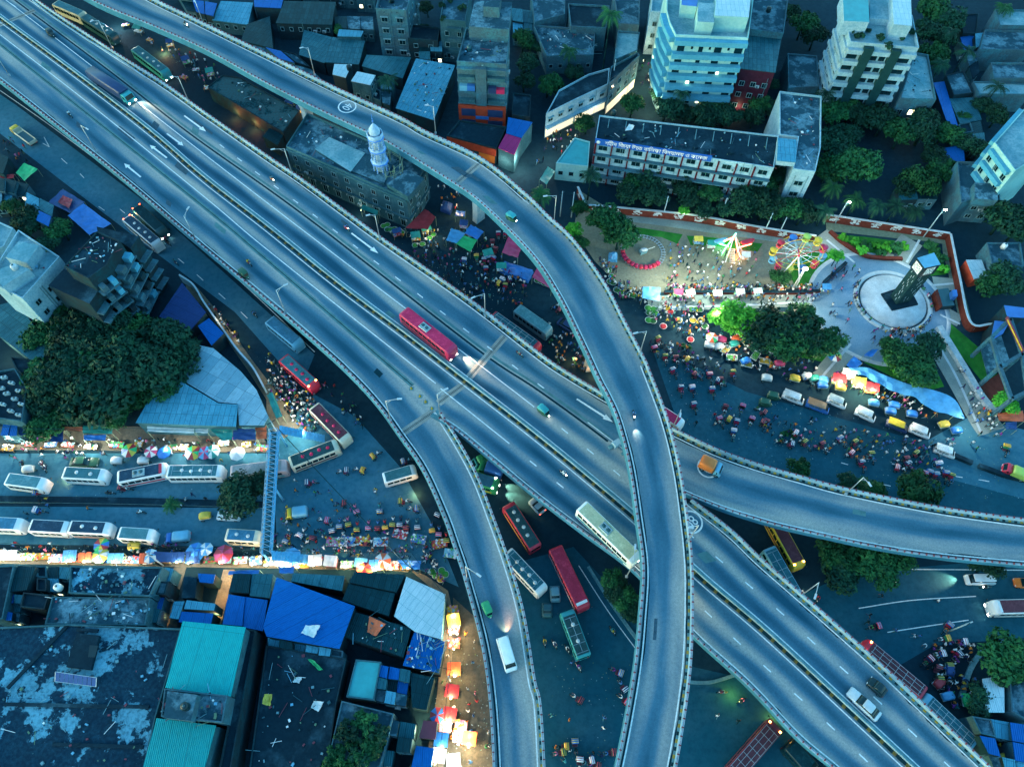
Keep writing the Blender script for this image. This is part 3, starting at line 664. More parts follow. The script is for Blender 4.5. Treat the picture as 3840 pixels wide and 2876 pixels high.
bus((1765, 1785), (1868, 1815), 'green', 'blue', 'green bus with blazing headlights between the two flyovers', kind='', lights='hp', stripe='yellow')
bus((2010, 2052), (1903, 1885), 'red', 'brown', 'brown roofed bus with red and yellow trim between the ramps', stripe='yellow', kind='d')
bus((1900, 2068), (2038, 2215), 'white', 'slate', 'white bus with ribbed slate roof beside the lower ramp', kind='sd')
bus((2082, 2050), (2192, 2280), 'red', 'red', 'long bright red bus with white roof patches between the flyovers', w=2.5, kind='f', stripe='white')
bus((2192, 2462), (2125, 2285), 'teal', 'brown', 'turquoise edged bus with brown roof heading up behind the red bus', kind='sd')
bus((1845, 1178), (2020, 1302), 'red', 'slate', 'slate roofed bus with red racks tight against the flyover wall', kind='x')
bus((1938, 1152), (2062, 1240), 'grey', 'grey', 'grey roofed bus waiting below the high ramp', kind='')
bus((2440, 1512), (2562, 1592), 'white', 'crimson', 'white bus with crimson roof emerging from under the high ramp', w=2.3)
bus((2900, 1935), (3005, 2125), 'yellow', 'maroon', 'yellow bus with maroon roof in the shade under the right ramp', stripe='maroon', lights='a')
bus((2885, 2052), (2990, 2235), 'skyblue', 'slate', 'slate blue bus beside the yellow bus under the flyover edge', kind='s')
bus((2750, 2905), (2918, 2712), 'maroon', 'maroon', 'maroon bus with orange lamp glow at the bottom edge', lights='a', kind='x', w=2.6)
bus((3470, 2600), (3243, 2410), 'red', 'maroon', 'red bus with amber front lamps alongside the lower right parapet', lights='a', kind='x')
bus((3660, 2795), (3465, 2612), 'skyblue', 'slate', 'slate roofed bus queued behind the red bus by the parapet', kind='x', lights='')
bus((3900, 2270), (3728, 2274), 'white', 'maroon', 'white bus with headlights on entering from the right edge', lights='h', kind='f')
bus((2962, 2785), (3060, 2895), 'black', 'dark', 'dark bus hidden under the flyover at the bottom edge')
# trucks, cars and small vans on the streets
truck((1150, 1912), (1066, 1924), 'yellow', 'skyblue', 'small yellow truck with pale blue load cover on the open junction', w=1.9, h=2.3)
truck((1885, 1765), (1790, 1738), 'green', 'blue', 'truck under blue tarpaulin parked between the flyovers')
truck((1825, 1712), (1772, 1736), 'teal', 'green', 'green covered van half hidden by the lower ramp', w=1.8, h=2.2)
truck((708, 2004), (612, 2016), 'blue', 'skyblue', 'blue pickup with covered back among the lower street stalls', w=1.8, h=2.1)
truck((120, 528), (42, 470), 'yellow', 'cream', 'yellow fronted truck with sand coloured bed on the far left road', w=2.0, h=2.2, tarp=False)
truck((3865, 1785), (3770, 1745), 'red', 'lime', 'lime green loaded truck at the right edge', w=2.0, h=2.3)
car((900, 1932), (810, 1928), 'white', 'white saloon car under the street tree by the divider')
car((258, 1728), (364, 1728), 'dkgreen', 'dark green car parked at the upper kerb of the left street', w=1.9)
car((2037, 1918), (1992, 1868), 'silver', 'silver car with red tail lights under the main flyover wall', lights='t')
car((2079, 2195), (2085, 2255), 'grey', 'grey estate car beside the long red bus', van=True)
car((2052, 2258), (2053, 2312), 'dkgrey', 'dark car behind the grey estate car', van=True)
car((2095, 1196), (2180, 1247), 'navy', 'dark navy car with headlights beside the high ramp pier', lights='h', w=1.9)
car((3735, 2168), (3630, 2168), 'white', 'white microbus on the lower right road', van=True, h=1.9, w=1.8)
car((3890, 2186), (3810, 2180), 'orange', 'orange car cut by the right edge', lights='t')
for r, f, b, t, l in (((2943, 1466), (3022, 1496), 'white', 'white', 'white open sided van at the left of the van row'), ((3032, 1498), (3117, 1530), 'blue', 'rust', 'blue open sided van with rusty cream roof'), ((3112, 1483), (3182, 1512), 'white', 'silver', 'white open sided van tucked behind the row near the yellow stall'), ((3218, 1528), (3292, 1562), 'white', 'white', 'white open sided van right of the lit snack stall'), ((3335, 1572), (3413, 1602), 'navy', 'yellow', 'navy open sided van with bright yellow roof'), ((3422, 1593), (3499, 1624), 'white', 'white', 'white open sided van just right of the yellow roofed van'), ((3516, 1670), (3594, 1697), 'white', 'white', 'white open sided van apart on the pale road')):
    hauler(r, f, b, t, l)
for r, f in (((2850, 1500), (2902, 1512)), ((2882, 1474), (2932, 1488))): autorick(r, f, 'dkgreen', 'dkgreen', 'dark green auto rickshaw', 0, 'beside the row of white vans', 'dark green auto rickshaws')
# up on the flyovers
truck((335, 262), (485, 360), 'teal', 'navy', 'navy covered truck with headlights on, upper left of the main flyover', ZD, 2.5, 3.1, 'h')
bus((1512, 1162), (1700, 1312), 'crimson', 'crimson', 'bright red bus with roof air conditioner on the main flyover', ZD, 2.5, 3.3, 'A', 'h', stripe='black')
bus((2180, 1893), (2392, 2098), 'white', 'cream', 'cream and white coach passing under the high ramp', ZD, 2.5, 3.4, 'A', 'h', stripe='teal')
car((3302, 2690), (3190, 2585), 'silver', 'silver white car low on the main flyover', ZD, w=1.85)
car((3325, 2600), (3265, 2545), 'black', 'black car overtaking the silver white car', ZD)
car((1882, 2384), (1920, 2512), 'white', 'white microbus on the lower ramp with rear lamps glowing', ZD, van=True, h=2.1, w=1.95, lights='t')
truck((2630, 1722), (2712, 1760), 'skyblue', 'orange', 'orange truck with blue cab over the road number on the right ramp', ZD, 2.2, 2.5)
autorick((1815, 2250), (1842, 2315), 'green', 'green', 'green auto rickshaw ahead of the white microbus on the ramp', ZD)
autorick((890, 1000), (935, 1040), 'dkgreen', 'dkgreen', 'dark auto rickshaw hugging the left flyover wall', ZD)
autorick((165, 100), (205, 133), 'black', 'black', 'black auto rickshaw at the top left of the flyover', ZD)
autorick((1895, 790), (1945, 825), 'dkgreen', 'teal', 'teal auto rickshaw on the bend of the high ramp', 13.2, lights='h')
autorick((2020, 1515), (2062, 1555), 'dkgreen', 'teal', 'teal auto rickshaw on the main flyover near the high ramp', ZD, lights='h')
# ---------------------------------------------------------------- buildings
SL_DARK = blotch('roof_slab_dark', (.003, .021, .035), (.04, .105, .14), (.008, .038, .056), .16, 1.5, (.52, .66))
SL_STAIN = blotch('roof_slab_stained', (.003, .024, .046), (.13, .38, .50), (.012, .07, .11), .2, 1.9, (.535, .56), .9)
SL_GREY = blotch('roof_slab_grey', (.018, .07, .10), (.13, .27, .335), (.010, .045, .07), .22, 1.4, (.47, .56))
SL_PALE = blotch('roof_slab_pale', (0.225, 0.300, 0.330), (0.345, 0.413, 0.435), (0.135, 0.195, 0.217), .2, 1.8, (.42, .55))
W_CONC = blotch('wall_raw_concrete', (.06, .13, .165), (.13, .21, .245), (.025, .065, .09), .35, 2.2, (.45, .62))
W_DARK = blotch('wall_dark_brick', (.016, .035, .045), (.04, .062, .072), (.010, .022, .03), .4, 3, (.45, .62))
W_WHITE = blotch('wall_white', (.32, .43, .50), (.40, .51, .57), (.14, .24, .30), .4, 2.5, (.35, .55))
W_BLUE = blotch('wall_pale_blue', (.06, .31, .46), (.09, .36, .51), (.04, .23, .37), .3, 2, (.35, .6))
W_CREAM = blotch('wall_cream', (.30, .52, .52), (.36, .56, .54), (.22, .42, .44), .4, 2, (.35, .6))
W_TEAL = blotch('wall_teal_plaster', (.028, .105, .135), (.06, .155, .19), (.015, .06, .08), .35, 2.2, (.45, .62))
W_RED = plain('cladding_red', (.42, .06, .03), .5, 0, .3, 1)
W_BROWN = plain('cladding_brown', (.055, .05, .048), .6, 0, .3, 1)
W_MAROON = plain('wall_maroon', (.06, .015, .03), .6, 0, .4, .8)
BRICKRED = plain('park_wall_red', (.12, .030, .022), .8, 0, .35, 1.5)
T_GREY = tin('tin_grey', (0.072, 0.114, 0.132), (0.120, 0.168, 0.186), (0.027, 0.045, 0.054))
T_BLUE = tin('tin_pale_blue', (.06, .28, .40), (.10, .34, .47), (.02, .10, .15), patch=.4)
T_DARK = tin('tin_dark', (0.022, 0.037, 0.043), (0.043, 0.062, 0.070), (0.010, 0.018, 0.020))
T_TEAL = tin('tin_teal', (.004, .32, .34), (.006, .35, .37), (.003, .16, .18), .45, (9, 3.2), .3)
T_TEAL2 = tin('tin_teal_dim', (.005, .24, .26), (.006, .27, .29), (.003, .12, .14), .45, (9, 3.0), .3)
T_ROYAL = tin('tin_royal_blue', (.002, .105, .37), (.003, .13, .42), (.001, .05, .17), .5, (30, 2.0), .25)
T_STRIPE = tin('tin_striped', (0.104, 0.169, 0.195), (0.065, 0.107, 0.124), (0.033, 0.052, 0.058), .5, (6, 1.2), .6)
T_WHITE = tin('tin_white', (.46, .56, .60), (.56, .64, .68), (.28, .36, .4), patch=.3)
T_MAG = tin('tin_magenta', (.42, .03, .14), (.46, .04, .16), (.2, .02, .08), .5, (8, 1.5), .3)
PANE = plain('dark_pane', (.012, .02, .025), .15, 0, .3, .6)
FRAME = plain('window_frame', (.30, .34, .35), .6, 0, .3, 2)
LITPANE = glow('lit_pane', (1, .78, .42), 1.0)
WIN = {}
_m = MB(); _m.box((0, .25, 0), (.9, .4, .6), R_['silver']); _m.box((.1, .46, 0), (.45, .02, .45), P_['dkgrey']); CU = _m.mesh('cooling_unit')
def win_mesh(w, h, shade):
    k = (w, h, shade)
    if k not in WIN:
        a = MB(); t = .09
        for s in (-1, 1): a.box((s * (w / 2 + t / 2), .03, 0), (t, .10, h + 2 * t), FRAME)
        for s in (-1, 1): a.box((0, .03, s * (h / 2 + t / 2)), (w, .10, t), FRAME)
        if shade: a.box((0, .25, h / 2 + .18), (w + .5, .5, .08), FRAME)
        if w > 1.0: a.box((0, .03, 0), (.05, .05, h), FRAME)
        b = MB(); b.face([(-w / 2, .015, -h / 2), (w / 2, .015, -h / 2), (w / 2, .015, h / 2), (-w / 2, .015, h / 2)][::-1], PANE)
        c = MB(); c.face([(-w / 2, .015, -h / 2), (w / 2, .015, -h / 2), (w / 2, .015, h / 2), (-w / 2, .015, h / 2)][::-1], LITPANE)
        WIN[k] = (a.mesh('window'), b.mesh('pane'), c.mesh('pane'))
    return WIN[k]
def windows(root, p, q, cen, spec, z0=0):
    """spec: floors, columns, width, height, first centre height, storey height, shade, lit chance"""
    nf, nc, w, h, zf, fh, sh, lit = spec; p = Vector((p.x, p.y, 0)); q = Vector((q.x, q.y, 0)); d = (q - p); L = d.length; d.normalize(); n = Vector((d.y, -d.x, 0))
    if n.dot((p + q) / 2 - cen) < 0: n = -n
    rz = math.atan2(n.y, n.x) - PI / 2; a, b, c = win_mesh(w, h, sh); org = root.location
    for f in range(nf):
        for k in range(nc):
            loc = p + d * (L * (k + .5) / nc) + n * .02; loc.z = z0 + zf + f * fh
            o = inst('window', a, root, loc - org, rz); inst('pane', c if rnd() < lit else b, o)
            if rnd() < .14: inst('cooling_unit', CU, root, loc - org + d * (w / 2 + .6) - Vector((0, 0, .3)), rz)
        if rnd() < .5: q_ = p + d * (L * ru(.02, .98)) + n * .1 - org; m_ = MB(); m_.bar((q_.x, q_.y, z0 + .2), (q_.x, q_.y, z0 + zf + nf * fh - 1), .06, CONC_D, 4); m_.build('drain_pipe', root)
def bldg(label, px, h, wall, roof, par=.8, win=(), name='house', cat='building', z0=0, top=None, ledge=0, slope=0, wh=None):
    poly = [G(x, y, h) for x, y in px]; cen = sum(poly, Vector()) / len(poly); cen.z = 0
    root = empty(name, cen); tag(root, label, cat); L = [(p - Vector((cen.x, cen.y, 0))) for p in poly]
    mb = MB(); mb.prism(L, z0, h - .25 - slope * .56, wall); mb.build('wall', root)
    mb = MB()
    if par: mb.prism(L, h - .25, h, wall, roof)
    else:                                    # tin or slab roof with an overhang
        L2 = [p * 1.025 for p in L]; mb.prism(L2, h - .25, h - .12, roof)
        if slope:
            n = len(mb.v)
            ys = [v[1] for v in mb.v]; y0, y1 = min(ys), max(ys)
            mb.v = [(x, y, z + slope * ((y - y0) / (y1 - y0) - .5)) for x, y, z in mb.v]
    mb.build('roof', root)
    if par:
        mb = MB(); n = len(L)
        ar = sum(L[i].x * L[(i + 1) % n].y - L[(i + 1) % n].x * L[i].y for i in range(n)); Q = L if ar > 0 else L[::-1]
        inn = []
        for i in range(n):
            a, b, c = Q[i - 1], Q[i], Q[(i + 1) % n]; e1 = (b - a); e2 = (c - b); n1 = Vector((-e1.y, e1.x, 0)).normalized(); n2 = Vector((-e2.y, e2.x, 0)).normalized(); m = (n1 + n2); m = m / max(.4, m.length_squared) * 2
            inn.append(b + m * .2)
        for i in range(n):
            j = (i + 1) % n; a, b, c, d = Q[i], Q[j], inn[j], inn[i]; Z = lambda p, z: (p.x, p.y, z)
            mb.face([Z(a, h + par), Z(b, h + par), Z(c, h + par), Z(d, h + par)], wall)
            mb.face([Z(a, h), Z(b, h), Z(b, h + par), Z(a, h + par)], wall); mb.face([Z(d, h + par), Z(c, h + par), Z(c, h), Z(d, h)], wall)
        mb.build('roof_parapet', root)
    for (i, spec) in win: windows(root, poly[i], poly[(i + 1) % len(poly)], cen, spec)
    return root, poly, cen
def part_box(root, name, px, z0, z1, mat, top=None):
    o = root.location; poly = [G(x, y, z1) - o for x, y in px]
    mb = MB(); mb.prism([Vector((p.x, p.y, 0)) for p in poly], z0, z1, mat, top); return mb.build(name, root)
def face_bands(root, p, q, cen, items, name):
    """slabs proud of a facade: (u0, u1, z0, z1, depth, material) with u along the edge 0..1"""
    p = Vector((p.x, p.y, 0)); q = Vector((q.x, q.y, 0)); d = q - p; n = Vector((d.y, -d.x, 0)).normalized()
    if n.dot((p + q) / 2 - cen) < 0: n = -n
    for (u0, u1, z0, z1, dep, m) in items:
        a = p + d * u0 - root.location; b = p + d * u1 - root.location; mb = MB(); a.z = b.z = 0
        mb.prism([a, b, b + n * dep, a + n * dep], z0, z1, m); mb.build(name, root)
def tank(px, py, z, col, label, r=.6, hh=1.3):
    mb = MB(); mb.lathe((0, 0, 0), [(.02, 0), (r, 0), (r, hh * .8), (r * .75, hh * .95), (r * .3, hh), (.02, hh)], P_[col], 14)
    root = mb.build('water_tank', None, G(px, py, z)); tag(root, label, 'water tank'); m2 = MB(); m2.lathe((0, 0, hh - .02), [(r * .34, 0), (r * .34, .1), (.02, .12)], P_['dkgrey'], 10); m2.build('lid', root)
WS = (1, 3, .9, 1.1, 2.2, 3, 0, .05)
# --- top left strip
bldg('teal tin shed at the top edge left of the skylight roof', [(830, 8), (948, 14), (926, 88), (795, 72)], 4, W_TEAL, T_BLUE, 0, [(2, (1, 4, .9, .9, 2.2, 3, 0, .0))], slope=.6)
bldg('small shed under a bright blue sheet at the top edge', [(952, -15), (1062, -10), (1052, 30), (955, 25)], 5, W_DARK, T_ROYAL, 0)
bldg('dark walled house with grey tin roof beside the high ramp wall', [(925, 92), (1010, 62), (1022, 180), (905, 152)], 4, W_DARK, T_DARK, 0)
bldg('long dark corrugated roof house with pale skylights by the top edge', [(1068, 4), (1256, 8), (1242, 92), (1036, 86)], 5, W_DARK, T_DARK, 0, [(2, (1, 6, .8, 1.0, 3.2, 3, 0, .0))])
bldg('left half of the twin weathered tin sheds below the small tree', [(1140, 113), (1243, 140), (1215, 235), (1122, 204)], 4, W_DARK, T_GREY, 0)
bldg('right half of the twin weathered tin sheds below the small tree', [(1247, 140), (1367, 154), (1344, 240), (1219, 232)], 4.3, W_DARK, T_GREY, 0)
bldg('small pale blue tin roof behind the weathered twin sheds', [(1272, 110), (1362, 116), (1352, 138), (1266, 135)], 5.2, W_TEAL, T_BLUE, 0)
r, p, c = bldg('tall raw concrete block of flats at the top edge, open dark windows', [(1410, 46), (1525, 53), (1562, -60), (1440, -70)], 13, W_CONC, SL_GREY, 1.0, [(0, (4, 2, 1.5, 1.3, 1.8, 3.1, 1, .0)), (1, (4, 3, .9, 1.2, 1.8, 3.1, 0, .05))], cat='apartment block', name='apartment_block')
face_bands(r, p[0], p[1], c, [(0, 1, z, z + .25, .18, W_CONC) for z in (3.2, 6.3, 9.4)], 'ledge')
bldg('low brick house with mossy roof right of the concrete flats', [(1530, 150), (1642, 160), (1650, 110), (1548, 100)], 6, W_DARK, SL_DARK, .5, [(0, (2, 2, 1.0, 1.0, 1.8, 2.7, 0, .0))])
r, p, c = bldg('grey flats with rounded balconies and potted plants on the roof', [(1650, 82), (1745, 92), (1768, -30), (1672, -40)], 11.5, W_TEAL, SL_GREY, .8, [(0, (3, 2, 1.0, 1.2, 2.0, 3.2, 0, .0))], cat='apartment block', name='apartment_block')
face_bands(r, p[0], p[1], c, [(.3, .85, z, z + .95, .9, W_TEAL) for z in (3.4, 6.6, 9.6)], 'balcony')
r, p, c = bldg('tall slim concrete tower house with red clad lower floors', [(1713, 243), (1899, 254), (1912, 128), (1748, 118)], 17.5, W_CONC, SL_GREY, .9, [(1, (4, 3, .8, 1.0, 5.0, 3.1, 0, .02))], cat='apartment block', name='tower_house')
it = [(0, 1, z, z + .3, 1.0, W_CONC) for z in (7.4, 10.6, 13.8, 16.9)] + [(.38, .6, 7.2, 17.4, 1.1, W_CONC)]
face_bands(r, p[0], p[1], c, it, 'floor_slab')
face_bands(r, p[0], p[1], c, [(.02, .36, z + .3, z + 1.2, .95, W_TEAL) for z in (7.4, 10.6, 13.8)] + [(.62, .98, z + .3, z + 1.2, .95, W_TEAL) for z in (7.4, 10.6, 13.8)], 'balcony')
face_bands(r, p[0], p[1], c, [(0, 1, 0.3, 7.0, 1.15, W_RED)], 'red_cladding')
face_bands(r, p[0], p[1], c, [(u0, u1, z, z + 2.1, 1.2, P_['navy']) for u0, u1 in ((.06, .36), (.62, .94)) for z in (.9, 4.1)] , 'shop_window')
face_bands(r, p[0], p[1], c, [(.36, .64, 3.3, 4.2, 1.28, P_['blue'])], 'sign_board')
face_bands(r, p[0], p[1], c, [(.04, .2, 11.2, 12.6, 1.08, P_['skyblue']), (.2, .36, 11.3, 12.6, 1.09, P_['blue']), (.64, .8, 10.9, 12.4, 1.08, P_['navy']), (.8, .97, 10.9, 12.0, 1.09, P_['crimson'])], 'hanging_cloth')
part_box(r, 'upper_block', [(1758, 100), (1908, 112), (1920, 10), (1780, 2)], 17.5, 21, W_CONC, SL_GREY)
part_box(r, 'stair_head', [(1812, 25), (1872, 30), (1880, -15), (1822, -20)], 21, 23.6, W_CONC, SL_GREY)
bldg('big pale blue patchwork tin hall above the high ramp bend', [(1561, 226), (1704, 250), (1625, 442), (1485, 400)], 5, W_DARK, T_BLUE, 0, slope=.8)
bldg('striped tin roof shed in front of the concrete flats', [(1376, 206), (1539, 215), (1508, 292), (1358, 247)], 4, W_DARK, T_STRIPE, 0)
bldg('three storey house with white tin roof beside the coconut palm', [(1340, 268), (1407, 282), (1388, 318), (1317, 303)], 8.5, W_TEAL, T_WHITE, 0, [(1, (3, 2, .9, 1.0, 1.8, 2.7, 0, .0)), (2, (2, 2, .9, 1.0, 1.8, 2.7, 0, .0))])
bldg('small house with bright white awning roof behind the ramp wall', [(1254, 240), (1318, 242), (1295, 290), (1247, 278)], 7, W_DARK, T_WHITE, 0)
r, p, c = bldg('low flat roofed shop with red front beside the red clad tower', [(1724, 456), (1900, 482), (1861, 563), (1676, 514)], 4.5, W_DARK, SL_DARK, .5)
face_bands(r, p[2], p[3], c, [(0, 1, 2.6, 4.6, .15, W_RED)], 'sign_fascia'); face_bands(r, p[2], p[3], c, [(.03, .35, .2, 2.4, .1, P_['orange'])], 'shutter')
bldg('shop house under a blue tin roof by the market lane', [(1906, 440), (1996, 458), (1955, 516), (1899, 499)], 6, W_TEAL, T_ROYAL, 0)
bldg('shop house under a magenta tin roof by the market lane', [(1898, 501), (1954, 519), (1928, 579), (1869, 553)], 5.9, W_TEAL, T_MAG, 0)
bldg('dark slab roof right of the tall slim tower house', [(1923, 353), (1991, 362), (1987, 444), (1919, 435)], 5, W_DARK, SL_DARK, .4)
# --- top centre
bldg('wide mottled low roof among the palms left of the lane', [(2000, 100), (2231, 118), (2226, 212), (2050, 217)], 5, W_CONC, SL_GREY, .5, [(2, (1, 5, .9, 1, 2.4, 3, 0, .0))])
bldg('dark low roof behind the mottled one near the tall palm', [(2130, 20), (2285, 28), (2272, 112), (2140, 105)], 6.5, W_CONC, SL_DARK, .5)
bldg('rough roof at the very top left of the lane', [(1990, -40), (2120, -35), (2118, 60), (2005, 90)], 6, W_CONC, SL_GREY, .5)
bldg('pale flat roof along the lit lane', [(2317, 122), (2398, 128), (2389, 196), (2303, 232)], 8, W_CONC, SL_PALE, .5)
bldg('stepped pale roof at the top edge left of the lane', [(2300, -30), (2400, -25), (2396, 100), (2318, 95)], 7, W_CONC, SL_GREY, .5)
r, p, c = bldg('long white two storey market row with dark windows', [(2047, 434), (2160, 378), (2280, 322), (2285, 262), (2205, 285), (2095, 345)], 7, W_WHITE, SL_DARK, .5, [(0, (1, 3, 1.2, 1.1, 5.2, 3, 1, .0)), (1, (1, 3, 1.2, 1.1, 5.2, 3, 1, .0))], name='shop_row')
for k in (0, 1): face_bands(r, p[k], p[k + 1], c, [(0, 1, 3.2, 3.6, 1.0, W_WHITE)], 'canopy'); face_bands(r, p[k], p[k + 1], c, [(.03, .97, .3, 2.9, .06, glow('shop_interior', (1, .85, .55), .08))], 'lit_shopfront')
r, p, c = bldg('grey three storey corner block where the lit lane bends', [(2283, 322), (2398, 215), (2390, 205), (2290, 258)], 9, W_CONC, SL_DARK, .6, [(0, (2, 4, 1.3, 1.2, 4.6, 2.8, 0, .0))], name='shop_row')
face_bands(r, p[0], p[1], c, [(.03, .97, .3, 2.7, .06, glow('shop_interior', (1, .85, .55), .08))], 'lit_shopfront')
# white and blue tower
r, p, c = bldg('eight storey pale blue and white tower with curved left corner', [(2530, 150), (2801, 162), (2830, -60), (2500, -70), (2496, 60), (2508, 105)], 21, W_CREAM, SL_PALE, 1.3, [], name='apartment_tower', cat='apartment block')
for k in (0, 4, 5):
    a, b = p[k], p[(k + 1) % 6]
    face_bands(r, a, b, c, [(0, 1, z, z + 1.25, 1.3, W_BLUE) for z in (5.3, 8.2, 11.1, 14.0, 16.9, 20.4)], 'balcony_band')
    face_bands(r, a, b, c, [(0, 1, z - .12, z, 1.2, W_CREAM) for z in (5.3, 8.2, 11.1, 14.0, 16.9)], 'floor_slab')
for sp in ((.06, .16), (.36, .42), (.58, .68), (.86, .97)): face_bands(r, p[0], p[1], c, [(sp[0], sp[1], z + 1.2, z + 2.7, .06, PANE) for z in (2.5, 5.3, 8.2, 11.1, 14.0, 16.9)], 'window')
for sp in ((.25, .28), (.5, .53), (.76, .79)): face_bands(r, p[0], p[1], c, [(sp[0], sp[1], z + 1.9, z + 2.6, .05, PANE) for z in (5.3, 8.2, 11.1, 14.0, 16.9)], 'vent')
face_bands(r, p[0], p[1], c, [(.3, .34, 9.4, 10.9, .08, LITPANE), (.52, .56, 3.9, 5.2, .08, LITPANE), (.7, .73, 12.3, 13.6, .08, LITPANE)], 'lit_window')
part_box(r, 'stair_head', [(2615, 82), (2678, 86), (2682, 15), (2618, 10)], 21, 24.5, W_CREAM, SL_PALE)
part_box(r, 'penthouse', [(2680, 60), (2808, 66), (2818, -40), (2690, -46)], 21, 25, W_CREAM, T_WHITE)
part_box(r, 'roof_shed', [(2555, 20), (2614, 26), (2620, -40), (2560, -45)], 21, 24.2, W_CREAM, P_['blue'])
bldg('dim grey block with corrugated roof right of the pale blue tower', [(2778, 255), (2907, 270), (2930, 142), (2792, 132)], 13, W_MAROON, T_GREY, 0, [(0, (3, 3, 1.1, 1.2, 2.4, 3.2, 0, .18))], cat='apartment block', name='apartment_block')
bldg('grey mottled roof block at the top right of the pale blue tower', [(2805, 118), (2936, 133), (2960, -40), (2830, -50)], 14, W_CONC, SL_GREY, .6, [(0, (3, 3, 1, 1.1, 3, 3.5, 0, .05))])
bldg('narrow white block left of the pale blue tower at the top edge', [(2440, 50), (2486, 52), (2500, -60), (2450, -60)], 12, W_WHITE, SL_PALE, .5, [(0, (3, 1, 1.1, 1.2, 2.4, 3.3, 0, .0)), (3, (3, 2, 1, 1.2, 2.4, 3.3, 0, .0))])
# --- school
SIGN = plain('school_sign_blue', (.015, .10, .38), .5, 0, .2, 1)
r, p, c = bldg('long three storey school with blue name board along its roof edge', [(2231, 533), (2901, 634), (2919, 514), (2247, 437)], 12, W_WHITE, SL_DARK, .35, [], name='school_building', cat='school')
d = (p[1] - p[0]); n = Vector((d.y, -d.x, 0)).normalized()
for fl in range(4):
    z = 12 - 3.1 * (fl + 1) + .1
    face_bands(r, p[0], p[1], c, [(0, 1, z - .25, z, 1.15 if fl else .9, W_CONC)], 'floor_slab')
windows(r, p[0], p[1], c, (4, 10, 1.9, 1.25, 1.3, 3.1, 0, .0))
face_bands(r, p[0], p[1], c, [(k / 10 - .004, k / 10 + .004, .1, 11.9, .5, plain('column_red', (.07, .010, .018), .7, 0, .3, 1)) for k in range(1, 10)] + [(.001, .012, .1, 11.9, .5, plain('column_red', (.07, .010, .018), .7, 0, .3, 1))], 'column')
face_bands(r, p[0], p[1], c, [(.0, .655, 11.5, 13.1, .25, SIGN)], 'name_board')
me = text_mesh('শহীদ িজয়া উচচ বািলকা িবদযালয় ও কেলজ', 1.5); me.materials.clear(); me.materials.append(WHITE)
ang = math.atan2(d.y, d.x); mid = p[0] + d * .345 + n * .28; bx = max(v.co.x for v in me.vertices) * 2; sx = d.length * .575 / bx
o = inst('board_lettering', me, r, (mid.x - c.x, mid.y - c.y, 12.25)); o.rotation_euler = (PI / 2, 0, ang); o.scale = (sx, 1.0, 1)
mb = MB(); mb.lathe((0, 0, 0), [(.45, 0), (.45, .04), (.01, .05)], R_['white'], 16); q = p[0] + d * .02 + n * .27; o = mb.build('board_emblem', r, (q.x - c.x, q.y - c.y, 12.3)); o.rotation_euler = (PI / 2, 0, ang)
for k in range(10):
    t = (k + .6) / 10.2; a = p[3].lerp(p[2], t); b = p[0].lerp(p[1], t); mb = MB(); q = a.lerp(b, .08) - c; q2 = a.lerp(b, .42) - c; q.z = q2.z = 12.12; mb.bar(q, q2, .12, CONC_D, 4); mb.build('roof_beam', r)

for k in range(8): t = (k + .6) / 10; q = p[3].lerp(p[2], t).lerp(p[0].lerp(p[1], t), .72) - c; mb = MB(); mb.box((q.x, q.y, 12.25), (.9, .7, .5), SL_DARK, .3); mb.build('column_stub', r)
bldg('east wing of the school with stained square roof', [(2921, 349), (3078, 367), (3075, 560), (3055, 650), (2972, 640), (2990, 520), (2921, 512)], 12, W_WHITE, SL_GREY, .5, [(3, (3, 1, 1.8, 1.2, 2, 3.3, 0, .0))], name='school_wing', cat='school')
bldg('pale blue tin covered stair block on the school corner', [(2919, 517), (2987, 524), (2985, 607), (2915, 600)], 13.5, W_WHITE, T_BLUE, 0, name='stair_block', z0=12)
bldg('green flat roofed low hall left of the school', [(2155, 520), (2212, 535), (2205, 628), (2085, 615)], 5, W_CREAM, P_['teal'], .3, [(2, (1, 3, 1, 1.1, 2.4, 3, 0, .0))])
# --- upper right
r, p, c = bldg('striped white flats with two dark vertical bands and roof garden', [(3184, 170), (3440, 192), (3415, 70), (3155, 55)], 20, W_WHITE, SL_PALE, .9, [(3, (5, 4, 1.1, 1.5, 2.5, 3.2, 0, .0))], name='apartment_block', cat='apartment block')
face_bands(r, p[0], p[1], c, [(0, 1, z, z + 1.1, 1.0, W_WHITE) for z in (3.4, 6.4, 9.4, 12.4, 15.4, 18.4)], 'balcony_band')
face_bands(r, p[0], p[1], c, [(u, u + .14, .2, 20.2, 1.15, W_BROWN) for u in (.22, .62)], 'brown_band')
face_bands(r, p[0], p[1], c, [(u0, u1, z + 1.2, z + 2.6, .06, PANE) for z in (.4, 3.4, 6.4, 9.4, 12.4, 15.4) for u0, u1 in ((.03, .18), (.39, .48), (.51, .6), (.79, .95))], 'window')
face_bands(r, p[3], p[0], c, [(0, 1, z, z + .9, .5, W_WHITE) for z in (3.4, 6.4, 9.4, 12.4, 15.4, 18.4)], 'balcony_band')
part_box(r, 'penthouse', [(3165, 80), (3260, 84), (3255, -20), (3160, -25)], 20, 23.5, W_WHITE, P_['teal'])
part_box(r, 'penthouse', [(3352, 92), (3420, 98), (3416, -10), (3345, -16)], 20, 23.8, W_WHITE, T_WHITE)
part_box(r, 'stair_head', [(3262, 70), (3350, 76), (3345, -10), (3262, -15)], 20, 21.6, W_WHITE, SL_PALE)
r, p, c = bldg('lower annex with pale roof and arched openings beside the striped flats', [(3372, 378), (3506, 382), (3476, 215), (3425, 205)], 8.5, W_CONC, SL_PALE, .7, [(0, (2, 3, 1.2, 1.4, 2.0, 3.2, 0, .3))])
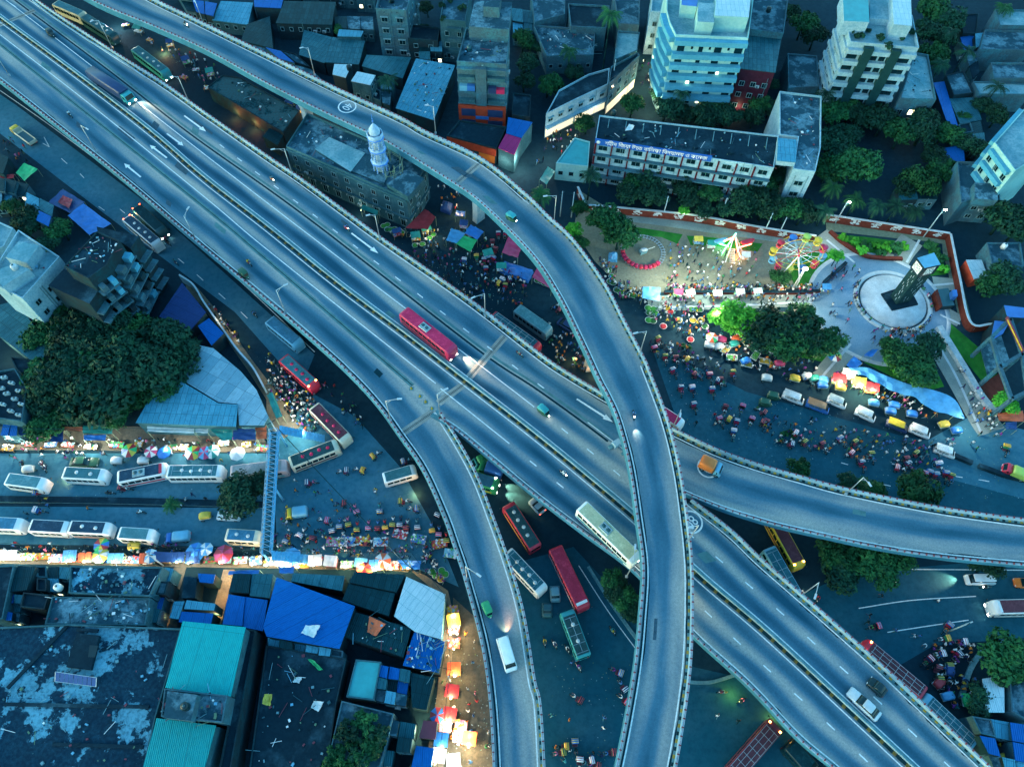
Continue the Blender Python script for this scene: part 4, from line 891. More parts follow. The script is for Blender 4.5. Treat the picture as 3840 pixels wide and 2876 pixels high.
bldg('narrow royal blue tin roof lane shed below the annex', [(3502, 312), (3542, 306), (3592, 468), (3555, 464)], 4, W_DARK, T_ROYAL, 0)
bldg('small royal blue tin roof amid the trees', [(3512, 560), (3614, 543), (3618, 602), (3542, 604)], 4, W_DARK, T_ROYAL, 0)
bldg('grey tin shed right of the narrow blue roof', [(3562, 370), (3650, 365), (3682, 448), (3602, 462)], 4, W_DARK, T_GREY, 0)
bldg('light grey roof above the grey tin shed', [(3545, 285), (3612, 270), (3648, 352), (3575, 362)], 4.5, W_DARK, SL_GREY, .3)
bldg('pale stepped roof at the upper right corner', [(3728, 42), (3860, 44), (3860, 104), (3746, 102)], 7, W_CONC, SL_PALE, .5)
bldg('long pale roof under the stepped one at the right edge', [(3690, 118), (3860, 122), (3860, 194), (3672, 192)], 6, W_CONC, SL_GREY, .5)
bldg('grey slab house right of the palms', [(3712, 242), (3860, 242), (3860, 300), (3724, 300)], 6, W_CONC, SL_GREY, .5)
bldg('wide low pale roof above the curved balcony house', [(3645, 310), (3860, 318), (3860, 360), (3670, 358)], 5, W_CONC, SL_PALE, .4)
bldg('dark small roof between palms at the top right', [(3600, 60), (3668, 55), (3660, 130), (3610, 128)], 4, W_DARK, SL_DARK, .3)
r, p, c = bldg('pale teal flats with scalloped balconies at the right edge', [(3722, 545), (3800, 650), (3950, 560), (3850, 400)], 15, W_CREAM, SL_PALE, .8, [(0, (4, 3, 1.2, 1.3, 2.2, 3.4, 0, .0)), (3, (4, 3, 1.2, 1.3, 2.2, 3.4, 0, .0))], name='apartment_block', cat='apartment block')
for k in (0, 3): face_bands(r, p[k], p[(k + 1) % 4], c, [(.08, .92, z, z + 1.0, 1.0, W_BLUE) for z in (3.6, 7.0, 10.4, 13.8)], 'balcony')
r, p, c = bldg('grey roofed house with two dark windows above the park corner', [(3584, 612), (3738, 618), (3745, 757), (3650, 750), (3600, 768)], 7, W_CONC, SL_GREY, .6, [(2, (2, 2, 1.2, 1.0, 2.0, 2.6, 0, .0))])
part_box(r, 'stair_head', [(3655, 745), (3742, 752), (3740, 690), (3655, 685)], 7, 9, W_CONC, SL_GREY)
bldg('mottled roof house outside the park wall', [(3696, 915), (3822, 915), (3836, 1003), (3718, 1005)], 4, W_CONC, SL_GREY, .5)
bldg('white tin lean-to outside the park wall', [(3625, 974), (3682, 974), (3705, 1035), (3655, 1046)], 3, W_RED, T_WHITE, 0)
# open concrete frame at the right edge
root = tag(empty('building_frame', G(3770, 1330)), 'unfinished pale concrete frame with open beams at the right edge', 'building frame') ; cc = root.location
fr = [G(x, y, 7) - cc for x, y in ((3715, 1268), (3785, 1200), (3830, 1330), (3745, 1380), (3850, 1470), (3790, 1500))]

for a in fr: mb = MB(); mb.box((a.x, a.y, 3.5), (.6, .6, 7), W_CONC); mb.build('column', root)
for a, b in ((0, 1), (0, 3), (1, 2), (2, 3), (3, 5), (2, 4), (4, 5)):
    mb = MB(); d = fr[b] - fr[a]; m = (fr[a] + fr[b]) / 2; mb.box((m.x, m.y, 7.3), (d.length, .7, .6), W_CONC, math.atan2(d.y, d.x)); mb.build('beam', root)
mb = MB(); mb.prism([fr[0], fr[1], fr[2], fr[3]], 3.2, 3.5, SL_GREY); mb.build('floor_slab', root)
mb = MB(); mb.prism([fr[3], fr[2], fr[4], fr[5]], .2, .4, BRICKRED); mb.build('brick_floor', root)
mb = MB(); a = G(3775, 1190, 8) - cc; b = G(3836, 1318, 8) - cc; d = b - a; mb.box(((a + b) / 2 + Vector((0, 0, 0)))[:], (d.length, .2, .8), P_['maroon'], math.atan2(d.y, d.x)); mb.box(((a + b) / 2 + Vector((0, -.2, 0)))[:], (d.length * .9, .2, .3), P_['yellow'], math.atan2(d.y, d.x)); mb.build('banner', root)
bldg('blue tarp roofed hut at the right edge beside the white frame', [(3768, 1144), (3842, 1153), (3842, 1190), (3780, 1186)], 6, W_DARK, P_['blue'], 0)
bldg('blue tarp lean-to against the unfinished frame', [(3732, 1202), (3786, 1207), (3762, 1250), (3716, 1278)], 4.6, W_DARK, P_['blue'], 0)
# --- lower right
bldg('pale tin roof hut at the lower right edge', [(3687, 2545), (3766, 2533), (3768, 2669), (3700, 2668)], 4, W_DARK, T_WHITE, 0)
bldg('low grey yard house at the lower right edge', [(3778, 2545), (3860, 2550), (3860, 2710), (3785, 2668)], 3.5, W_CONC, SL_GREY, .6)
# --- left side
r, p, c = bldg('white concrete flats at the left edge with stepped roof', [(77, 872), (231, 972), (92, 1128), (-40, 1060)], 14, W_WHITE, SL_PALE, .8, [(1, (4, 3, 1.1, 1.2, 2.0, 3.1, 0, .0))], name='apartment_block', cat='apartment block')
part_box(r, 'stair_head', [(70, 905), (148, 920), (100, 985), (20, 965)], 14, 16.5, W_WHITE, SL_PALE)
part_box(r, 'roof_room', [(-40, 1020), (60, 990), (110, 1010), (10, 1075)], 14, 16.8, W_WHITE, SL_PALE)
bldg('pale roof at the far left edge above the stepped flats', [(-40, 820), (55, 862), (20, 930), (-40, 960)], 9, W_WHITE, SL_PALE, .6)
r, p, c = bldg('dark unfinished brick block with rows of balconies facing the road', [(367, 872), (453, 908), (403, 999), (335, 1049), (244, 1003)], 18, W_DARK, SL_DARK, .4, [], name='apartment_block', cat='apartment block')
part_box(r, 'lower_roof', [(362, 850), (521, 886), (489, 932), (455, 910), (367, 874)], 0, 15.5, W_DARK, SL_DARK)
part_box(r, 'terrace', [(181, 1071), (240, 1008), (335, 1054), (371, 1085), (335, 1139)], 0, 14.5, W_DARK, SL_DARK)
for k in (1, 2): face_bands(r, p[k], p[k + 1], c, [(0, 1, z, z + .3, 1.6, W_CONC) for z in (2.5, 5.4, 8.3, 11.2, 14.1)], 'floor_slab')
q1, q2 = G(521, 886, 15.5), G(489, 932, 15.5); face_bands(r, q1, q2, c, [(0, 1, z, z + .3, 1.2, W_CONC) for z in (2.5, 5.4, 8.3, 11.2)], 'floor_slab')
for k in (1, 2): face_bands(r, p[k], p[k + 1], c, [(u, u + .26, z + .3, z + 1.6, 1.4, m) for z in (2.5, 5.4, 8.3, 11.2, 14.1) for u, m in ((.08, W_BLUE if (z * 10) % 4 < 2 else W_DARK), (.6, W_CONC))], 'balcony')
q1, q2 = G(371, 1085, 14.5), G(335, 1139, 14.5); face_bands(r, q1, q2, c, [(0, 1, z, z + .3, 1.4, W_CONC) for z in (2.5, 5.4, 8.3, 11.2)] , 'floor_slab')
bldg('dark blue sheet roof below the brick block', [(598, 1185), (682, 1062), (770, 1170), (706, 1243)], 3.5, W_DARK, tin('tin_navy', (.02, .055, .18), (.025, .07, .22), (.012, .03, .09), .5, (8, 2), .4), 0)
bldg('bright royal blue sheet roof by the lit footpath', [(742, 1221), (783, 1193), (837, 1248), (792, 1293)], 4, W_DARK, T_ROYAL, 0)
bldg('large pale blue market hall roof right of the big trees', [(560, 1500), (670, 1425), (815, 1511), (887, 1516), (880, 1597), (512, 1583)], 5, W_TEAL, T_BLUE, 0, name='market_hall')
bldg('patchwork tin market roof along the curving footpath', [(715, 1290), (800, 1308), (900, 1392), (958, 1460), (1002, 1560), (985, 1590), (895, 1590), (889, 1512), (818, 1505), (680, 1420), (640, 1400)], 4.6, W_TEAL, tin('tin_patchwork', (.16, .33, .42), (.42, .55, .62), (.08, .15, .18), .5, (3.5, 2.2), .3), 0, name='market_hall')
bldg('grey streaked tin roof left of the big trees', [(-20, 1150), (60, 1128), (172, 1290), (160, 1342), (110, 1345), (-20, 1245)], 5, W_TEAL, T_GREY, 0)
bldg('low block with many air conditioners at the left edge', [(-20, 1400), (60, 1385), (105, 1460), (88, 1585), (-20, 1570)], 6, W_TEAL, SL_DARK, .5)
bldg('long narrow grey roof between the left trees and the edge', [(40, 1340), (150, 1352), (128, 1440), (66, 1390)], 4, W_DARK, SL_DARK, .3)
# --- lower left blocks
bldg('mossy roof in the left bottom quarter by the edge', [(-40, 2126), (58, 2120), (14, 2322), (-40, 2326)], 5, W_TEAL, SL_DARK, .4)
bldg('narrow dark tin roof beside the mossy roof', [(66, 2122), (132, 2124), (98, 2210), (30, 2218)], 5, W_DARK, T_DARK, 0)
bldg('cluttered dark roof with white tank bags', [(92, 2222), (188, 2232), (170, 2286), (80, 2277)], 5.5, W_DARK, SL_DARK, .4)
bldg('broad stained roof nearest the bright stalls at left', [(268, 2124), (615, 2128), (566, 2238), (262, 2226)], 6.5, W_TEAL, SL_STAIN, .5)
bldg('second broad stained roof below it, pale centre', [(200, 2238), (568, 2244), (548, 2346), (172, 2342)], 6, W_TEAL, SL_GREY, .4)
r, p, c = bldg('huge dark flat roof with white stains, stair hole and solar panels', [(258, 2342), (684, 2358), (620, 2579), (588, 2690), (534, 2930), (-60, 2930), (-60, 2356)], 7, W_TEAL, SL_STAIN, .5)
for a, b in (((290, 2360), (370, 2366)), ((20, 2640), (560, 2650)), ((200, 2790), (540, 2800)), ((30, 2580), (255, 2345))):
    q1 = G(*a, 7) - c; q2 = G(*b, 7) - c; d = q2 - q1; mb = MB(); m = (q1 + q2) / 2; mb.box((m.x, m.y, 7.14), (d.length, .5, .28), SL_DARK, math.atan2(d.y, d.x)); mb.build('roof_beam', r)
part_box(r, 'stair_well', [(288, 2372), (372, 2382), (340, 2510), (248, 2500)], 7, 7.7, SL_DARK, SL_DARK); part_box(r, 'stair_opening', [(336, 2418), (368, 2420), (356, 2464), (330, 2462)], 7.7, 7.72, P_['black'], P_['black'])
rs = tag(empty('solar_panel', G(285, 2545, 7.4)), 'row of blue solar panels on the huge stained roof', 'solar panel'); o = rs.location
a, b = G(208, 2518, 8.2), G(362, 2540, 8.2); a2, b2 = G(206, 2554, 7.5), G(360, 2574, 7.5); SP = plain('solar_cell', (.02, .06, .2), .2, 0, .2, 1); mb = MB()
for k in range(9): t0, t1 = k / 9 + .006, (k + 1) / 9 - .006; q = [a.lerp(b, t0) - o, a2.lerp(b2, t0) - o, a2.lerp(b2, t1) - o, a.lerp(b, t1) - o]; m = MB(); m.face(q, SP); m.build('cell_panel', rs)
mb.bar(a - o, b - o, .05, STEEL, 4); mb.bar(a2 - o, b2 - o, .05, STEEL, 4); mb.bar(a - o, a2 - o, .05, STEEL, 4); mb.bar(b - o, b2 - o, .05, STEEL, 4); mb.build('frame', rs)
bldg('large smooth teal green roof in the lower left', [(688, 2332), (919, 2354), (860, 2606), (620, 2574)], 9, W_TEAL, T_TEAL, 0, slope=.5)
r, p, c = bldg('concrete stair block between the two teal green roofs', [(620, 2581), (856, 2608), (837, 2710), (607, 2687)], 9.5, W_CONC, SL_GREY, .4)
part_box(r, 'roof_tank', [(628, 2590), (738, 2604), (716, 2702), (612, 2690)], 9.5, 11.5, W_CONC, SL_GREY)
bldg('lower teal green roof at the bottom edge', [(588, 2694), (806, 2721), (750, 2930), (522, 2930)], 8.6, W_TEAL, T_TEAL2, 0)
for px, hh, wm, rm, lb in (([(742, 2149), (806, 2153), (797, 2186), (747, 2181)], 4, W_DARK, T_ROYAL, 'small square blue tarp roof between the two lit alleys'), ([(680, 2292), (798, 2299), (788, 2340), (670, 2331)], 4, W_DARK, T_ROYAL, 'blue roof at the inner end of the lit alleys'), ([(856, 2228), (917, 2238), (907, 2345), (834, 2338)], 4.2, W_DARK, T_ROYAL, 'left blue roof right of the second lit alley'), ([(920, 2238), (1002, 2250), (984, 2363), (912, 2350)], 4.0, W_DARK, T_ROYAL, 'faded blue roof adjoining the teal green roof'), ([(700, 2249), (806, 2262), (800, 2288), (690, 2282)], 4.3, W_TEAL, T_BLUE, 'pale tin roof above the inner blue roof'), ([(652, 2254), (690, 2254), (668, 2320), (634, 2315)], 4, W_TEAL, T_BLUE, 'pale slab left of the first lit alley'), ([(874, 2150), (940, 2151), (930, 2222), (858, 2218)], 4.4, W_DARK, T_DARK, 'dark tin roof just right of the second lit alley'), ([(945, 2151), (1022, 2151), (1010, 2240), (936, 2232)], 4.2, W_TEAL, T_GREY, 'grey roof touching the big royal blue roof'), ([(690, 2160), (738, 2165), (730, 2240), (680, 2240)], 3.6, W_DARK, SL_DARK, 'dark roof with weeds between the lit alleys')):
    bldg(lb, px, hh, wm, rm, 0)
bldg('big smooth royal blue roof below the brightest stalls', [(1041, 2169), (1326, 2273), (1267, 2427), (1000, 2382), (988, 2350)], 6.5, W_DARK, T_ROYAL, 0, slope=.8, name='market_hall')
bldg('row of grey tin roofs directly under the bright stalls', [(1100, 2148), (1290, 2158), (1280, 2214), (1092, 2178)], 4.5, W_DARK, T_STRIPE, 0)
bldg('upper dark tin roof right of the royal blue roof', [(1330, 2144), (1518, 2154), (1484, 2218), (1310, 2182)], 5.4, W_DARK, T_DARK, 0)
bldg('lower dark tin roof right of the royal blue roof', [(1308, 2188), (1478, 2224), (1455, 2307), (1285, 2250)], 5, W_DARK, T_DARK, 0)
bldg('large pale blue tin roof at the market corner', [(1525, 2164), (1668, 2228), (1652, 2393), (1557, 2366), (1480, 2309)], 5.5, W_TEAL, T_WHITE, 0, name='market_hall')
bldg('dark ribbed roof with a red cloth thrown on it', [(1335, 2296), (1540, 2354), (1510, 2461), (1290, 2384)], 5, W_DARK, T_DARK, 0)
bldg('worn blue roof with litter above the warm market strip', [(1554, 2370), (1666, 2405), (1645, 2520), (1512, 2493)], 4.8, W_DARK, T_ROYAL, 0)
bldg('teal flat roof with bamboo poles in the yard', [(1335, 2472), (1430, 2481), (1403, 2626), (1299, 2613)], 5, W_TEAL, P_['teal'], .2)
bldg('wide dark yard roof with scattered white scraps', [(1000, 2420), (1300, 2470), (1262, 2640), (1220, 2930), (930, 2930)], 4, W_DARK, SL_DARK, .3)
bldg('roof with a leafy green garden at the bottom edge', [(1283, 2628), (1478, 2676), (1415, 2930), (1212, 2930)], 5, W_CONC, SL_GREY, .5)
bldg('narrow dark stall roofs beside the warm market strip', [(1540, 2522), (1628, 2542), (1598, 2660), (1545, 2650)], 4.2, W_DARK, T_DARK, 0)
bldg('blue tarp roof pair at the foot of the warm market strip', [(1561, 2796), (1625, 2805), (1608, 2930), (1530, 2930)], 3.6, W_DARK, T_ROYAL, 0)
bldg('maroon awning roof above the blue tarp pair', [(1588, 2700), (1640, 2705), (1632, 2770), (1572, 2765)], 3.6, W_DARK, P_['maroon'], 0)
bldg('long narrow parapet roof right of the teal green roofs', [(930, 2360), (962, 2365), (860, 2930), (815, 2930)], 6, W_DARK, SL_DARK, .5)
# --- mosque
r, p, c = bldg('grey concrete mosque with arched windows between the flyovers', [(1075, 557), (1155, 432), (1602, 628), (1525, 752)], 9.5, W_TEAL, SL_GREY, .7, [], name='mosque', cat='mosque')
for e, nc in ((3, 9), (2, 3)):
    a, b = p[e], p[(e + 1) % 4]
    windows(r, a, b, c, (2, nc, 1.1, 1.3, 4.6, 2.9, 0, .0)); windows(r, a, b, c, (1, nc, 1.2, 1.9, 1.6, 3, 0, .0))
    d = b - a; n = Vector((d.y, -d.x, 0)).normalized(); n = -n if n.dot((a + b) / 2 - c) < 0 else n
    for k in range(nc):
        q = a + d * ((k + .5) / nc) - c + n * .1; rz = math.atan2(d.y, d.x); mb = MB()
        P0 = [(1.0 * math.cos(t), 1.0 * math.sin(t)) for t in [PI * i / 8 for i in range(9)]]
        for (x0, y0), (x1, y1) in zip(P0, P0[1:]): mb.bar((x0 * math.cos(rz), x0 * math.sin(rz), y0), (x1 * math.cos(rz), x1 * math.sin(rz), y1), .13, CONC, 4)
        mb.build('arch', r, (q.x, q.y, 2.5))
    face_bands(r, a, b, c, [(0, 1, 3.5, 3.8, .4, W_TEAL), (0, 1, 9.2, 9.6, .4, W_TEAL)], 'ledge')
part_box(r, 'raised_slab', [(1180, 560), (1235, 515), (1370, 575), (1315, 645)], 9.5, 10.1, W_TEAL, SL_PALE); part_box(r, 'raised_slab', [(1315, 640), (1372, 576), (1470, 620), (1440, 690)], 9.5, 10.0, W_TEAL, SL_GREY)
part_box(r, 'stair_head', [(1450, 690), (1530, 640), (1592, 670), (1530, 738)], 9.5, 11.2, W_TEAL, SL_GREY)
MW = plain('minaret_white', (.40, .52, .66), .6, 0, .25, 1); MBL = plain('minaret_blue', (.10, .28, .72), .5, 0, .2, 1)
mc = G(1430, 640, 9.5); root = tag(empty('minaret', mc), 'white and blue three tier minaret with onion dome on the mosque roof', 'minaret')
def octa(r_, z0, z1, mat, name, r2=None):
    mb = MB(); r2 = r2 or r_; mb.lathe((0, 0, 0), [(.01, z0), (r_, z0), (r2, z1), (.01, z1)], mat, 8); return mb.build(name, root)
for k, z in enumerate((0, 3.4, 6.6)):
    octa(1.05, z, z + 2.8, MW, 'shaft'); octa(2.0 - k * .08, z + 2.8, z + 3.05, MBL, 'balcony_slab'); octa(1.85 - k * .08, z + 3.05, z + 3.3, MW, 'balcony_rim')
    for i in range(8):
        t = PI / 4 * i + PI / 8; mb = MB(); mb.bar((1.45 * math.cos(t), 1.45 * math.sin(t), z), (1.45 * math.cos(t), 1.45 * math.sin(t), z + 2.8), .17, MW, 6)
        for m in range(4): mb.box((1.62 * math.cos(t), 1.62 * math.sin(t), z + .5 + m * .6), (.12, .3, .16), MBL, t)
        mb.build('column', root)
mb = MB(); mb.lathe((0, 0, 9.9), [(1.75, 0), (1.75, .8), (1.6, .8), (1.6, 0)], MW, 8); mb.build('gallery_wall', root)
mb = MB(); mb.lathe((0, 0, 9.9), [(.95, 0), (1.15, .6), (1.2, 1.1), (1.0, 1.8), (.6, 2.5), (.2, 3.0), (.05, 3.3)], MW, 16)
for k in range(8): t = PI / 4 * k; mb.bar((1.2 * math.cos(t), 1.2 * math.sin(t), 10.9), (.62 * math.cos(t), .62 * math.sin(t), 12.4), .04, MBL, 4)
mb.build('dome', root); mb = MB(); mb.bar((0, 0, 13.1), (0, 0, 15.4), .05, MBL, 5); mb.blob((0, 0, 13.6), .18, MBL); mb.blob((0, 0, 14.2), .12, MBL); mb.build('finial', root)
root = tag(empty('scaffolding', G(1462, 640, 9.5)), 'bamboo scaffolding around the foot of the minaret', 'scaffolding'); BAM = plain('bamboo', (.38, .34, .22), .7, 0, .3, 2)
for k in range(22): mb = MB(); t = ru(0, 6.28); rr = ru(2.3, 3.4); q = Vector((rr * math.cos(t), rr * math.sin(t), 0)); mb.bar(q, q + Vector((ru(-.3, .3), ru(-.3, .3), ru(2.5, 4))), .05, BAM, 4); t2 = t + .8; mb.bar(q + Vector((0, 0, 1 + k % 3)), (rr * math.cos(t2), rr * math.sin(t2), 1 + k % 3), .045, BAM, 4); mb.build('pole', root)

# small low canopies closing the gaps by the flyovers
bldg('long dark shed with burnt looking roof between the two flyovers', [(835, 285), (905, 295), (1125, 420), (1062, 500), (780, 330)], 4, W_DARK, blotch('burnt_roof', (.04, .08, .09), (.012, .02, .025), (.08, .14, .15), .18, 2, (.5, .56)), .3)
bldg('narrow dark shed below the long burnt roof', [(1010, 480), (1060, 506), (1040, 545), (985, 510)], 3.5, W_DARK, T_DARK, 0)
bldg('dark tin hut behind the small yellow fronted truck', [(-30, 560), (30, 590), (10, 650), (-30, 640)], 3.5, W_DARK, T_DARK, 0)
def patch(q, nx, ny, place, h0=3.2, h1=5.2):
    """a dense block of small tin and slab roofs"""
    q = [Vector((*p, 0)) for p in q]; at = lambda u, v: q[0].lerp(q[1], u).lerp(q[3].lerp(q[2], u), v)
    kinds = [(T_GREY, 'grey tin'), (T_DARK, 'dark tin'), (T_STRIPE, 'striped tin'), (SL_DARK, 'dark slab'), (T_BLUE, 'pale blue tin'), (SL_GREY, 'mottled slab'), (T_ROYAL, 'blue sheet')]
    for i in range(nx):
        for j in range(ny):
            if rnd() < .08: continue
            g = .06; u0, u1, v0, v1 = (i + ru(0, g)) / nx, (i + 1 - ru(0, g)) / nx, (j + ru(0, g)) / ny, (j + 1 - ru(0, g)) / ny; m, nm = random.choice(kinds); px = [at(u0, v0), at(u1, v0), at(u1, v1), at(u0, v1)]
            r, p, c = bldg('x', [(p.x + ru(-2, 2), p.y + ru(-2, 2)) for p in px], ru(h0, h1), random.choice([W_DARK, W_TEAL, W_CONC]), m, random.choice([0, 0, .35]) if 'slab' in nm else 0, [(2, (1, 2, .8, .9, 1.8, 3, 0, .1))], name='shed', slope=ru(0, .4) if 'tin' in nm else 0)
            del r['label']; tag(r, nm + ' roofed shed', 'shed', 'small roofed sheds', place)
for a in (([(935, 160), (1110, 205), (1220, 312), (1040, 240)], 3, 2, 'behind the high ramp wall'), ([(1360, 298), (1480, 296), (1462, 395), (1400, 372)], 2, 2, 'beside the coconut palm'), ([(1565, 140), (1700, 108), (1706, 238), (1570, 216)], 3, 3, 'left of the slim tower'), ([(640, -60), (830, -40), (800, 60), (700, 40)], 3, 2, 'at the top left edge'), ([(1060, -70), (1400, -70), (1400, -8), (1060, -8)], 5, 1, 'along the top edge'), ([(1250, 60), (1400, 60), (1400, 112), (1255, 105)], 3, 1, 'left of the concrete flats'), ([(1920, 30), (2000, 40), (2000, 130), (1925, 120)], 2, 2, 'right of the slim tower'), ([(3600, 140), (3715, 120), (3700, 240), (3650, 300)], 2, 3, 'by the palms at upper right'), ([(3590, 470), (3680, 450), (3700, 540), (3620, 545)], 2, 2, 'below the narrow blue roof'), ([(3290, 690), (3580, 700), (3590, 745), (3300, 745)], 4, 1, 'behind the park wall'), ([(-30, 655), (110, 690), (70, 770), (-30, 770)], 3, 2, 'by the green tarp at far left'), ([(100, 720), (200, 770), (180, 850), (90, 800)], 2, 2, 'left of the wide blue tarp'), ([(615, 2126), (652, 2130), (585, 2335), (560, 2335)], 1, 4, 'left of the first lit alley'), ([(140, 2122), (262, 2124), (255, 2220), (140, 2215)], 3, 2, 'left of the stained roof'), ([(1000, 2388), (1290, 2440), (1285, 2470), (1000, 2418)], 6, 1, 'under the royal blue roof'), ([(1420, 2490), (1540, 2512), (1520, 2648), (1400, 2625)], 3, 3, 'beside the warm market strip'), ([(1440, 2690), (1560, 2715), (1520, 2930), (1400, 2930)], 2, 4, 'right of the roof garden'), ([(10, 1590), (65, 1590), (60, 1632), (0, 1632)], 2, 1, 'at the left of the north row'), ([(3640, 2680), (3860, 2720), (3860, 2930), (3740, 2900)], 3, 3, 'in the lower right corner'), ([(20, 2225), (85, 2228), (70, 2330), (15, 2325)], 2, 3, 'by the left bottom roofs'), ([(3640, 1560), (3700, 1565), (3690, 1600), (3640, 1595)], 0, 0, '')): patch(*a)
bldg('pale rubble strewn yard roof left of the striped flats', [(2952, 205), (3062, 215), (3070, 330), (2955, 336)], 5, W_CONC, SL_GREY, .4)
for px, py, z, col, lb in ((1310, 262, 8.5, 'black', 'black water tank beside the white awning roof'), (2775, 88, 21, 'silver', 'silver water tank on the pale blue tower'), (2880, 45, 14, 'black', 'black water tank on the grey mottled roof block'), (2300, 432, 12, 'black', 'black water tank at the back corner of the school roof'), (1760, 190, 17.5, 'dkgrey', 'dark water tank on the slim concrete tower house'), (1470, 10, 13, 'black', 'black water tank on the raw concrete flats'), (225, 2205, 6.5, 'white', 'white water tank by the cluttered dark roof'), (60, 1010, 16.6, 'silver', 'silver water tank on the stepped white flats'), (3760, 930, 4, 'white', 'white water tank on the mottled house by the park'), (700, 2650, 11.5, 'black', 'black water tank on the concrete stair block')):
    tank(px, py, z, col, lb)
for k in range(10):
    mb = MB(); mb.box((0, 0, .4), (1.0, .45, .75), R_['silver'], ru(-.3, .3)); mb.lathe((0, 0, .79), [(.2, 0), (.2, .02), (.02, .03)], P_['dkgrey'], 10)
    x, y = [(20, 1420), (48, 1440), (75, 1470), (30, 1480), (60, 1500), (85, 1520), (15, 1520), (45, 1545), (75, 1560), (10, 1460)][k]
    tag(mb.build('air_conditioner', None, G(x, y, 6)), 'boxy air conditioner unit', 'air conditioner', 'air conditioners on the left edge roof', 'on the low block at the left edge')
# ---------------------------------------------------------------- trees
def leafmat(name, a, b, c):
    m, nt, bs = _new(name); oi = nt.nodes.new('ShaderNodeObjectInfo'); f = _noise(nt, .5, 3, _pos(nt))
    col = _ramp(nt, f, [(.32, a), (.52, b), (.72, c)])
    k = _math(nt, 'MULTIPLY_ADD', oi.outputs['Random'], .7, .65); mm = _mix(nt, 1.0, col, (1, 1, 1), 'MULTIPLY')
    cb = nt.nodes.new('ShaderNodeCombineXYZ')
    for i in range(3): nt.links.new(k, cb.inputs[i])
    mm = _mix(nt, 1.0, col, cb.outputs[0], 'MULTIPLY'); nt.links.new(mm, bs.inputs['Base Color'])
    bs.inputs['Roughness'].default_value = .6; MATS[name] = m; return m
LEAF = {'dark': leafmat('leaf_dark', (.004, .028, .020), (.008, .046, .028), (.014, .072, .036)), 'mid': leafmat('leaf_mid', (.007, .05, .022), (.013, .08, .028), (.026, .12, .035)), 'fresh_lit': leafmat('leaf_fresh_lit', (.03, .20, .02), (.055, .30, .03), (.11, .38, .04))}  # brightest leaf tone has lamplight on the lit trees put into it
BARK = plain('bark', (.06, .05, .04), .9, 0, .4, 2)
def crown_mesh(seed, nl, n, leaf, kind, flat=.72):
    """leaf clumps gathered on boughs: unit-radius crown with an uneven outline"""
    R = random.Random(seed); mb = MB(); M = LEAF[kind]; lobes = []
    for k in range(nl):
        t = R.uniform(0, 2 * PI); rr = math.sqrt(R.random()) * .68; lobes.append((Vector((rr * math.cos(t), rr * math.sin(t), R.uniform(-.18, .42) * (1.15 - rr))), R.uniform(.24, .46)))
    for k in range(n):
        c, r = R.choice(lobes); d = Vector((R.gauss(0, 1), R.gauss(0, 1), R.gauss(.35, 1))).normalized(); p = c + d * r * R.uniform(.55, 1.06); p.z *= flat
        s = leaf * R.uniform(.6, 1.35); nrm = (d + Vector((R.gauss(0, .55), R.gauss(0, .55), R.gauss(.25, .55)))).normalized(); a = nrm.orthogonal().normalized(); a.rotate(Matrix.Rotation(R.uniform(0, 6.3), 3, nrm)); b = nrm.cross(a)
        mb.face([p - a * s * .5, p + b * s * .32 - nrm * s * .1, p + a * s * .6, p - b * s * .32 - nrm * s * .1], M)
    return mb.mesh('crown')
def trunk_mesh(seed, h):
    R = random.Random(seed); mb = MB(); mb.bar((0, 0, 0), (.03, 0, h * .6), .055 * 1.2, BARK, 7, .04)
    for k in range(6): t = k * 1.05 + R.random(); q = Vector((.5 * math.cos(t), .5 * math.sin(t), h * .6 + R.uniform(.15, .5))); mb.bar((.03, 0, h * R.uniform(.42, .6)), q, .03, BARK, 5, .008)
    return mb.mesh('trunk')
CROWNS = {k: [crown_mesh(s, nl, n, lf, k) for s, nl, n, lf in ((1, 16, 2300, .15), (2, 20, 2500, .14), (3, 13, 2100, .16))] for k in LEAF}
SHRUB = {k: crown_mesh(9, 9, 420, .34, k, .8) for k in LEAF}
TRUNKS = [trunk_mesh(5, 1.25), trunk_mesh(6, 1.25), trunk_mesh(7, 1.25)]
ntree = 0
def tree(px, py, r, kind='dark', zc=None):
    """broad tree with its crown centre seen at this point"""
    global ntree; ntree += 1; kind = 'mid' if kind == 'dark' and ntree % 4 == 0 else kind; r *= .93; zc = zc or max(3.2, r * 1.05); p = G(px, py, zc); root = empty('tree', (p.x, p.y, 0), ru(0, 6.3)); s = r * ru(.95, 1.12)
    o = inst('crown', CROWNS[kind][ntree % 3], root, (0, 0, zc), ru(0, 6.3), (s * ru(.9, 1.1), s * ru(.9, 1.1), s * ru(.9, 1.1)))
    inst('trunk', TRUNKS[ntree % 3], root, (0, 0, 0), 0, (s, s, zc / .95))
    size = 'broad' if r >= 5.2 else ('medium' if r >= 3.4 else 'small')
    tag(root, {'dark': f'{size} dark green tree', 'mid': f'{size} mid green tree', 'fresh_lit': f'{size} bright green tree'}[kind], 'tree', {'dark': 'dark leafy trees', 'mid': 'mid green trees', 'fresh_lit': 'bright green trees'}[kind], near(px, py)); return root
def shrub(px, py, r, kind='mid', z0=0, place=None):
    p = G(px, py, z0); root = empty('shrub', p, ru(0, 6.3)); inst('foliage', SHRUB[kind], root, (0, 0, r * .55), 0, (r, r, r * ru(.8, 1.2))); inst('stem', TRUNKS[0], root, (0, 0, 0), 0, (r * .5, r * .5, r * .5))
    tag(root, {'dark': 'dark bushy shrub', 'mid': 'leafy green shrub', 'fresh_lit': 'bright green shrub'}[kind], 'shrub', 'leafy shrubs', place or near(px, py))
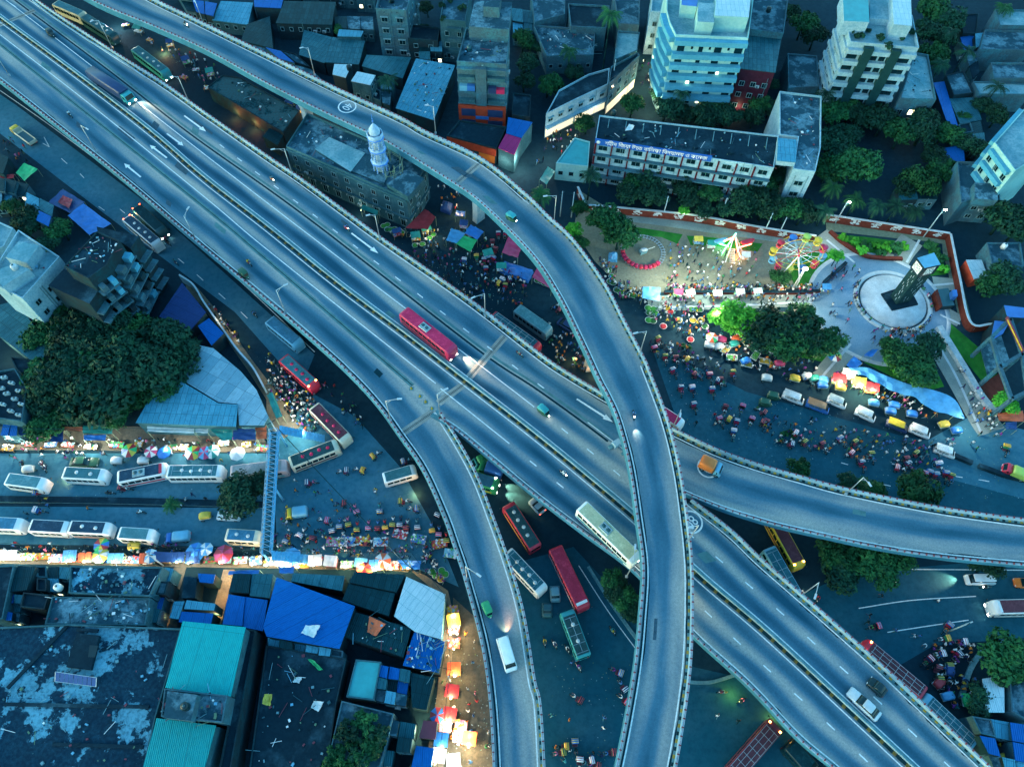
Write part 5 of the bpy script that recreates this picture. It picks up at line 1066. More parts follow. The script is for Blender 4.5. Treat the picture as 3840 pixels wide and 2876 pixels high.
LAND = [(2250, 60, 'by the tall palm near the top'), (1600, 70, 'among the flats at the top'), (1970, 220, 'right of the slim tower house'), (2060, 300, 'behind the white market row'), (2200, 460, 'left of the school roof'), (2380, 390, 'where the lit lane bends'), (2530, 400, 'below the pale blue tower'), (2700, 410, 'behind the school roof'), (2850, 370, 'under the dim maroon block'), (3030, 100, 'left of the striped flats'), (3150, 420, 'at the foot of the striped flats'), (3150, 570, 'right of the school wing'), (3340, 480, 'below the arched annex'), (3500, 480, 'left of the narrow blue roof'), (3480, 640, 'near the small blue roof'), (3530, 80, 'in the grove at the top right'), (3745, 400, 'by the scalloped balcony flats'), (3660, 560, 'beside the grey house'), (2430, 690, 'in front of the school facade'), (2620, 710, 'before the middle of the school'), (2850, 720, 'before the right end of school'), (2900, 790, 'along the park wall'), (3250, 770, 'behind the park wall'), (2290, 860, 'beside the train ride'), (2160, 830, 'at the ramp side park corner'), (2700, 1190, 'over the lit vegetable market'), (2900, 1230, 'in the grove west of plaza'), (3060, 1270, 'beside the round plaza'), (2926, 1035, 'under the ferris wheel'), (3140, 963, 'between ferris wheel and plaza'), (3400, 1350, 'above the long blue awning'), (3770, 830, 'outside the park corner'), (3750, 1060, 'outside the park by the lean-to'), (2990, 1753, 'beside the right ramp wall'), (3265, 1840, 'behind the right ramp lamp'), (3456, 1848, 'between street and right ramp'), (3773, 1518, 'by the orange awning'), (3200, 2110, 'in the clump under the right ramp'), (3700, 2124, 'on the lower right road edge'), (3780, 2480, 'at the lower right corner huts'), (320, 1230, 'below the dark brick block'), (620, 1290, 'by the blue sheet roofs'), (400, 1400, 'in the big left grove'), (240, 1520, 'in the grove near the stalls'), (560, 1420, 'against the pale market hall'), (905, 1850, 'on the divider by the footbridge'), (90, 820, 'by the blue tarps at left'), (2330, 2230, 'in the dark wedge between flyovers'), (1350, 2750, 'in the roof garden'), (3280, 130, 'on the striped flats roof'), (3280, 930, 'in the hedge north of plaza'), (2700, 850, 'on the park lawn'), (640, 1890, 'on the left street divider')]
def near(px, py, L=LAND): return min(L, key=lambda l: (l[0] - px) ** 2 + (l[1] - py) ** 2)[2]
for t in [(1267, 113, 2, 'mid'), (1602, 27, 3), (1588, 113, 2.2), (1960, 150, 4.2), (1988, 235, 4.2), (1965, 305, 3.4), (2014, 181, 3), (2054, 317, 4), (2158, 272, 3.2), (2110, 345, 2.6), (2199, 462, 3.6, 'mid'), (2371, 394, 4, 'mid'), (2489, 344, 4), (2498, 405, 4.6), (2570, 430, 3.2), (2670, 376, 4), (2634, 435, 4.2), (2724, 425, 4.2), (2815, 344, 3.5, 'mid'), (2860, 394, 4), (2828, 440, 3.6), (2887, 317, 3.2), (2964, 41, 3.2), (3012, 90, 5), (3057, 137, 4.4), (2890, 400, 3.6), (3120, 430, 4.6, 'mid'), (3180, 400, 4.2), (3215, 440, 4.4), (3270, 410, 4), (3130, 543, 6), (3193, 611, 6.2), (3112, 625, 5.2, 'mid'), (3170, 498, 4.6), (3315, 453, 5), (3383, 498, 5.2), (3474, 475, 6), (3542, 498, 4.6, 'mid'), (3500, 588, 4.2), (3451, 688, 5.2), (3383, 697, 4.2), (3533, 643, 4.2, 'mid'), (3655, 557, 4.2), (3496, 45, 6.2), (3564, 68, 6.2), (3519, 136, 5.4), (3470, 110, 4.6), (3496, 204, 5.2), (3745, 430, 4.2), (3690, 400, 3.6), (2434, 670, 4.6), (2398, 697, 4), (2575, 693, 4.2), (2453, 724, 4.6), (2742, 697, 2.6, 'fresh_lit'), (2860, 706, 5.2), (2928, 656, 4.6), (2815, 742, 5), (2362, 724, 4), (2656, 724, 4), (2566, 736, 4), (2792, 759, 5), (2870, 768, 5.2), (2950, 790, 4.4), (3010, 800, 4), (2566, 790, 1.7, 'fresh_lit'), (2281, 845, 5.6, 'mid'), (2322, 885, 4.6), (2154, 867, 3, 'fresh_lit'), (2180, 905, 2.2, 'mid'), (2167, 777, 2.6, 'mid'), (2693, 1189, 2.7, 'fresh_lit'), (2782, 1186, 4.6, 'fresh_lit'), (2740, 1206, 3.4, 'fresh_lit'), (2905, 1216, 6.6), (2955, 1270, 6.2), (2860, 1250, 5), (3005, 1262, 6), (3066, 1285, 5.2, 'mid'), (3025, 1198, 5), (3125, 1275, 4, 'mid'), (2926, 1035, 2.6, 'mid'), (3139, 963, 1.9, 'fresh_lit'), (3338, 1310, 3, 'mid'), (3406, 1347, 5, 'mid'), (3474, 1298, 4), (3428, 1395, 4.6, 'mid'), (3362, 1358, 3.2, 'fresh_lit'), (3773, 810, 6.2), (3822, 850, 5), (3768, 1044, 5.2), (3722, 1071, 4.2), (2989, 1753, 2.8, 'mid'), (3265, 1844, 3, 'mid'), (3170, 1805, 2.4), (3456, 1848, 5.2), (3773, 1518, 3, 'fresh_lit'), (3134, 2093, 4.6, 'mid'), (3247, 2106, 4.6, 'mid'), (3338, 2097, 4.6), (3157, 2142, 4), (3293, 2147, 4.2, 'mid'), (3700, 2124, 3), (3790, 2470, 5.2), (3772, 2510, 4), (3664, 2624, 3), (317, 1221, 6), (226, 1198, 5.2), (407, 1221, 6), (489, 1255, 4.8, 'mid'), (272, 1288, 6.2), (181, 1266, 5.2), (475, 1325, 7), (611, 1279, 6), (670, 1311, 5), (407, 1356, 6), (272, 1402, 6.2), (543, 1379, 7), (656, 1356, 5), (181, 1411, 5.2), (226, 1445, 6), (362, 1468, 7), (453, 1445, 6), (588, 1445, 5), (181, 1513, 5), (290, 1536, 4.2), (430, 1549, 4, 'mid'), (158, 1590, 4), (620, 1418, 4.6), (330, 1400, 5.6), (340, 1300, 6), (540, 1470, 4.4), (905, 1853, 4.6), (973, 1832, 3.6), (862, 1880, 2.6), (45, 780, 3), (113, 815, 4), (90, 855, 4), (181, 917, 3.2), (230, 860, 3.6), (2317, 2207, 2.8), (2340, 2245, 2.8, 'mid'), (2374, 2300, 2.4), (2300, 2170, 2.4), (3610, 440, 2.4, 'mid'), (2650, 785, 3), (2720, 790, 3.2)]:
    tree(*t)
for (x, y) in ((3160, 900), (3200, 915), (3240, 928), (3278, 930), (3315, 936), (3352, 940), (3385, 930), (3225, 945), (3300, 958), (3500, 940), (3520, 985), (3530, 1020), (3480, 930)): shrub(x, y, ru(1.3, 2.0), random.choice(['mid', 'fresh_lit', 'mid']), 0)
for (x, y) in ((1345, 2700), (1390, 2715), (1375, 2775), (1325, 2790), (1402, 2810), (1262, 2815), (1245, 2865), (1350, 2850), (1310, 2740), (1365, 2825), (1300, 2860), (1420, 2760)): shrub(x, y, ru(1.3, 2.2), random.choice(['mid', 'dark', 'mid']), 5)
for (x, y) in ((3190, 120), (3250, 125), (3300, 150), (3380, 150), (3330, 182), (3220, 148), (3420, 130)): shrub(x, y, ru(1.0, 1.7), 'dark', 20, 'on the striped flats roof')
for (x, y) in ((1655, 30), (1690, 10), (1735, 40), (1662, 78)): shrub(x, y, ru(.9, 1.5), 'dark', 11.5, 'on the rounded balcony flats roof')
for (x, y) in ((2960, 1625), (2975, 1640), (2940, 1632), (2560, 1300), (2580, 1310)): shrub(x, y, ru(.7, 1.0), 'mid', 0, 'lying as cut greens on the street')
# coconut palms
def frond(mb, az, L, up, droop, M):
    ca, sa = math.cos(az), math.sin(az); pts = []
    for i in range(8): t = i / 7; x = L * t * (1 - .18 * t); z = up * t - droop * t * t; pts.append(Vector((x * ca, x * sa, z)))
    s = Vector((-sa, ca, 0))
    for i in range(7):
        a, b = pts[i], pts[i + 1]; w = L * .24 * math.sin(PI * (.12 + .8 * (i + .5) / 7))
        for sd in (-1, 1):
            for k in range(2):
                q = a.lerp(b, k * .5); e = q + (b - a) * .45; tip = q + s * sd * w + (b - a) * 1.1 + Vector((0, 0, -w * .55)); mb.face([q, e, tip], M)
        mb.bar(a, b, .035, M, 3)
def palm_mesh(seed):
    R = random.Random(seed); mb = MB()
    for k in range(17): frond(mb, k * 2.4 + R.uniform(-.2, .2), R.uniform(2.6, 3.6), R.uniform(.4, 2.4), R.uniform(1.4, 3.0), LEAF['dark' if seed % 2 else 'mid'])
    return mb.mesh('crown')
PALMS = [palm_mesh(1), palm_mesh(2), palm_mesh(3)]
def palm(px, py, h, place, k=0, s=1.0):
    p = G(px, py, h); root = empty('coconut_palm', (p.x, p.y, 0)); inst('crown', PALMS[k % 3], root, (0, 0, h), ru(0, 6), s); mb = MB(); q = Vector((0, 0, 0)); n = 5
    for i in range(n): e = Vector((math.sin(i * .5) * .25 * 0, 0, h * (i + 1) / n)); mb.bar(q, e, .2 - .018 * i, BARK, 7, .2 - .018 * (i + 1)); q = e
    mb.build('trunk', root); tag(root, 'coconut palm', 'palm', 'coconut palms', place)
palm(2290, 54, 17, 'standing very tall beside the lit lane', 1, 1.25)
for k, (x, y, h, pl) in enumerate([(1453, 300, 8, 'beside the three storey white roofed house'), (2136, 190, 8, 'on the mottled low roof'), (2557, 344, 8, 'at the foot of the pale blue tower'), (2217, 655, 8, 'left end of the school front'), (2027, 724, 7, 'by the high ramp bend'), (3564, 118, 9, 'in the grove right of the striped flats'), (3628, 190, 9, 'in the grove near the pale roofs'), (3773, 27, 9, 'at the upper right corner'), (3741, 326, 8, 'in front of the wide low pale roof'), (3098, 353, 8, 'left of the striped flats foot'), (3125, 700, 8, 'in the yard right of the school'), (3293, 768, 6, 'behind the middle of the park wall'), (3365, 772, 6, 'behind the right half of the park wall'), (3211, 748, 6, 'behind the left part of the park wall'), (3093, 790, 5, 'lit at the park gate pillar'), (3430, 790, 6, 'behind the park wall near its pole'), (640, 1892, 2.2, 'dwarf one on the left street divider'), (3530, 240, 8, 'below the grove at the top right')]): palm(x, y, h, pl, k, .62 if h < 3 else 1.0)
# ---------------------------------------------------------------- street surfaces
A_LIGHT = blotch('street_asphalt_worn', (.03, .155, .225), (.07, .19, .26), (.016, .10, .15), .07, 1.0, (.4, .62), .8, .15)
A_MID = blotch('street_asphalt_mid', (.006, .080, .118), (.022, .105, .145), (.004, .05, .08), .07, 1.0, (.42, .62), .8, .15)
PAVE = blotch('footpath_paving', (.15, .14, .11), (.21, .19, .145), (.09, .085, .07), .3, 2.5, (.4, .6), .85)
DIRT = blotch('bare_earth', (.20, .20, .15), (.27, .26, .19), (.12, .125, .10), .18, 1.8, (.4, .6), .95)
GRASSM = blotch('lawn_grass', (.012, .14, .02), (.03, .22, .03), (.05, .13, .035), .5, 3.5, (.4, .6), .95)
PLAZA = blotch('plaza_paving', (.28, .32, .42), (.34, .38, .48), (.19, .23, .32), .25, 3.5, (.4, .6), .8)
PATHM = blotch('path_paving', (.21, .27, .26), (.27, .33, .31), (.14, .19, .19), .3, 3, (.4, .6), .85)
def sheet(name, px, mat, z):
    poly = [G(x, y, 0) for x, y in px]; ar = sum(poly[i].x * poly[(i + 1) % len(poly)].y - poly[(i + 1) % len(poly)].x * poly[i].y for i in range(len(poly)))
    if ar < 0: poly = poly[::-1]
    mb = MB(); mb.face([(p.x, p.y, z) for p in poly], mat); return structure(mb.build(name))
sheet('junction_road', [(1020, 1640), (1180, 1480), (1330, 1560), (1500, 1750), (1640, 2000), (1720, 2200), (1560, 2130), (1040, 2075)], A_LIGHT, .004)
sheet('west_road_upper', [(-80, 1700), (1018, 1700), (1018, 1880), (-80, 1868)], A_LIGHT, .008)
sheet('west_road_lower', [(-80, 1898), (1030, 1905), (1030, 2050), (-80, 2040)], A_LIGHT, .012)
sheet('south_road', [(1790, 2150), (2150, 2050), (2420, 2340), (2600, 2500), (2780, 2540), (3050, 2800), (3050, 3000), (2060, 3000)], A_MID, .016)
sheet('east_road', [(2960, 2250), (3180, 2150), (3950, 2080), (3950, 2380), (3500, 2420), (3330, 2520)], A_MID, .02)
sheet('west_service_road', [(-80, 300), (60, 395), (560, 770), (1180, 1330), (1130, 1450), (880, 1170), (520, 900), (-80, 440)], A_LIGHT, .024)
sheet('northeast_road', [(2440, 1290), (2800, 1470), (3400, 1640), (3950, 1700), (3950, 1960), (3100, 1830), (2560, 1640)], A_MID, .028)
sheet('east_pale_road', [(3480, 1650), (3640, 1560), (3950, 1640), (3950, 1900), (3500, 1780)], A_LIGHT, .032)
def footpath(name, px, mat=PAVE, h=.14):
    poly = [G(x, y, 0) for x, y in px]; mb = MB(); mb.prism([(p.x, p.y) for p in poly], 0, h, CONC_D, mat); return structure(mb.build(name))
footpath('north_footpath', [(-80, 1600), (960, 1600), (1000, 1660), (1000, 1698), (620, 1696), (400, 1690), (-80, 1688)])
footpath('south_footpath', [(-80, 2075), (700, 2088), (1480, 2112), (1540, 2128), (1530, 2146), (1440, 2138), (700, 2126), (-80, 2112)])
footpath('west_footpath', [(690, 1040), (745, 1085), (800, 1150), (880, 1260), (960, 1370), (1060, 1500), (1128, 1600), (1060, 1650), (1000, 1590), (1000, 1500), (930, 1390), (850, 1275), (770, 1165), (700, 1085)])
footpath('corner_footpath', [(1530, 2130), (1600, 2160), (1680, 2215), (1700, 2300), (1690, 2600), (1660, 2900), (1590, 2900), (1640, 2600), (1655, 2400), (1664, 2240), (1600, 2190)])
sheet('market_yard', [(1700, 2240), (1800, 2330), (1850, 2620), (1870, 2930), (1600, 2930), (1660, 2600), (1690, 2400)], blotch('market_mud', (.07, .075, .065), (.12, .115, .09), (.04, .045, .042), .3, 2.2, (.42, .6), .9), .036)
sheet('fairground_earth', [(2180, 720), (2310, 800), (2850, 880), (3060, 900), (3160, 990), (3100, 1080), (2480, 1098), (2340, 1090), (2230, 980), (2150, 860)], DIRT, .006)
for k, px in enumerate(([(2575, 885), (2640, 888), (2780, 905), (2860, 915), (2840, 945), (2700, 925), (2590, 920)], [(2360, 850), (2420, 858), (2560, 880), (2540, 915), (2480, 890), (2380, 880)], [(2985, 960), (3080, 935), (3165, 985), (3080, 1075), (2985, 1080), (2960, 1030)], [(3140, 880), (3250, 890), (3400, 910), (3385, 965), (3240, 960), (3180, 930)], [(3480, 925), (3522, 930), (3548, 1030), (3490, 1035)], [(3500, 1195), (3560, 1210), (3700, 1330), (3790, 1500), (3780, 1580), (3690, 1440), (3600, 1330)], [(3240, 1360), (3330, 1290), (3470, 1300), (3540, 1450), (3500, 1460), (3380, 1430)], [(2840, 1180), (3060, 1160), (3160, 1280), (3100, 1360), (2950, 1330), (2830, 1270)])):
    mb = MB(); poly = [G(x, y, 0) for x, y in px]; mb.prism([(p.x, p.y) for p in poly], .0, .05 + k * .001, GRASSM); structure(mb.build('lawn'))
PC = G(3293, 1152); mb = MB(); mb.lathe((PC.x, PC.y, 0), [(.01, .06), (15.0, .06), (15.0, 0)], PLAZA, 64); structure(mb.build('round_plaza'))
mb = MB(); mb.lathe((PC.x, PC.y, 0), [(14.3, .075), (15.2, .075), (15.2, 0)], plain('pale_kerb', (.48, .52, .55), .8, 0, .25, 1), 64); structure(mb.build('plaza_border'))
KERB = MATS['pale_kerb']
def strip(name, pts, w, mat, z): P = smooth([G(x, y, z) for x, y in pts], 30); mb = MB(); ribbon(mb, offset(P, w / 2), offset(P, -w / 2), mat); return structure(mb.build(name))
strip('park_path', [(2240, 800), (2420, 818), (2700, 858), (2900, 885), (3060, 905)], 3.4, PATHM, .055)
strip('park_path', [(3075, 880), (3140, 930), (3210, 990)], 5.0, PATHM, .057); strip('park_path', [(3420, 900), (3380, 950), (3345, 1010)], 5.2, PATHM, .058)
strip('park_path', [(2430, 1138), (2700, 1132), (3080, 1118)], 4.0, PATHM, .0555); strip('park_path', [(3480, 1240), (3560, 1350), (3680, 1560), (3720, 1620)], 6.0, PATHM, .059)
strip('park_path', [(3190, 1290), (3120, 1370), (3080, 1420)], 4.0, PATHM, .0585); strip('park_path', [(3098, 850), (3300, 872), (3530, 900), (3560, 960), (3620, 1200)], 2.6, plain('brick_path', (.30, .20, .14), .85, 0, .35, 1.5), .0545); strip('park_path', [(3500, 1060), (3580, 1068)], 3.5, PATHM, .0565); strip('park_path', [(3500, 1150), (3600, 1205)], 3.5, PATHM, .0567)
for pts in ([(3100, 900), (3205, 985)], [(3448, 900), (3400, 985)], [(2440, 1152), (2700, 1148), (3050, 1131)], [(3510, 1280), (3590, 1420), (3678, 1620)], [(3190, 1290), (3085, 1410)], [(3500, 1070), (3575, 1063)], [(3525, 1180), (3600, 1215)]): strip('path_line', pts, .5, KERB, .09)
for pts in ([(3220, 2280), (3420, 2250), (3660, 2235)], [(3328, 2370), (3470, 2348), (3632, 2324)], [(3420, 2134), (3950, 2138)]): strip('road_line', pts, .15, WHITE, .03)
for pts in ([(370, 775), (392, 790)], [(450, 785), (468, 800)], [(668, 970), (690, 988)], [(738, 1030), (762, 1052)], [(820, 1100), (845, 1122)], [(903, 1170), (928, 1194)], [(165, 515), (185, 552)], [(230, 595), (252, 615)], [(300, 652), (315, 668)], [(160, 538), (185, 552)]): strip('road_line', pts, .14, WHITE, .034)
for pts in ([(0, 340), (200, 480), (430, 655), (640, 835), (900, 1055), (1180, 1320)],): strip('road_line', pts, .14, WHITE, .0345)
for pts in ([(3085, 1685), (3110, 1695)], [(3155, 1735), (3180, 1742)], [(3235, 1715), (3260, 1722)], [(3345, 1738), (3380, 1748)], [(3292, 1812), (3340, 1822)], [(3460, 1762), (3500, 1770)], [(3580, 1785), (3610, 1790)], [(3670, 1798), (3710, 1805)]): strip('road_line', pts, .14, WHITE, .036)
strip('road_line', [(2170, 2120), (2280, 2290), (2390, 2440)], .14, WHITE, .02)
sheet('alley_floor', [(652, 2126), (700, 2126), (630, 2350), (585, 2350)], PAVE, .04); sheet('alley_floor', [(838, 2135), (880, 2135), (830, 2340), (786, 2340)], PAVE, .044)
# dividers
def kerbwall(name, label, cat, pts, w, h, mat, top=None, z=0):
    P = smooth([G(x, y, z) for x, y in pts], 40); mb = MB(); wallstrip(mb, P, w / 2, -w / 2, h, mat, top); return tag(mb.build(name), label, cat)
kerbwall('road_divider', 'long low concrete divider along the middle of the left street', 'divider', [(-80, 1872), (400, 1878), (800, 1888), (1000, 1895)], 1.2, .35, CONC_D, SL_DARK)
kerbwall('road_divider', 'dark narrow barrier between the vans and the right ramp', 'divider', [(3520, 1690), (3640, 1740)], .8, .9, SL_DARK)
kerbwall('road_divider', 'dark long barrier heading to the right edge', 'divider', [(3665, 1750), (3780, 1790), (3900, 1812)], .8, .9, SL_DARK)
kerbwall('kerb_wall', 'curved low kerb around the dark wedge under the high ramp', 'kerb', [(2205, 2126), (2290, 2260), (2390, 2400), (2500, 2530), (2640, 2560), (2760, 2530)], .5, .5, CONC_D)
kerbwall('kerb_wall', 'low kerb curving past the lower right market', 'kerb', [(3600, 2620), (3640, 2500), (3700, 2430), (3790, 2400)], .8, .4, CONC_D)
kerbwall('boundary_wall', 'white topped wall following the curved left footpath', 'wall', [(688, 1058), (740, 1095), (780, 1160), (840, 1245), (900, 1330), (960, 1400), (1002, 1475)], .35, 2.6, W_WHITE, KERB)
# park walls
def parkwall(label, pts, h=2.3):
    P = smooth([G(x, y, h) - Vector((0, 0, h)) for x, y in pts], 40); root = empty('park_wall', P[0]); tag(root, label, 'wall'); P = [p - root.location for p in P]
    mb = MB(); wallstrip(mb, P, .15, -.15, h - .12, BRICKRED); mb.build('brick_panel', root); mb = MB(); wallstrip(mb, P, .24, -.24, .12, KERB, KERB, h - .12); mb.build('coping', root)
    n = max(2, int(length(P) / 4.6)); Q = even(P, n * 4 + 1)
    for k in range(n):
        a, b = Q[k * 4 + 1], Q[k * 4 + 3]; d = (b - a).normalized(); nn = Vector((-d.y, d.x, 0)); nn = nn if nn.y < 0 else -nn; mb = MB()
        for m in range(22): t = ru(0, .75); u = d * (b - a).length * t; z = ru(.5, 1.8); w2, h2 = ru(.2, .7), ru(.12, .4); c = a + u + nn * (.16 + m * .0007); mb.face([c + Vector((0, 0, z)), c + d * w2 + Vector((0, 0, z)), c + d * w2 + Vector((0, 0, z + h2)), c + Vector((0, 0, z + h2))], KERB)
        mb.build('painted_lettering', root)
    return root
parkwall('long red park wall with white painted lettering behind the fairground', [(2199, 768), (2300, 776), (2600, 806), (2840, 849), (3062, 884)])
parkwall('red park wall with white lettering north of the round plaza', [(3098, 804), (3300, 834), (3564, 874)])
parkwall('red park wall running down the right side of the plaza', [(3566, 876), (3600, 1040), (3641, 1207), (3723, 1214)])
parkwall('short red wall stub by the ramp side park corner', [(2167, 700), (2197, 766)])
kerbwall('boundary_wall', 'white mosaic wall slanting along the lower right park path', 'wall', [(3515, 1232), (3600, 1370), (3680, 1500), (3738, 1556)], 1.3, 1.0, blotch('mosaic_white', (.42, .45, .48), (.60, .62, .63), (.2, .22, .26), 2, 9, (.4, .6)))
kerbwall('planter_wall', 'low red brick planter wall north of the plaza', 'planter wall', [(3110, 872), (3160, 915), (3235, 960), (3300, 972), (3380, 975)], .8, .7, BRICKRED)
kerbwall('planter_wall', 'low red wall between the fairground and the market path', 'planter wall', [(2490, 1100), (2700, 1100), (3050, 1098), (3090, 1060), (3170, 990)], .7, .7, BRICKRED, SL_DARK)
# clock tower and its plinth
c0 = G(3345, 1134); root = tag(empty('fountain_plinth', c0), 'round white tiled plinth with dark ring around the clock tower', 'plinth'); TILE = blotch('white_tile', (.52, .58, .62), (.66, .70, .72), (.34, .40, .46), .9, 4, (.35, .6))
mb = MB(); mb.lathe((0, 0, 0), [(.01, .75), (6.9, .75), (6.9, 0)], TILE, 56); mb.build('tiled_disc', root)
mb = MB(); mb.lathe((0, 0, 0), [(6.9, .2), (7.4, .2)], plain('dark_water', (.02, .05, .07), .15, 0, .2, 1), 56); mb.build('water_ring', root)
mb = MB(); mb.lathe((0, 0, 0), [(7.4, 0.1), (7.4, .55), (8.3, .55), (8.3, 0)], KERB, 56); mb.build('rim_seat', root)
TB = plain('tower_brick', (.075, .05, .045), .8, 0, .4, 2); cr = [G(x, y, 13.6) for x, y in ((3444, 969), (3469, 1003), (3523, 991), (3501, 951))]; tc = sum(cr, Vector()) / 4; tc.z = 0
root = tag(empty('clock_tower', tc), 'tall square dark brick clock tower with white clock faces', 'clock tower'); L = [c - tc for c in cr]; L = [Vector((p.x, p.y, 0)) for p in L]
mb = MB(); mb.prism([p * 1.0 for p in L], .75, 10.6, TB); mb.build('shaft', root); mb = MB(); mb.prism([p * 1.12 for p in L], 10.6, 13.6, P_['black'], P_['skyblue']); mb.build('clock_house', root)
mb = MB(); mb.prism([p * 1.9 for p in L], .7, 1.1, SL_DARK); mb.build('base_step', root)
for i in range(4):
    a, b = L[i], L[(i + 1) % 4]; d = (b - a).normalized(); m = (a + b) / 2; n = Vector((d.y, -d.x, 0)); n = n if n.dot(m) > 0 else -n; e = m.length * 1.12 + .03; cc = n * e + Vector((0, 0, 12.1)); up = Vector((0, 0, 1)); mb = MB(); r1 = 1.2
    mb.face([cc + d * sx * 1.02 + up * sz * 1.02 for sx, sz in ((-1, -1), (1, -1), (1, 1), (-1, 1))], plain('clock_white', (.7, .72, .7), .5, 0, .1, 2))
    o = n * .02
    for k in range(12): t = 2 * PI * k / 12; q = cc + o + d * math.sin(t) * .78 + up * math.cos(t) * .78; rd = d * math.sin(t) + up * math.cos(t); td = d * math.cos(t) - up * math.sin(t); mb.face([q - rd * .2 - td * .07, q + rd * .17 - td * .07, q + rd * .17 + td * .07, q - rd * .2 + td * .07], P_['black'])
    for t, ln, w2 in ((-.35, .7, .06), (1.35, .5, .08)): rd = d * math.sin(t) + up * math.cos(t); td = d * math.cos(t) - up * math.sin(t); q = cc + o * 2; mb.face([q - td * w2 - rd * .1, q + rd * ln - td * w2 * .5, q + rd * ln + td * w2 * .5, q + td * w2 - rd * .1], P_['black'])
    mb.build('clock_face', root)
    for k in range(16): u = ru(-.36, .36) * (b - a).length; z = 1.6 + k * .55; q = n * (m.length + .015) + d * u + up * z; mb = MB(); mb.face([q, q + d * .09, q + d * .09 + up * .75, q + up * .75], KERB); mb.build('slit_window', root)
# amusement rides
tc = G(2410, 948); root = tag(empty('train_ride', tc), 'toy train ride of red cars on a small circular track', 'train ride'); RAD = 4.6; mb = MB()
for rr in (RAD - .35, RAD + .35):
    for k in range(48): t, t2 = 2 * PI * k / 48, 2 * PI * (k + 1) / 48; mb.bar((rr * math.cos(t), rr * math.sin(t), .28), (rr * math.cos(t2), rr * math.sin(t2), .28), .06, STEEL, 4)
for k in range(40): t = 2 * PI * k / 40; mb.box((RAD * math.cos(t), RAD * math.sin(t), .2), (1.1, .16, .1), STEEL, t)
mb.build('track', root)
for k in range(11):
    t = math.radians(184 + k * 12.5); p = Vector((RAD * math.cos(t), RAD * math.sin(t), .3)); mb = MB(); a = t + PI / 2; eng = k == 10
    mb2 = MB(); loft(mb2, [(-.42, .4, .1, .55, .1), (-.3, .45, .05, .75, .12), (.3, .45, .05, .6 if not eng else .95, .15), (.42, .35, .1, .5, .12)], P_['crimson' if k % 3 else 'red']); o = mb2.build('train_car' if not eng else 'engine', root, p, a)
    mb = MB(); mb.box((-.1, 0, .62), (.4, .6, .1), P_['black']); mb.build('seat', o)
mb = MB(); mb.box((0, 0, .4), (1.6, 1.0, .8), P_['grey'], .4); mb.blob((.2, .1, .9), (.9, .5, .4), P_['silver']); mb.bar((.5, 0, .9), (2.6, .7, 1.2), .06, STEEL, 5); tag(mb.build('motor_block', None, tc), 'grey covered motor in the centre of the train ride', 'motor')
LG = glow('led_green', (.1, 1, .35), 3.0); LR = glow('led_red', (1, .10, .06), 3.0)
sc = G(2742, 985); root = tag(empty('swing_boat_ride', sc), 'swing ride outlined in green and red light strips', 'swing ride'); up = Vector((0, 0, 1))
def gp(px, py, z): return G(px, py, z) - sc
ap = gp(2757, 878, 5.2)
for a, b, m, nm in ((gp(2709, 950, .2), gp(2760, 876, 5.6), LG, 'light_strip'), (gp(2768, 946, .6), gp(2759, 895, 4.6), LR, 'light_strip'), (gp(2766, 930, 1.0), gp(2818, 915, 1.6), LR, 'light_strip'), (gp(2716, 905, 3.5), gp(2752, 890, 4.8), LR, 'light_strip'), (gp(2690, 912, 1.6), gp(2732, 925, 1.2), LG, 'light_strip')):
    mb = MB(); mb.bar(a, b, .13, m, 5); mb.build(nm, root)
for a, b in ((gp(2704, 960, 0), ap), (gp(2790, 960, 0), ap), (gp(2720, 985, 0), ap), (gp(2780, 985, 0), ap)): mb = MB(); mb.bar(a, b, .1, STEEL, 5); mb.build('frame_leg', root)
for q, cl in ((gp(2700, 908, 1.6), 'skyblue'), (gp(2800, 912, 1.6), 'red')): mb = MB(); loft(mb, [(-1.6, .25, .5, .9, .1), (-.9, .55, .1, .7, .15), (.9, .55, .1, .7, .15), (1.6, .25, .5, .9, .1)], P_[cl]); mb.build('swing_boat', root, q, .3)
mb = MB(); a = gp(2745, 985, 0); b = gp(2747, 935, 2.0)
for s in (-.5, .5): mb.bar(a + Vector((s, 0, 0)), b + Vector((s, 0, 0)), .05, STEEL, 4)
for k in range(9): q = a.lerp(b, k / 8); mb.box(q, (1.1, .25, .05), STEEL)
mb.build('stair', root)
fc = G(2996, 945, 7.2); root = tag(empty('ferris_wheel', (fc.x, fc.y, 0)), 'small ferris wheel with round blue, red and yellow gondolas', 'ferris wheel'); RW = 5.2; H = 7.0; wa = math.radians(-8); wx = Vector((math.cos(wa), math.sin(wa), 0)); wn = Vector((-math.sin(wa), math.cos(wa), 0)); cols = ['skyblue', 'crimson', 'yellow', 'lime', 'blue', 'red', 'yellow', 'skyblue', 'crimson', 'lime', 'blue', 'red']
wp = lambda t, r, s=0: wx * r * math.cos(t) + Vector((0, 0, H + r * math.sin(t))) + wn * s
for s in (-.7, .7):
    mb = MB(); N = 24
    for k in range(N): mb.bar(wp(2 * PI * k / N, RW * .93, s), wp(2 * PI * (k + 1) / N, RW * .93, s), .06, P_['yellow'], 4); 
    mb.build('wheel_rim', root); mb = MB()
    for k in range(N // 2): mb.bar(wp(4 * PI * k / N, RW * .5, s), wp(4 * PI * (k + 1) / N, RW * .5, s), .05, P_['skyblue'], 4)
    mb.build('inner_ring', root)
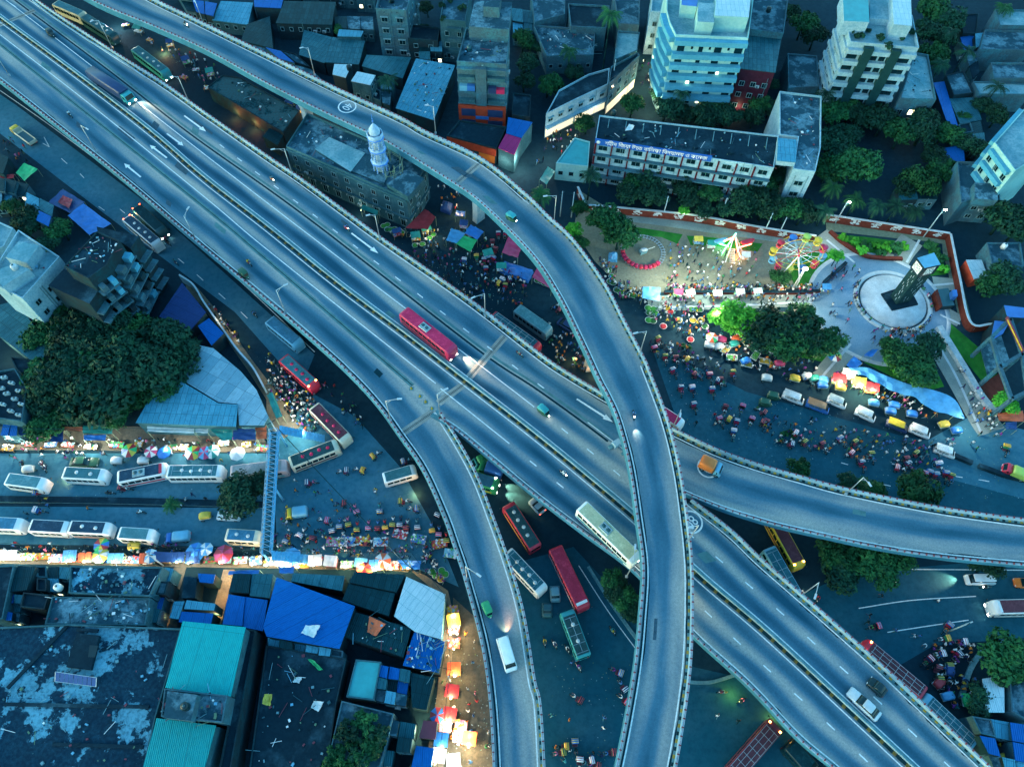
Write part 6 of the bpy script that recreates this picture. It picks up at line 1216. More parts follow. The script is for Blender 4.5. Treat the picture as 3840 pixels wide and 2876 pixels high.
for k in range(12):
    t = 2 * PI * k / 12; mb = MB()
    for s in (-.7, .7): mb.bar(wp(0, 0, s), wp(t, RW * .93, s), .055, P_[('white', 'red', 'green', 'yellow', 'skyblue', 'white')[k % 6]], 4)
    mb.bar(wp(t, RW, -.7), wp(t, RW, .7), .05, STEEL, 4); mb.build('spoke', root)
    mb = MB(); q = wp(t, RW) - Vector((0, 0, .9)); mb.lathe(q, [(.1, -.45), (.72, -.4), (.78, .1), (.72, .12)], P_[cols[k]], 12); mb.lathe(q, [(.85, .95), (.55, 1.2), (.05, 1.35)], P_[cols[k]], 12)
    for i in range(4): mb.bar(q + Vector((.7 * math.cos(i * PI / 2), .7 * math.sin(i * PI / 2), .1)), q + Vector((.75 * math.cos(i * PI / 2), .75 * math.sin(i * PI / 2), .95)), .03, STEEL, 3)
    mb.build('gondola', root)
for s in (-1.3, 1.3):
    for u in (-2.4, 2.4): mb = MB(); mb.bar(wx * u + wn * s * 1.6, Vector((0, 0, H)) + wn * s * .7, .12, P_['white'], 5); mb.build('support_leg', root)
mb = MB(); mb.bar(Vector((0, 0, H)) - wn * 1.1, Vector((0, 0, H)) + wn * 1.1, .25, P_['red'], 8); mb.build('axle', root)
mp = G(2976, 1082); root = tag(empty('lamp_mast', mp), 'white lattice mast with bright lamp below the ferris wheel', 'lamp mast'); mb = MB()
for s in (-.35, .35):
    mb.bar((s, 0, 0), (s * .4, 0, 7), .06, P_['white'], 4)
for k in range(12): mb.bar((-.35 + .02 * k, 0, k * .58), (.35 - .02 * k, 0, (k + 1) * .58), .035, P_['white'], 4)
mb.build('mast', root); mb = MB(); mb.box((0, -.2, 7), (.9, .3, .4), glow('flood_glow', (1, .93, .75), 14)); mb.build('lamp', root)
# stage like black box by the wall, footbridge, poles, lamps
mb = MB(); root = tag(empty('stage_box', G(3535, 1108)), 'black open topped speaker stage beside the plaza', 'stage'); o = root.location
mb.prism([G(x, y, 1.4) - o for x, y in ((3512, 1086), (3556, 1080), (3580, 1145), (3528, 1150))], 0, 1.4, P_['black'], P_['dkgrey']); mb.build('deck', root); mb = MB(); mb.prism([G(x, y, 1.8) - o for x, y in ((3505, 1092), (3516, 1084), (3535, 1148), (3524, 1152))], 0, 1.8, BRICKRED); mb.build('side_panel', root); mb = MB(); mb.prism([G(x, y, 2.6) - o for x, y in ((3570, 1088), (3588, 1086), (3592, 1110), (3574, 1112))], 0, 2.6, P_['blue']); mb.build('speaker_case', root)
FBL = plain('footbridge_blue', (.10, .40, .66), .5, .2, .3, 2); pa, pb = G(1030, 1618, 5.6), G(1000, 2078, 5.6); d = (pb - pa).normalized(); n = Vector((-d.y, d.x, 0)); root = tag(empty('footbridge', (pa.x, pa.y, 0)), 'narrow blue steel footbridge spanning the left street', 'footbridge'); pa = Vector((0, 0, 5.6)); Lb = (G(1000, 2078, 5.6) - G(1030, 1618, 5.6)).length; pb = pa + d * Lb
mb = MB(); mb.face([pa - n * .5, pb - n * .5, pb + n * .5, pa + n * .5][::-1], plain('footbridge_floor', (.06, .09, .11), .7, 0, .4, 1)); 
for s in (-.8, .8): mb.bar(pa + n * s - Vector((0, 0, .2)), pb + n * s - Vector((0, 0, .2)), .16, FBL, 4)
mb.build('walkway', root); mb = MB()
for k in range(26): a, b = pa.lerp(pb, k / 26) + Vector((0, 0, 1.25)), pa.lerp(pb, (k + 1) / 26) + Vector((0, 0, 1.25)); mb.bar(a - n * .8, a + n * .8, .05, FBL, 4); mb.bar(a - n * .8, b + n * .8, .035, STEEL, 3)
mb.build('top_lattice', root)
for s in (-.8, .8):
    mb = MB(); m = 26
    for k in range(m + 1): q = pa.lerp(pb, k / m) + n * s; mb.bar(q, q + Vector((0, 0, 1.2)), .045, FBL if k % 2 else STEEL, 4)
    for z in (.5, 1.2): mb.bar(pa + n * s + Vector((0, 0, z)), pb + n * s + Vector((0, 0, z)), .06, FBL if s > 0 else STEEL, 4)
    for k in range(m): q = pa.lerp(pb, k / m) + n * s; q2 = pa.lerp(pb, (k + 1) / m) + n * s; mb.bar(q, q2 + Vector((0, 0, 1.2)), .03, STEEL, 3)
    mb.build('railing', root)
for k in (0.02, .5, .98):
    q = pa.lerp(pb, k)
    for s in (-.9, .9): mb = MB(); mb.bar(q + n * s - Vector((0, 0, 5.6)), q + n * s, .2, FBL, 8); mb.build('column', root)
for q, s in ((pa, -1), (pb, 1)):
    mb = MB()
    for k in range(16): a = q + n * (1.1 + k * .45) + d * s * .3 - Vector((0, 0, k * .34)); mb.box(a, (.5, 1.6, .1), FBL, math.atan2(n.y, n.x))
    mb.build('stair', root)
def lamp_post(px, py, z, tx, ty, h=7.5, label='grey street lamp'):
    """base seen at px,py; the arm points to the lamp head seen at tx,ty"""
    b = G(px, py, z); t = G(tx, ty, z + h); arm = Vector((t.x - b.x, t.y - b.y, 0)); arm = arm.normalized() * min(2.2, max(1.2, arm.length)); root = empty('street_lamp', b); mb = MB(); mb.bar((0, 0, 0), (0, 0, h), .11, STEEL, 7, .06); mb.box((0, 0, .2), (.4, .4, .4), STEEL); mb.build('pole', root)
    mb = MB(); mb.bar((0, 0, h - .1), arm + Vector((0, 0, h + .35)), .06, STEEL, 5); mb.bar((0, 0, h - .9), arm * .5 + Vector((0, 0, h + .12)), .035, STEEL, 4); mb.build('arm', root); mb = MB(); mb.box(arm * 1.15 + Vector((0, 0, h + .4)), (.9, .3, .12), P_['silver'], math.atan2(arm.y, arm.x)); mb.build('lamp_head', root)
    tag(root, label, 'street lamp', 'street lamps on the flyovers', near(px, py, LAMPLAND))
LAMPLAND = [(765, 95, 'on the high ramp at the top left'), (1181, 285, 'on the high ramp by the tin sheds'), (1634, 502, 'on the high ramp by the blue hall'), (2077, 831, 'on the high ramp by the park corner'), (2398, 1329, 'on the high ramp by the fruit market'), (2521, 1608, 'where the right ramp emerges'), (2579, 2029, 'on the high ramp near the road number'), (421, 181, 'on the north wall near the covered truck'), (711, 389, 'on the north wall by the lane arrow'), (1097, 656, 'on the north wall by the mosque'), (1425, 899, 'on the north wall by the mosque corner'), (1819, 1187, 'on the north wall by the red bus'), (3170, 1853, 'on the right ramp wall'), (3007, 2230, 'on the lower right flyover wall'), (36, 285, 'on the south wall at the far left'), (362, 570, 'on the south wall by the left arrows'), (738, 904, 'on the south wall above the parked buses'), (1072, 1175, 'on the south wall by the blue bus'), (1466, 1577, 'on the lower ramp bend'), (1650, 1552, 'in the gore of the lower ramp'), (1752, 2172, 'on the lower ramp near the corner market'), (2349, 2162, 'on the south wall by the cream coach')]
for (x, y, pl), (tx, ty) in zip(LAMPLAND, [(730, 10), (1135, 185), (1610, 400), (2050, 740), (2388, 1252), (2550, 1556), (2600, 1975), (350, 85), (650, 292), (1030, 565), (1390, 810), (1780, 1118), (3255, 1815), (3055, 2235), (50, 255), (345, 500), (705, 790), (1068, 1075), (1492, 1500), (1668, 1465), (1795, 2158), (2380, 2060)]):
    z = zA(y) if 'high ramp' in pl and 'near the road' not in pl else (16 if 'near the road' in pl else ZD); lamp_post(x, y, z + .3, tx, ty)
def pole(px, py, h, label, lit=False):
    b = G(px, py); root = tag(empty('utility_pole', b), label, 'pole'); mb = MB(); mb.bar((0, 0, 0), (0, 0, h), .15, CONC, 6, .1); mb.build('shaft', root); mb = MB(); mb.box((0, 0, h - .6), (1.6, .12, .12), DARKMETAL, ru(0, 3)); mb.build('crossarm', root)
    if lit: mb = MB(); mb.box((.5, 0, h - .1), (.6, .25, .15), glow('flood_glow', (1, .93, .75), 14)); mb.build('lamp', root)
for a in ((2100, 812, 8, 'leaning timber pole at the ramp side park corner'), (2142, 815, 8, 'pale pole beside the timber one by the ramp'), (2484, 818, 7, 'pole standing at the red wall behind the train ride'), (2862, 880, 7, 'pole on the red wall left of the ferris wheel'), (2918, 884, 6, 'thin pole on the red wall above the ferris wheel'), (3462, 890, 9, 'tall lit pole at the park wall corner', True), (3132, 838, 7, 'lit lamp pole at the wall north of plaza', True), (2285, 378, 12, 'pole at the lit lane corner'), (2702, 812, 6, 'pole behind the long red park wall'), (1436, 205, 11, 'tall white pole in front of the concrete flats'), (1050, 1640, 7, 'pole at the footbridge landing'), (1545, 2140, 7, 'pole at the market corner'), (612, 2120, 7, 'pole behind the bright stalls'), (3550, 2370, 8, 'pole by the lower right market'), (1690, 2560, 7, 'pole in the warm market strip')): pole(*a)
def cable(label, pts, r=.05):
    mb = MB()
    for (a, b) in zip(pts, pts[1:]):
        A, B = G(*a), G(*b)
        for k in range(12): f = lambda t: A.lerp(B, t) - Vector((0, 0, 3.2 * t * (1 - t))); mb.bar(f(k / 12), f((k + 1) / 12), r, DARKMETAL, 4)
    tag(mb.build('overhead_cable'), label, 'cable')
cable('thick black cable bundle crossing the junction above the rickshaws', [(1045, 1610, 7), (1490, 2080, 7), (1570, 2150, 6.5)], .09)
cable('black wire sagging along the bright south stalls', [(0, 2035, 6), (610, 2045, 6.6), (1000, 2060, 6), (1540, 2070, 6.8)], .04)
cable('black wire over the north stalls', [(0, 1600, 6), (500, 1605, 6), (1030, 1615, 6)], .04)
cable('black wire running down the warm market strip', [(1545, 2075, 6.8), (1668, 2230, 6), (1690, 2490, 6.8), (1640, 2876, 6)], .05)
cable('wires over the lit lane', [(2285, 300, 11), (2440, 170, 9), (2470, 20, 9)], .04)
# ---------------------------------------------------------------- people
SKIN = plain('skin', (.16, .085, .05), .6, 0, .15, 5); HAIR = plain('black_hair', (.012, .011, .012), .6, 0, .1, 5)
CLOTH = {k: plain('cloth_' + k, v, .85, 0, .2, 6) for k, v in dict(white=(.72, .74, .74), blue=(.06, .18, .42), red=(.50, .04, .05), black=(.02, .022, .026), green=(.04, .22, .09), yellow=(.60, .42, .05), pink=(.60, .16, .28), grey=(.22, .24, .26), purple=(.20, .05, .26), orange=(.58, .20, .04), teal=(.04, .26, .28), navy=(.02, .035, .09), khaki=(.25, .20, .12)).items()}
J0 = dict(pel=(0, 0, .93), chest=(0, 0, 1.28), neck=(.01, 0, 1.46), head=(.03, 0, 1.58), crown=(.02, 0, 1.70), nose=(.13, 0, 1.60))
RADII = dict(pel=(.15, .11), chest=(.17, .11), neck=(.055, .055), head=(.095, .085), crown=(.075, .07), nose=(.02, .02), sh=(.07, .07), el=(.045, .045), wr=(.032, .032), palm=(.035, .018), fing=(.014, .012), hip=(.095, .1), kn=(.062, .065), an=(.042, .042), toe=(.035, .025))
def pose(lean=0.0, dz=0.0, arms=((0, 0), (0, 0)), legs=((0, 0), (0, 0))):
    """arms: swing at shoulder and elbow bend; legs: swing at hip and knee bend (degrees)"""
    J = {}; la = math.radians(lean)
    def tilt(p): x, y, z = p; dzz = z - .93; return (x * math.cos(la) + dzz * math.sin(la), y, .93 + dzz * math.cos(la) - x * math.sin(la))
    for k, v in J0.items(): J[k] = tilt(v)
    E = [('pel', 'chest', 'shirt'), ('chest', 'neck', 'shirt'), ('neck', 'head', 'skin'), ('head', 'crown', 'skin'), ('head', 'nose', 'skin')]
    for s, sd, (a, e), (h, k) in ((1, 'l', *[arms[0]], *[legs[0]]), (-1, 'r', *[arms[1]], *[legs[1]])):
        S = tilt((0, .19 * s, 1.40)); J['sh' + sd] = S; a0 = math.radians(a); e0 = math.radians(a + e)
        el = (S[0] + .28 * math.sin(a0), S[1] + .06 * s, S[2] - .28 * math.cos(a0)); wr = (el[0] + .25 * math.sin(e0), el[1] - .01 * s, el[2] - .25 * math.cos(e0)); u = (math.sin(e0), 0, -math.cos(e0)); pm = tuple(wr[i] + u[i] * .08 for i in range(3))
        J['el' + sd], J['wr' + sd], J['palm' + sd] = el, wr, pm
        for f in range(4): J[f'fing{f}{sd}'] = (pm[0] + u[0] * (.075 + .012 * (f in (1, 2))) + .018, pm[1] + (f - 1.5) * .024, pm[2] + u[2] * .08)
        J['fing4' + sd] = (wr[0] + u[0] * .07 + .055, wr[1] - .02 * s, wr[2] + u[2] * .07 + .02)
        H = (0, .1 * s, .90); J['hip' + sd] = H; h0 = math.radians(h); k0 = math.radians(h - k); kn = (.44 * math.sin(h0), H[1] + .01 * s, .90 - .44 * math.cos(h0)); an = (kn[0] + .42 * math.sin(k0), kn[1], kn[2] - .42 * math.cos(k0)); J['kn' + sd], J['an' + sd] = kn, an; J['toe' + sd] = (an[0] + .17, an[1] + .02 * s, an[2] - .03)
        E += [('chest', 'sh' + sd, 'shirt'), ('sh' + sd, 'el' + sd, 'shirt'), ('el' + sd, 'wr' + sd, 'skin'), ('wr' + sd, 'palm' + sd, 'skin'), ('wr' + sd, 'fing4' + sd, 'skin')] + [('palm' + sd, f'fing{f}{sd}', 'skin') for f in range(4)] + [('pel', 'hip' + sd, 'trouser'), ('hip' + sd, 'kn' + sd, 'trouser'), ('kn' + sd, 'an' + sd, 'trouser'), ('an' + sd, 'toe' + sd, 'shoe')]
    zmin = min(p[2] for p in J.values()) - .03 - dz
    return {k: Vector((p[0], p[1], p[2] - zmin)) for k, p in J.items()}, E
POSES = {'standing': pose(0, 0, ((4, 12), (-3, 12)), ((2, 0), (-2, 3))), 'walking': pose(4, 0, ((-28, 18), (26, 30)), ((26, 6), (-22, 18))), 'striding': pose(5, 0, ((24, 30), (-26, 20)), ((-20, 20), (24, 5))), 'sitting': pose(8, 0, ((35, 40), (30, 45)), ((80, 82), (76, 80))), 'bending': pose(38, 0, ((40, 25), (55, 20)), ((18, 20), (6, 22))), 'riding': pose(22, 0, ((52, 15), (52, 15)), ((62, 60), (38, 48))), 'reaching': pose(10, 0, ((70, 15), (20, 40)), ((10, 8), (-8, 8)))}
BODY = {}
def body_base(pn):
    if pn in BODY: return BODY[pn]
    J, E = POSES[pn]; names = list(J); me = bpy.data.meshes.new('b'); me.from_pydata([tuple(J[n]) for n in names], [(names.index(a), names.index(b)) for a, b, _ in E], []); o = bpy.data.objects.new('b', me); COL.objects.link(o)
    o.modifiers.new('s', 'SKIN'); ss = o.modifiers.new('u', 'SUBSURF'); ss.levels = ss.render_levels = 1
    for i, n in enumerate(names):
        key = next(k for k in sorted(RADII, key=len, reverse=True) if n.startswith(k)); me.skin_vertices[0].data[i].radius = RADII[key]; me.skin_vertices[0].data[i].use_root = n == 'pel'
    dg = bpy.context.evaluated_depsgraph_get(); r = bpy.data.meshes.new_from_object(o.evaluated_get(dg)); bpy.data.objects.remove(o)
    lab = []
    for p in r.polygons:
        best = None
        for a, b, t in E:
            A, B = J[a], J[b]; u = (p.center - A).dot(B - A) / max((B - A).length_squared, 1e-9); q = A.lerp(B, min(1, max(0, u))); dd = (p.center - q).length / {'shirt': 1.5}.get(t, 1)
            if best is None or dd < best[0]: best = (dd, t)
        lab.append({'shirt': 0, 'trouser': 1, 'skin': 2, 'shoe': 3}[best[1]])
    BODY[pn] = (r, lab, J); return BODY[pn]
PMESH = {}; HMESH = {}
def person_mesh(pn, top, bot):
    k = (pn, top, bot)
    if k not in PMESH:
        r, lab, J = body_base(pn); m = r.copy(); m.name = 'person'; m.materials.clear()
        for x in (CLOTH[top], CLOTH[bot], SKIN, CLOTH['black']): m.materials.append(x)
        m.polygons.foreach_set('material_index', lab); m.polygons.foreach_set('use_smooth', [True] * len(m.polygons)); PMESH[k] = m
        if pn not in HMESH: mb = MB(); c = J['crown']; h = J['head']; q = h.lerp(c, .62) - Vector((.022, 0, 0)); mb.blob(q, (.108, .1, .1), HAIR, 9, 6); HMESH[pn] = mb.mesh('hair')
    return PMESH[k], HMESH[pn]
NP = 0; TOPS = ['white'] * 6 + ['blue'] * 3 + ['red', 'black', 'black', 'green', 'yellow', 'pink', 'grey', 'grey', 'purple', 'orange', 'teal', 'navy']; BOTS = ['navy', 'black', 'grey', 'khaki', 'black', 'navy']
CROWDB = []; MAXP = 292
def person(px, py, place, pn=None, top=None, bot=None, rz=None, z=0.0, pos=None, crowd=False, sc=None):
    global NP; top = top or random.choice(TOPS); bot = bot or random.choice(BOTS); pn = pn or random.choice(['standing', 'standing', 'walking', 'striding', 'walking', 'reaching']); rz = ru(0, 6.3) if rz is None else rz; m, h = person_mesh(pn, top, bot); p = pos if pos is not None else G(px, py, z); s = sc or ru(.95, 1.08)
    if crowd or NP >= MAXP: CROWDB.append((m, h, p, rz, s)); return None
    NP += 1; o = inst('person', m, None, p, rz, s); inst('hair', h, o)
    verb = {'standing': 'standing', 'walking': 'walking', 'striding': 'walking', 'sitting': 'sitting', 'bending': 'bending', 'riding': 'riding', 'reaching': 'reaching out'}[pn]
    tag(o, f'person in {top} top' + (' ' + verb if verb != 'riding' else ''), 'person', 'people in the streets and the park', place); return o
def flush_crowd():
    if not CROWDB: return
    V, F, MI, mats = [], [], [], []
    for m, h, p, rz, s in CROWDB:
        M = Matrix.Translation(p) @ Matrix.Rotation(rz, 4, 'Z') @ Matrix.Scale(s, 4)
        for me in (m, h):
            b = len(V); V += [tuple(M @ v.co) for v in me.vertices]
            ix = []
            for x in me.materials:
                if x not in mats: mats.append(x)
                ix.append(mats.index(x))
            for q in me.polygons: F.append(tuple(b + i for i in q.vertices)); MI.append(ix[q.material_index])
    me = bpy.data.meshes.new('crowd'); me.from_pydata(V, [], F)
    for x in mats: me.materials.append(x)
    me.polygons.foreach_set('material_index', MI); me.polygons.foreach_set('use_smooth', [True] * len(F)); o = inst('crowd', me); o['kind'] = 'stuff'
# ---------------------------------------------------------------- rickshaws and motorbikes
def rick_proto(hood, stripe, seat):
    root = empty('cycle_rickshaw'); mb = MB(); n = 9; x0, w2, zc = -.62, .5, .98
    for i in range(n):
        t0, t1 = math.radians(100 - i * 13), math.radians(100 - (i + 1) * 13)       # folding hood: ribs sweep back to front
        for j in range(6):
            u0, u1 = -w2 + j * w2 / 3, -w2 + (j + 1) * w2 / 3; f = lambda t, u: Vector((x0 + .02 + .62 * math.cos(t + .9) * .75, u * (1.05), zc + .28 + .52 * math.sin(t + .9) * (1 - .22 * (u / w2) ** 2)))
            mb.face([f(t0, u0), f(t1, u0), f(t1, u1), f(t0, u1)][::-1], P_[hood] if i % 3 else P_[stripe])
    for s in (-1, 1): mb.face([(x0 - .5, s * w2 * 1.05, zc - .05), (x0 + .25, s * w2 * 1.05, zc + .0), (x0 + .15, s * w2 * 1.05, zc + .62), (x0 - .42, s * w2 * 1.05, zc + .5)], P_[hood])
    mb.build('hood', root); mb = MB(); mb.box((x0 + .12, 0, .78), (.5, .9, .14), P_[seat]); mb.box((x0 - .2, 0, 1.02), (.12, .9, .5), P_[seat]); mb.box((x0 + .5, 0, .42), (.5, .8, .06), P_['maroon']); mb.build('seat', root)
    mb = MB()
    for s in (-.3, .3): mb.bar((x0, s, .5), (.5, s * .3, .62), .03, DARKMETAL, 4)
    mb.bar((.5, 0, .62), (.95, 0, .95), .03, DARKMETAL, 4); mb.bar((.95, 0, .95), (1.15, 0, .36), .03, DARKMETAL, 4); mb.bar((.4, 0, .5), (.42, 0, .95), .03, DARKMETAL, 4); mb.box((.4, 0, .97), (.26, .16, .06), P_['black']); mb.bar((.98, -.28, 1.02), (.98, .28, 1.02), .02, STEEL, 4); mb.bar((x0, -.55, .36), (x0, .55, .36), .03, DARKMETAL, 4); mb.build('frame', root)
    a, b = wheel_mesh(.36, .05)
    for p in ((x0, .56), (x0, -.56), (1.15, 0)): o = inst('wheel', a, root, (p[0], p[1], .36)); inst('rim', b, o)
    return root
RK = {}
RCOL = [('red', 'white', 'navy', 'red hooded rickshaw'), ('blue', 'yellow', 'red', 'blue hooded rickshaw'), ('crimson', 'skyblue', 'black', 'crimson hooded rickshaw'), ('yellow', 'red', 'green', 'yellow hooded rickshaw'), ('dkgreen', 'yellow', 'red', 'green hooded rickshaw'), ('navy', 'white', 'crimson', 'navy and white hooded rickshaw'), ('white', 'crimson', 'blue', 'white hooded rickshaw'), ('black', 'red', 'maroon', 'black hooded rickshaw')]
def rick(px, py, deg, place, k=None, rider=True):
    k = random.choice((0, 1, 2, 3, 4, 5, 6, 7, 5, 7, 1, 4, 7)) if k is None else k; p = G(px, py, .4); p.z = .04; a = heading((px, py), (px + 20 * math.cos(math.radians(deg)), py + 20 * math.sin(math.radians(deg))), 0) + ru(-.15, .15)
    if k not in RK: RK[k] = r = rick_proto(*RCOL[k][:3]); r.location = p; r.rotation_euler = (0, 0, a)
    else: r = dup(RK[k], p, a)
    tag(r, RCOL[k][3], 'rickshaw', 'cycle rickshaws on the streets', place)
    if rider: d = Vector((math.cos(a), math.sin(a), 0)); person(0, 0, 'on a rickshaw ' + place, 'riding', None, None, a, 0, p + d * .36 + Vector((0, 0, .22)), False, 1.0)
BK = {}
def bike(px, py, deg, place, col='black', z=0.0, lit=False):
    p = G(px, py, z); a = heading((px, py), (px + 20 * math.cos(math.radians(deg)), py + 20 * math.sin(math.radians(deg))), z); k = (col, lit)
    if k not in BK:
        r = empty('motorbike'); mb = MB(); loft(mb, [(-.75, .1, .68, .8, .04), (-.3, .16, .55, .82, .06), (.1, .17, .5, .92, .08), (.42, .12, .6, .9, .06)], P_[col]); mb.build('body', r); mb = MB(); loft(mb, [(-.8, .12, .8, .88, .03), (-.1, .15, .78, .88, .03)], P_['black']); mb.build('seat', r)
        mb = MB(); mb.bar((.45, 0, .98), (.72, 0, .3), .04, DARKMETAL, 5); mb.bar((.42, -.34, 1.02), (.42, .34, 1.02), .025, DARKMETAL, 5); mb.box((0, 0, .4), (.45, .25, .3), DARKMETAL); mb.build('frame', r); wa, wb = wheel_mesh(.3, .1)
        for x in (-.6, .72): o = inst('wheel', wa, r, (x, 0, .3)); inst('rim', wb, o)
        mb = MB(); mb.blob((.6, 0, .85), (.1, .1, .1), HEADL if lit else HEADOFF); mb.build('headlight', r); BK[k] = r; r.location = p; r.rotation_euler = (0, 0, a)
    else: r = dup(BK[k], p, a)
    tag(r, f'{col} motorbike' + (' with lit headlamp' if lit else ''), 'motorbike', 'motorbikes', place); d = Vector((math.cos(a), math.sin(a), 0)); person(0, 0, 'motorbiking ' + place, 'riding', None, None, a, 0, p - d * .22 + Vector((0, 0, .1)), False, 1.0)
Z = lambda ox, oy, L: [(ox + x * .4527, oy + y * .4527) for x, y in L]
for x, y in Z(1000, 1400, [(545, 1290), (610, 1255), (680, 1240), (755, 1280), (850, 1270), (925, 1270), (985, 1265), (1050, 1240), (1110, 1240), (1165, 1265), (1250, 1260), (1370, 1290), (1430, 1320), (1490, 1370)]): rick(x, y, -88, 'in the junction queue')
for x, y in Z(1000, 1400, [(300, 1330), (180, 1380), (400, 1350), (60, 1380)]): rick(x, y, -60, 'near the footbridge foot')
for (x, y), d in zip(Z(1000, 1400, [(940, 1130), (745, 1135), (480, 1225), (1140, 1070), (1220, 1130), (370, 915), (775, 810), (640, 820), (905, 685), (1160, 735), (1430, 1160), (620, 1090)]), (-90, 250, 190, 0, 175, 0, 200, 170, 330, 340, 290, 180)): rick(x, y, d, 'crossing the open junction')
for x, y in Z(0, 1400, [(340, 990), (1040, 960), (340, 1145)]): rick(x, y, 0, 'on the left street')
for (x, y) in Z(2000, 700, [(1040, 1290), (1010, 1370), (1090, 1440), (1180, 1450), (1290, 1460), (1160, 1550), (1350, 1580), (1460, 1590), (1650, 1570), (1545, 1630)]): rick(x, y, random.choice([60, 80, 30]), 'below the fruit market')
for (x, y) in Z(2000, 1400, [(1220, 150), (1315, 150), (1480, 165), (1545, 85), (1330, 290)]): rick(x, y, 75, 'right of the high ramp')
for (x, y) in Z(2000, 1400, [(1720, 305), (1580, 310), (1880, 325), (1545, 410), (1590, 380), (1675, 430), (1795, 410), (1915, 430), (1650, 510)]): rick(x, y, random.choice([100, 60, 210]), 'left of the white vans')
for (x, y) in Z(2840, 1400, [(330, 520), (250, 590), (400, 600), (540, 620), (690, 570), (815, 600), (60, 430)]): rick(x, y, random.choice([50, 30, 200]), 'before the white vans')
for (x, y) in Z(2840, 1400, [(790, 690), (940, 700), (860, 770), (1170, 800), (1230, 740), (1320, 690), (1500, 780), (1250, 780)]): rick(x, y, random.choice([60, 40, 20]), 'above the right ramp lamp')
for (x, y) in Z(2840, 1400, [(1320, 850), (1370, 865), (1410, 850), (1470, 870), (1550, 860), (1590, 880), (2050, 640)]): rick(x, y, random.choice([80, 90]), 'by the right ramp tree')
for (x, y) in Z(1000, 700, [(1920, 420), (1870, 490), (1890, 550), (1800, 640), (1865, 620), (1815, 710), (1635, 640), (1975, 420), (1740, 610)]): rick(x, y, random.choice([100, 80, 120]), 'near the pier tarps')
for (x, y) in Z(1000, 700, [(1940, 800), (1970, 850), (1900, 810), (1990, 790)]): rick(x, y, random.choice([160, 200, 120]), 'below the blue tarp heap')
for (x, y) in Z(2000, 700, [(240, 990), (190, 1030), (220, 1010)]): rick(x, y, 200, 'under the bend of the high ramp')
for (x, y), d in zip(Z(2000, 2126, [(690, 870), (735, 990), (360, 1090), (745, 1100)]), (210, 230, 210, 220)): rick(x, y, d, 'on the lower street between ramps')
for (x, y) in Z(2000, 2126, [(345, 1480), (630, 1540), (215, 1540), (450, 1610), (500, 1640), (380, 1630), (240, 1490)]): rick(x, y, random.choice([200, 170, 90]), 'in the cluster at the bottom edge')
for (x, y), d in zip(Z(2840, 2126, [(960, 500), (1560, 505), (1530, 600), (1670, 625), (1490, 725), (1635, 740), (1395, 780), (1480, 870), (1500, 960), (1580, 850)]), (170, 130, 170, 190, 170, 150, 140, 100, 80, 70)): rick(x, y, d, 'by the lower right market')
for (x, y), d, c in zip(Z(1000, 700, [(1390, 570), (1320, 580), (1635, 680), (1740, 840), (1630, 880)]), (70, 90, 20, 60, 40), ('black', 'red', 'black', 'navy', 'black')): bike(x, y, d, 'on the dark street by the mosque', c)
for (x, y), d, c in zip(Z(2000, 2126, [(275, 680), (370, 830), (170, 640), (90, 620), (650, 530)]), (60, 60, 60, 80, 55), ('black', 'silver', 'navy', 'dkgreen', 'yellow')): bike(x, y, d, 'between the two lower ramps', c)
for (x, y), d, c in zip(Z(2000, 2126, [(1560, 1040), (1720, 1105)]), (180, 150, 0), ('maroon', 'black')): bike(x, y, d, 'in the shade beside the lower flyover', c)
for (x, y), d, c in zip(Z(0, 700, [(1460, 640), (1400, 480), (1380, 450), (2110, 1070), (90, 480)]), (40, 40, 40, 40, 40), ('navy', 'black', 'maroon', 'black', 'red')): bike(x, y, d, 'on the service road left of flyover', c)
for (x, y), d, c in zip(Z(0, 1400, [(920, 1000), (1180, 1160), (200, 760), (360, 760), (390, 790)]), (0, 180, 90, 90, 90), ('black', 'grey', 'black', 'maroon', 'navy')): bike(x, y, d, 'on the left street', c)
for (x, y), d, c, z, l in ((265, 438, 37, 'black', ZD, 0), (1300, 862, 38, 'red', ZD, 1), (1948, 1332, 40, 'maroon', ZD, 0), (2374, 1560, 80, 'navy', 16, 1), (2112, 1780, 40, 'silver', ZD, 1), (700, 102, 25, 'silver', 12, 1), (1023, 680, 40, 'orange', ZD, 1), (935, 992, 40, 'maroon', ZD, 0)) if 0 else [((265, 438), 37, 'black', ZD, 0), ((1300, 862), 38, 'red', ZD, 1), ((1948, 1332), 40, 'maroon', ZD, 0), ((2374, 1560), 80, 'navy', 16, 1), ((2112, 1780), 40, 'silver', ZD, 1), ((700, 102), 25, 'silver', 12, 1), ((1023, 680), 40, 'orange', ZD, 1), ((935, 992), 40, 'maroon', ZD, 0)]:
    bike(x, y, d, 'up on the high ramp' if z > 9 else 'up on the main flyover', c, z, bool(l))
for x, y, d in ((3690, 2205, 180), (3000, 2225, 120), (3060, 2245, 100)): bike(x, y, d, 'on the lower right road', 'black', 0, d == 180)
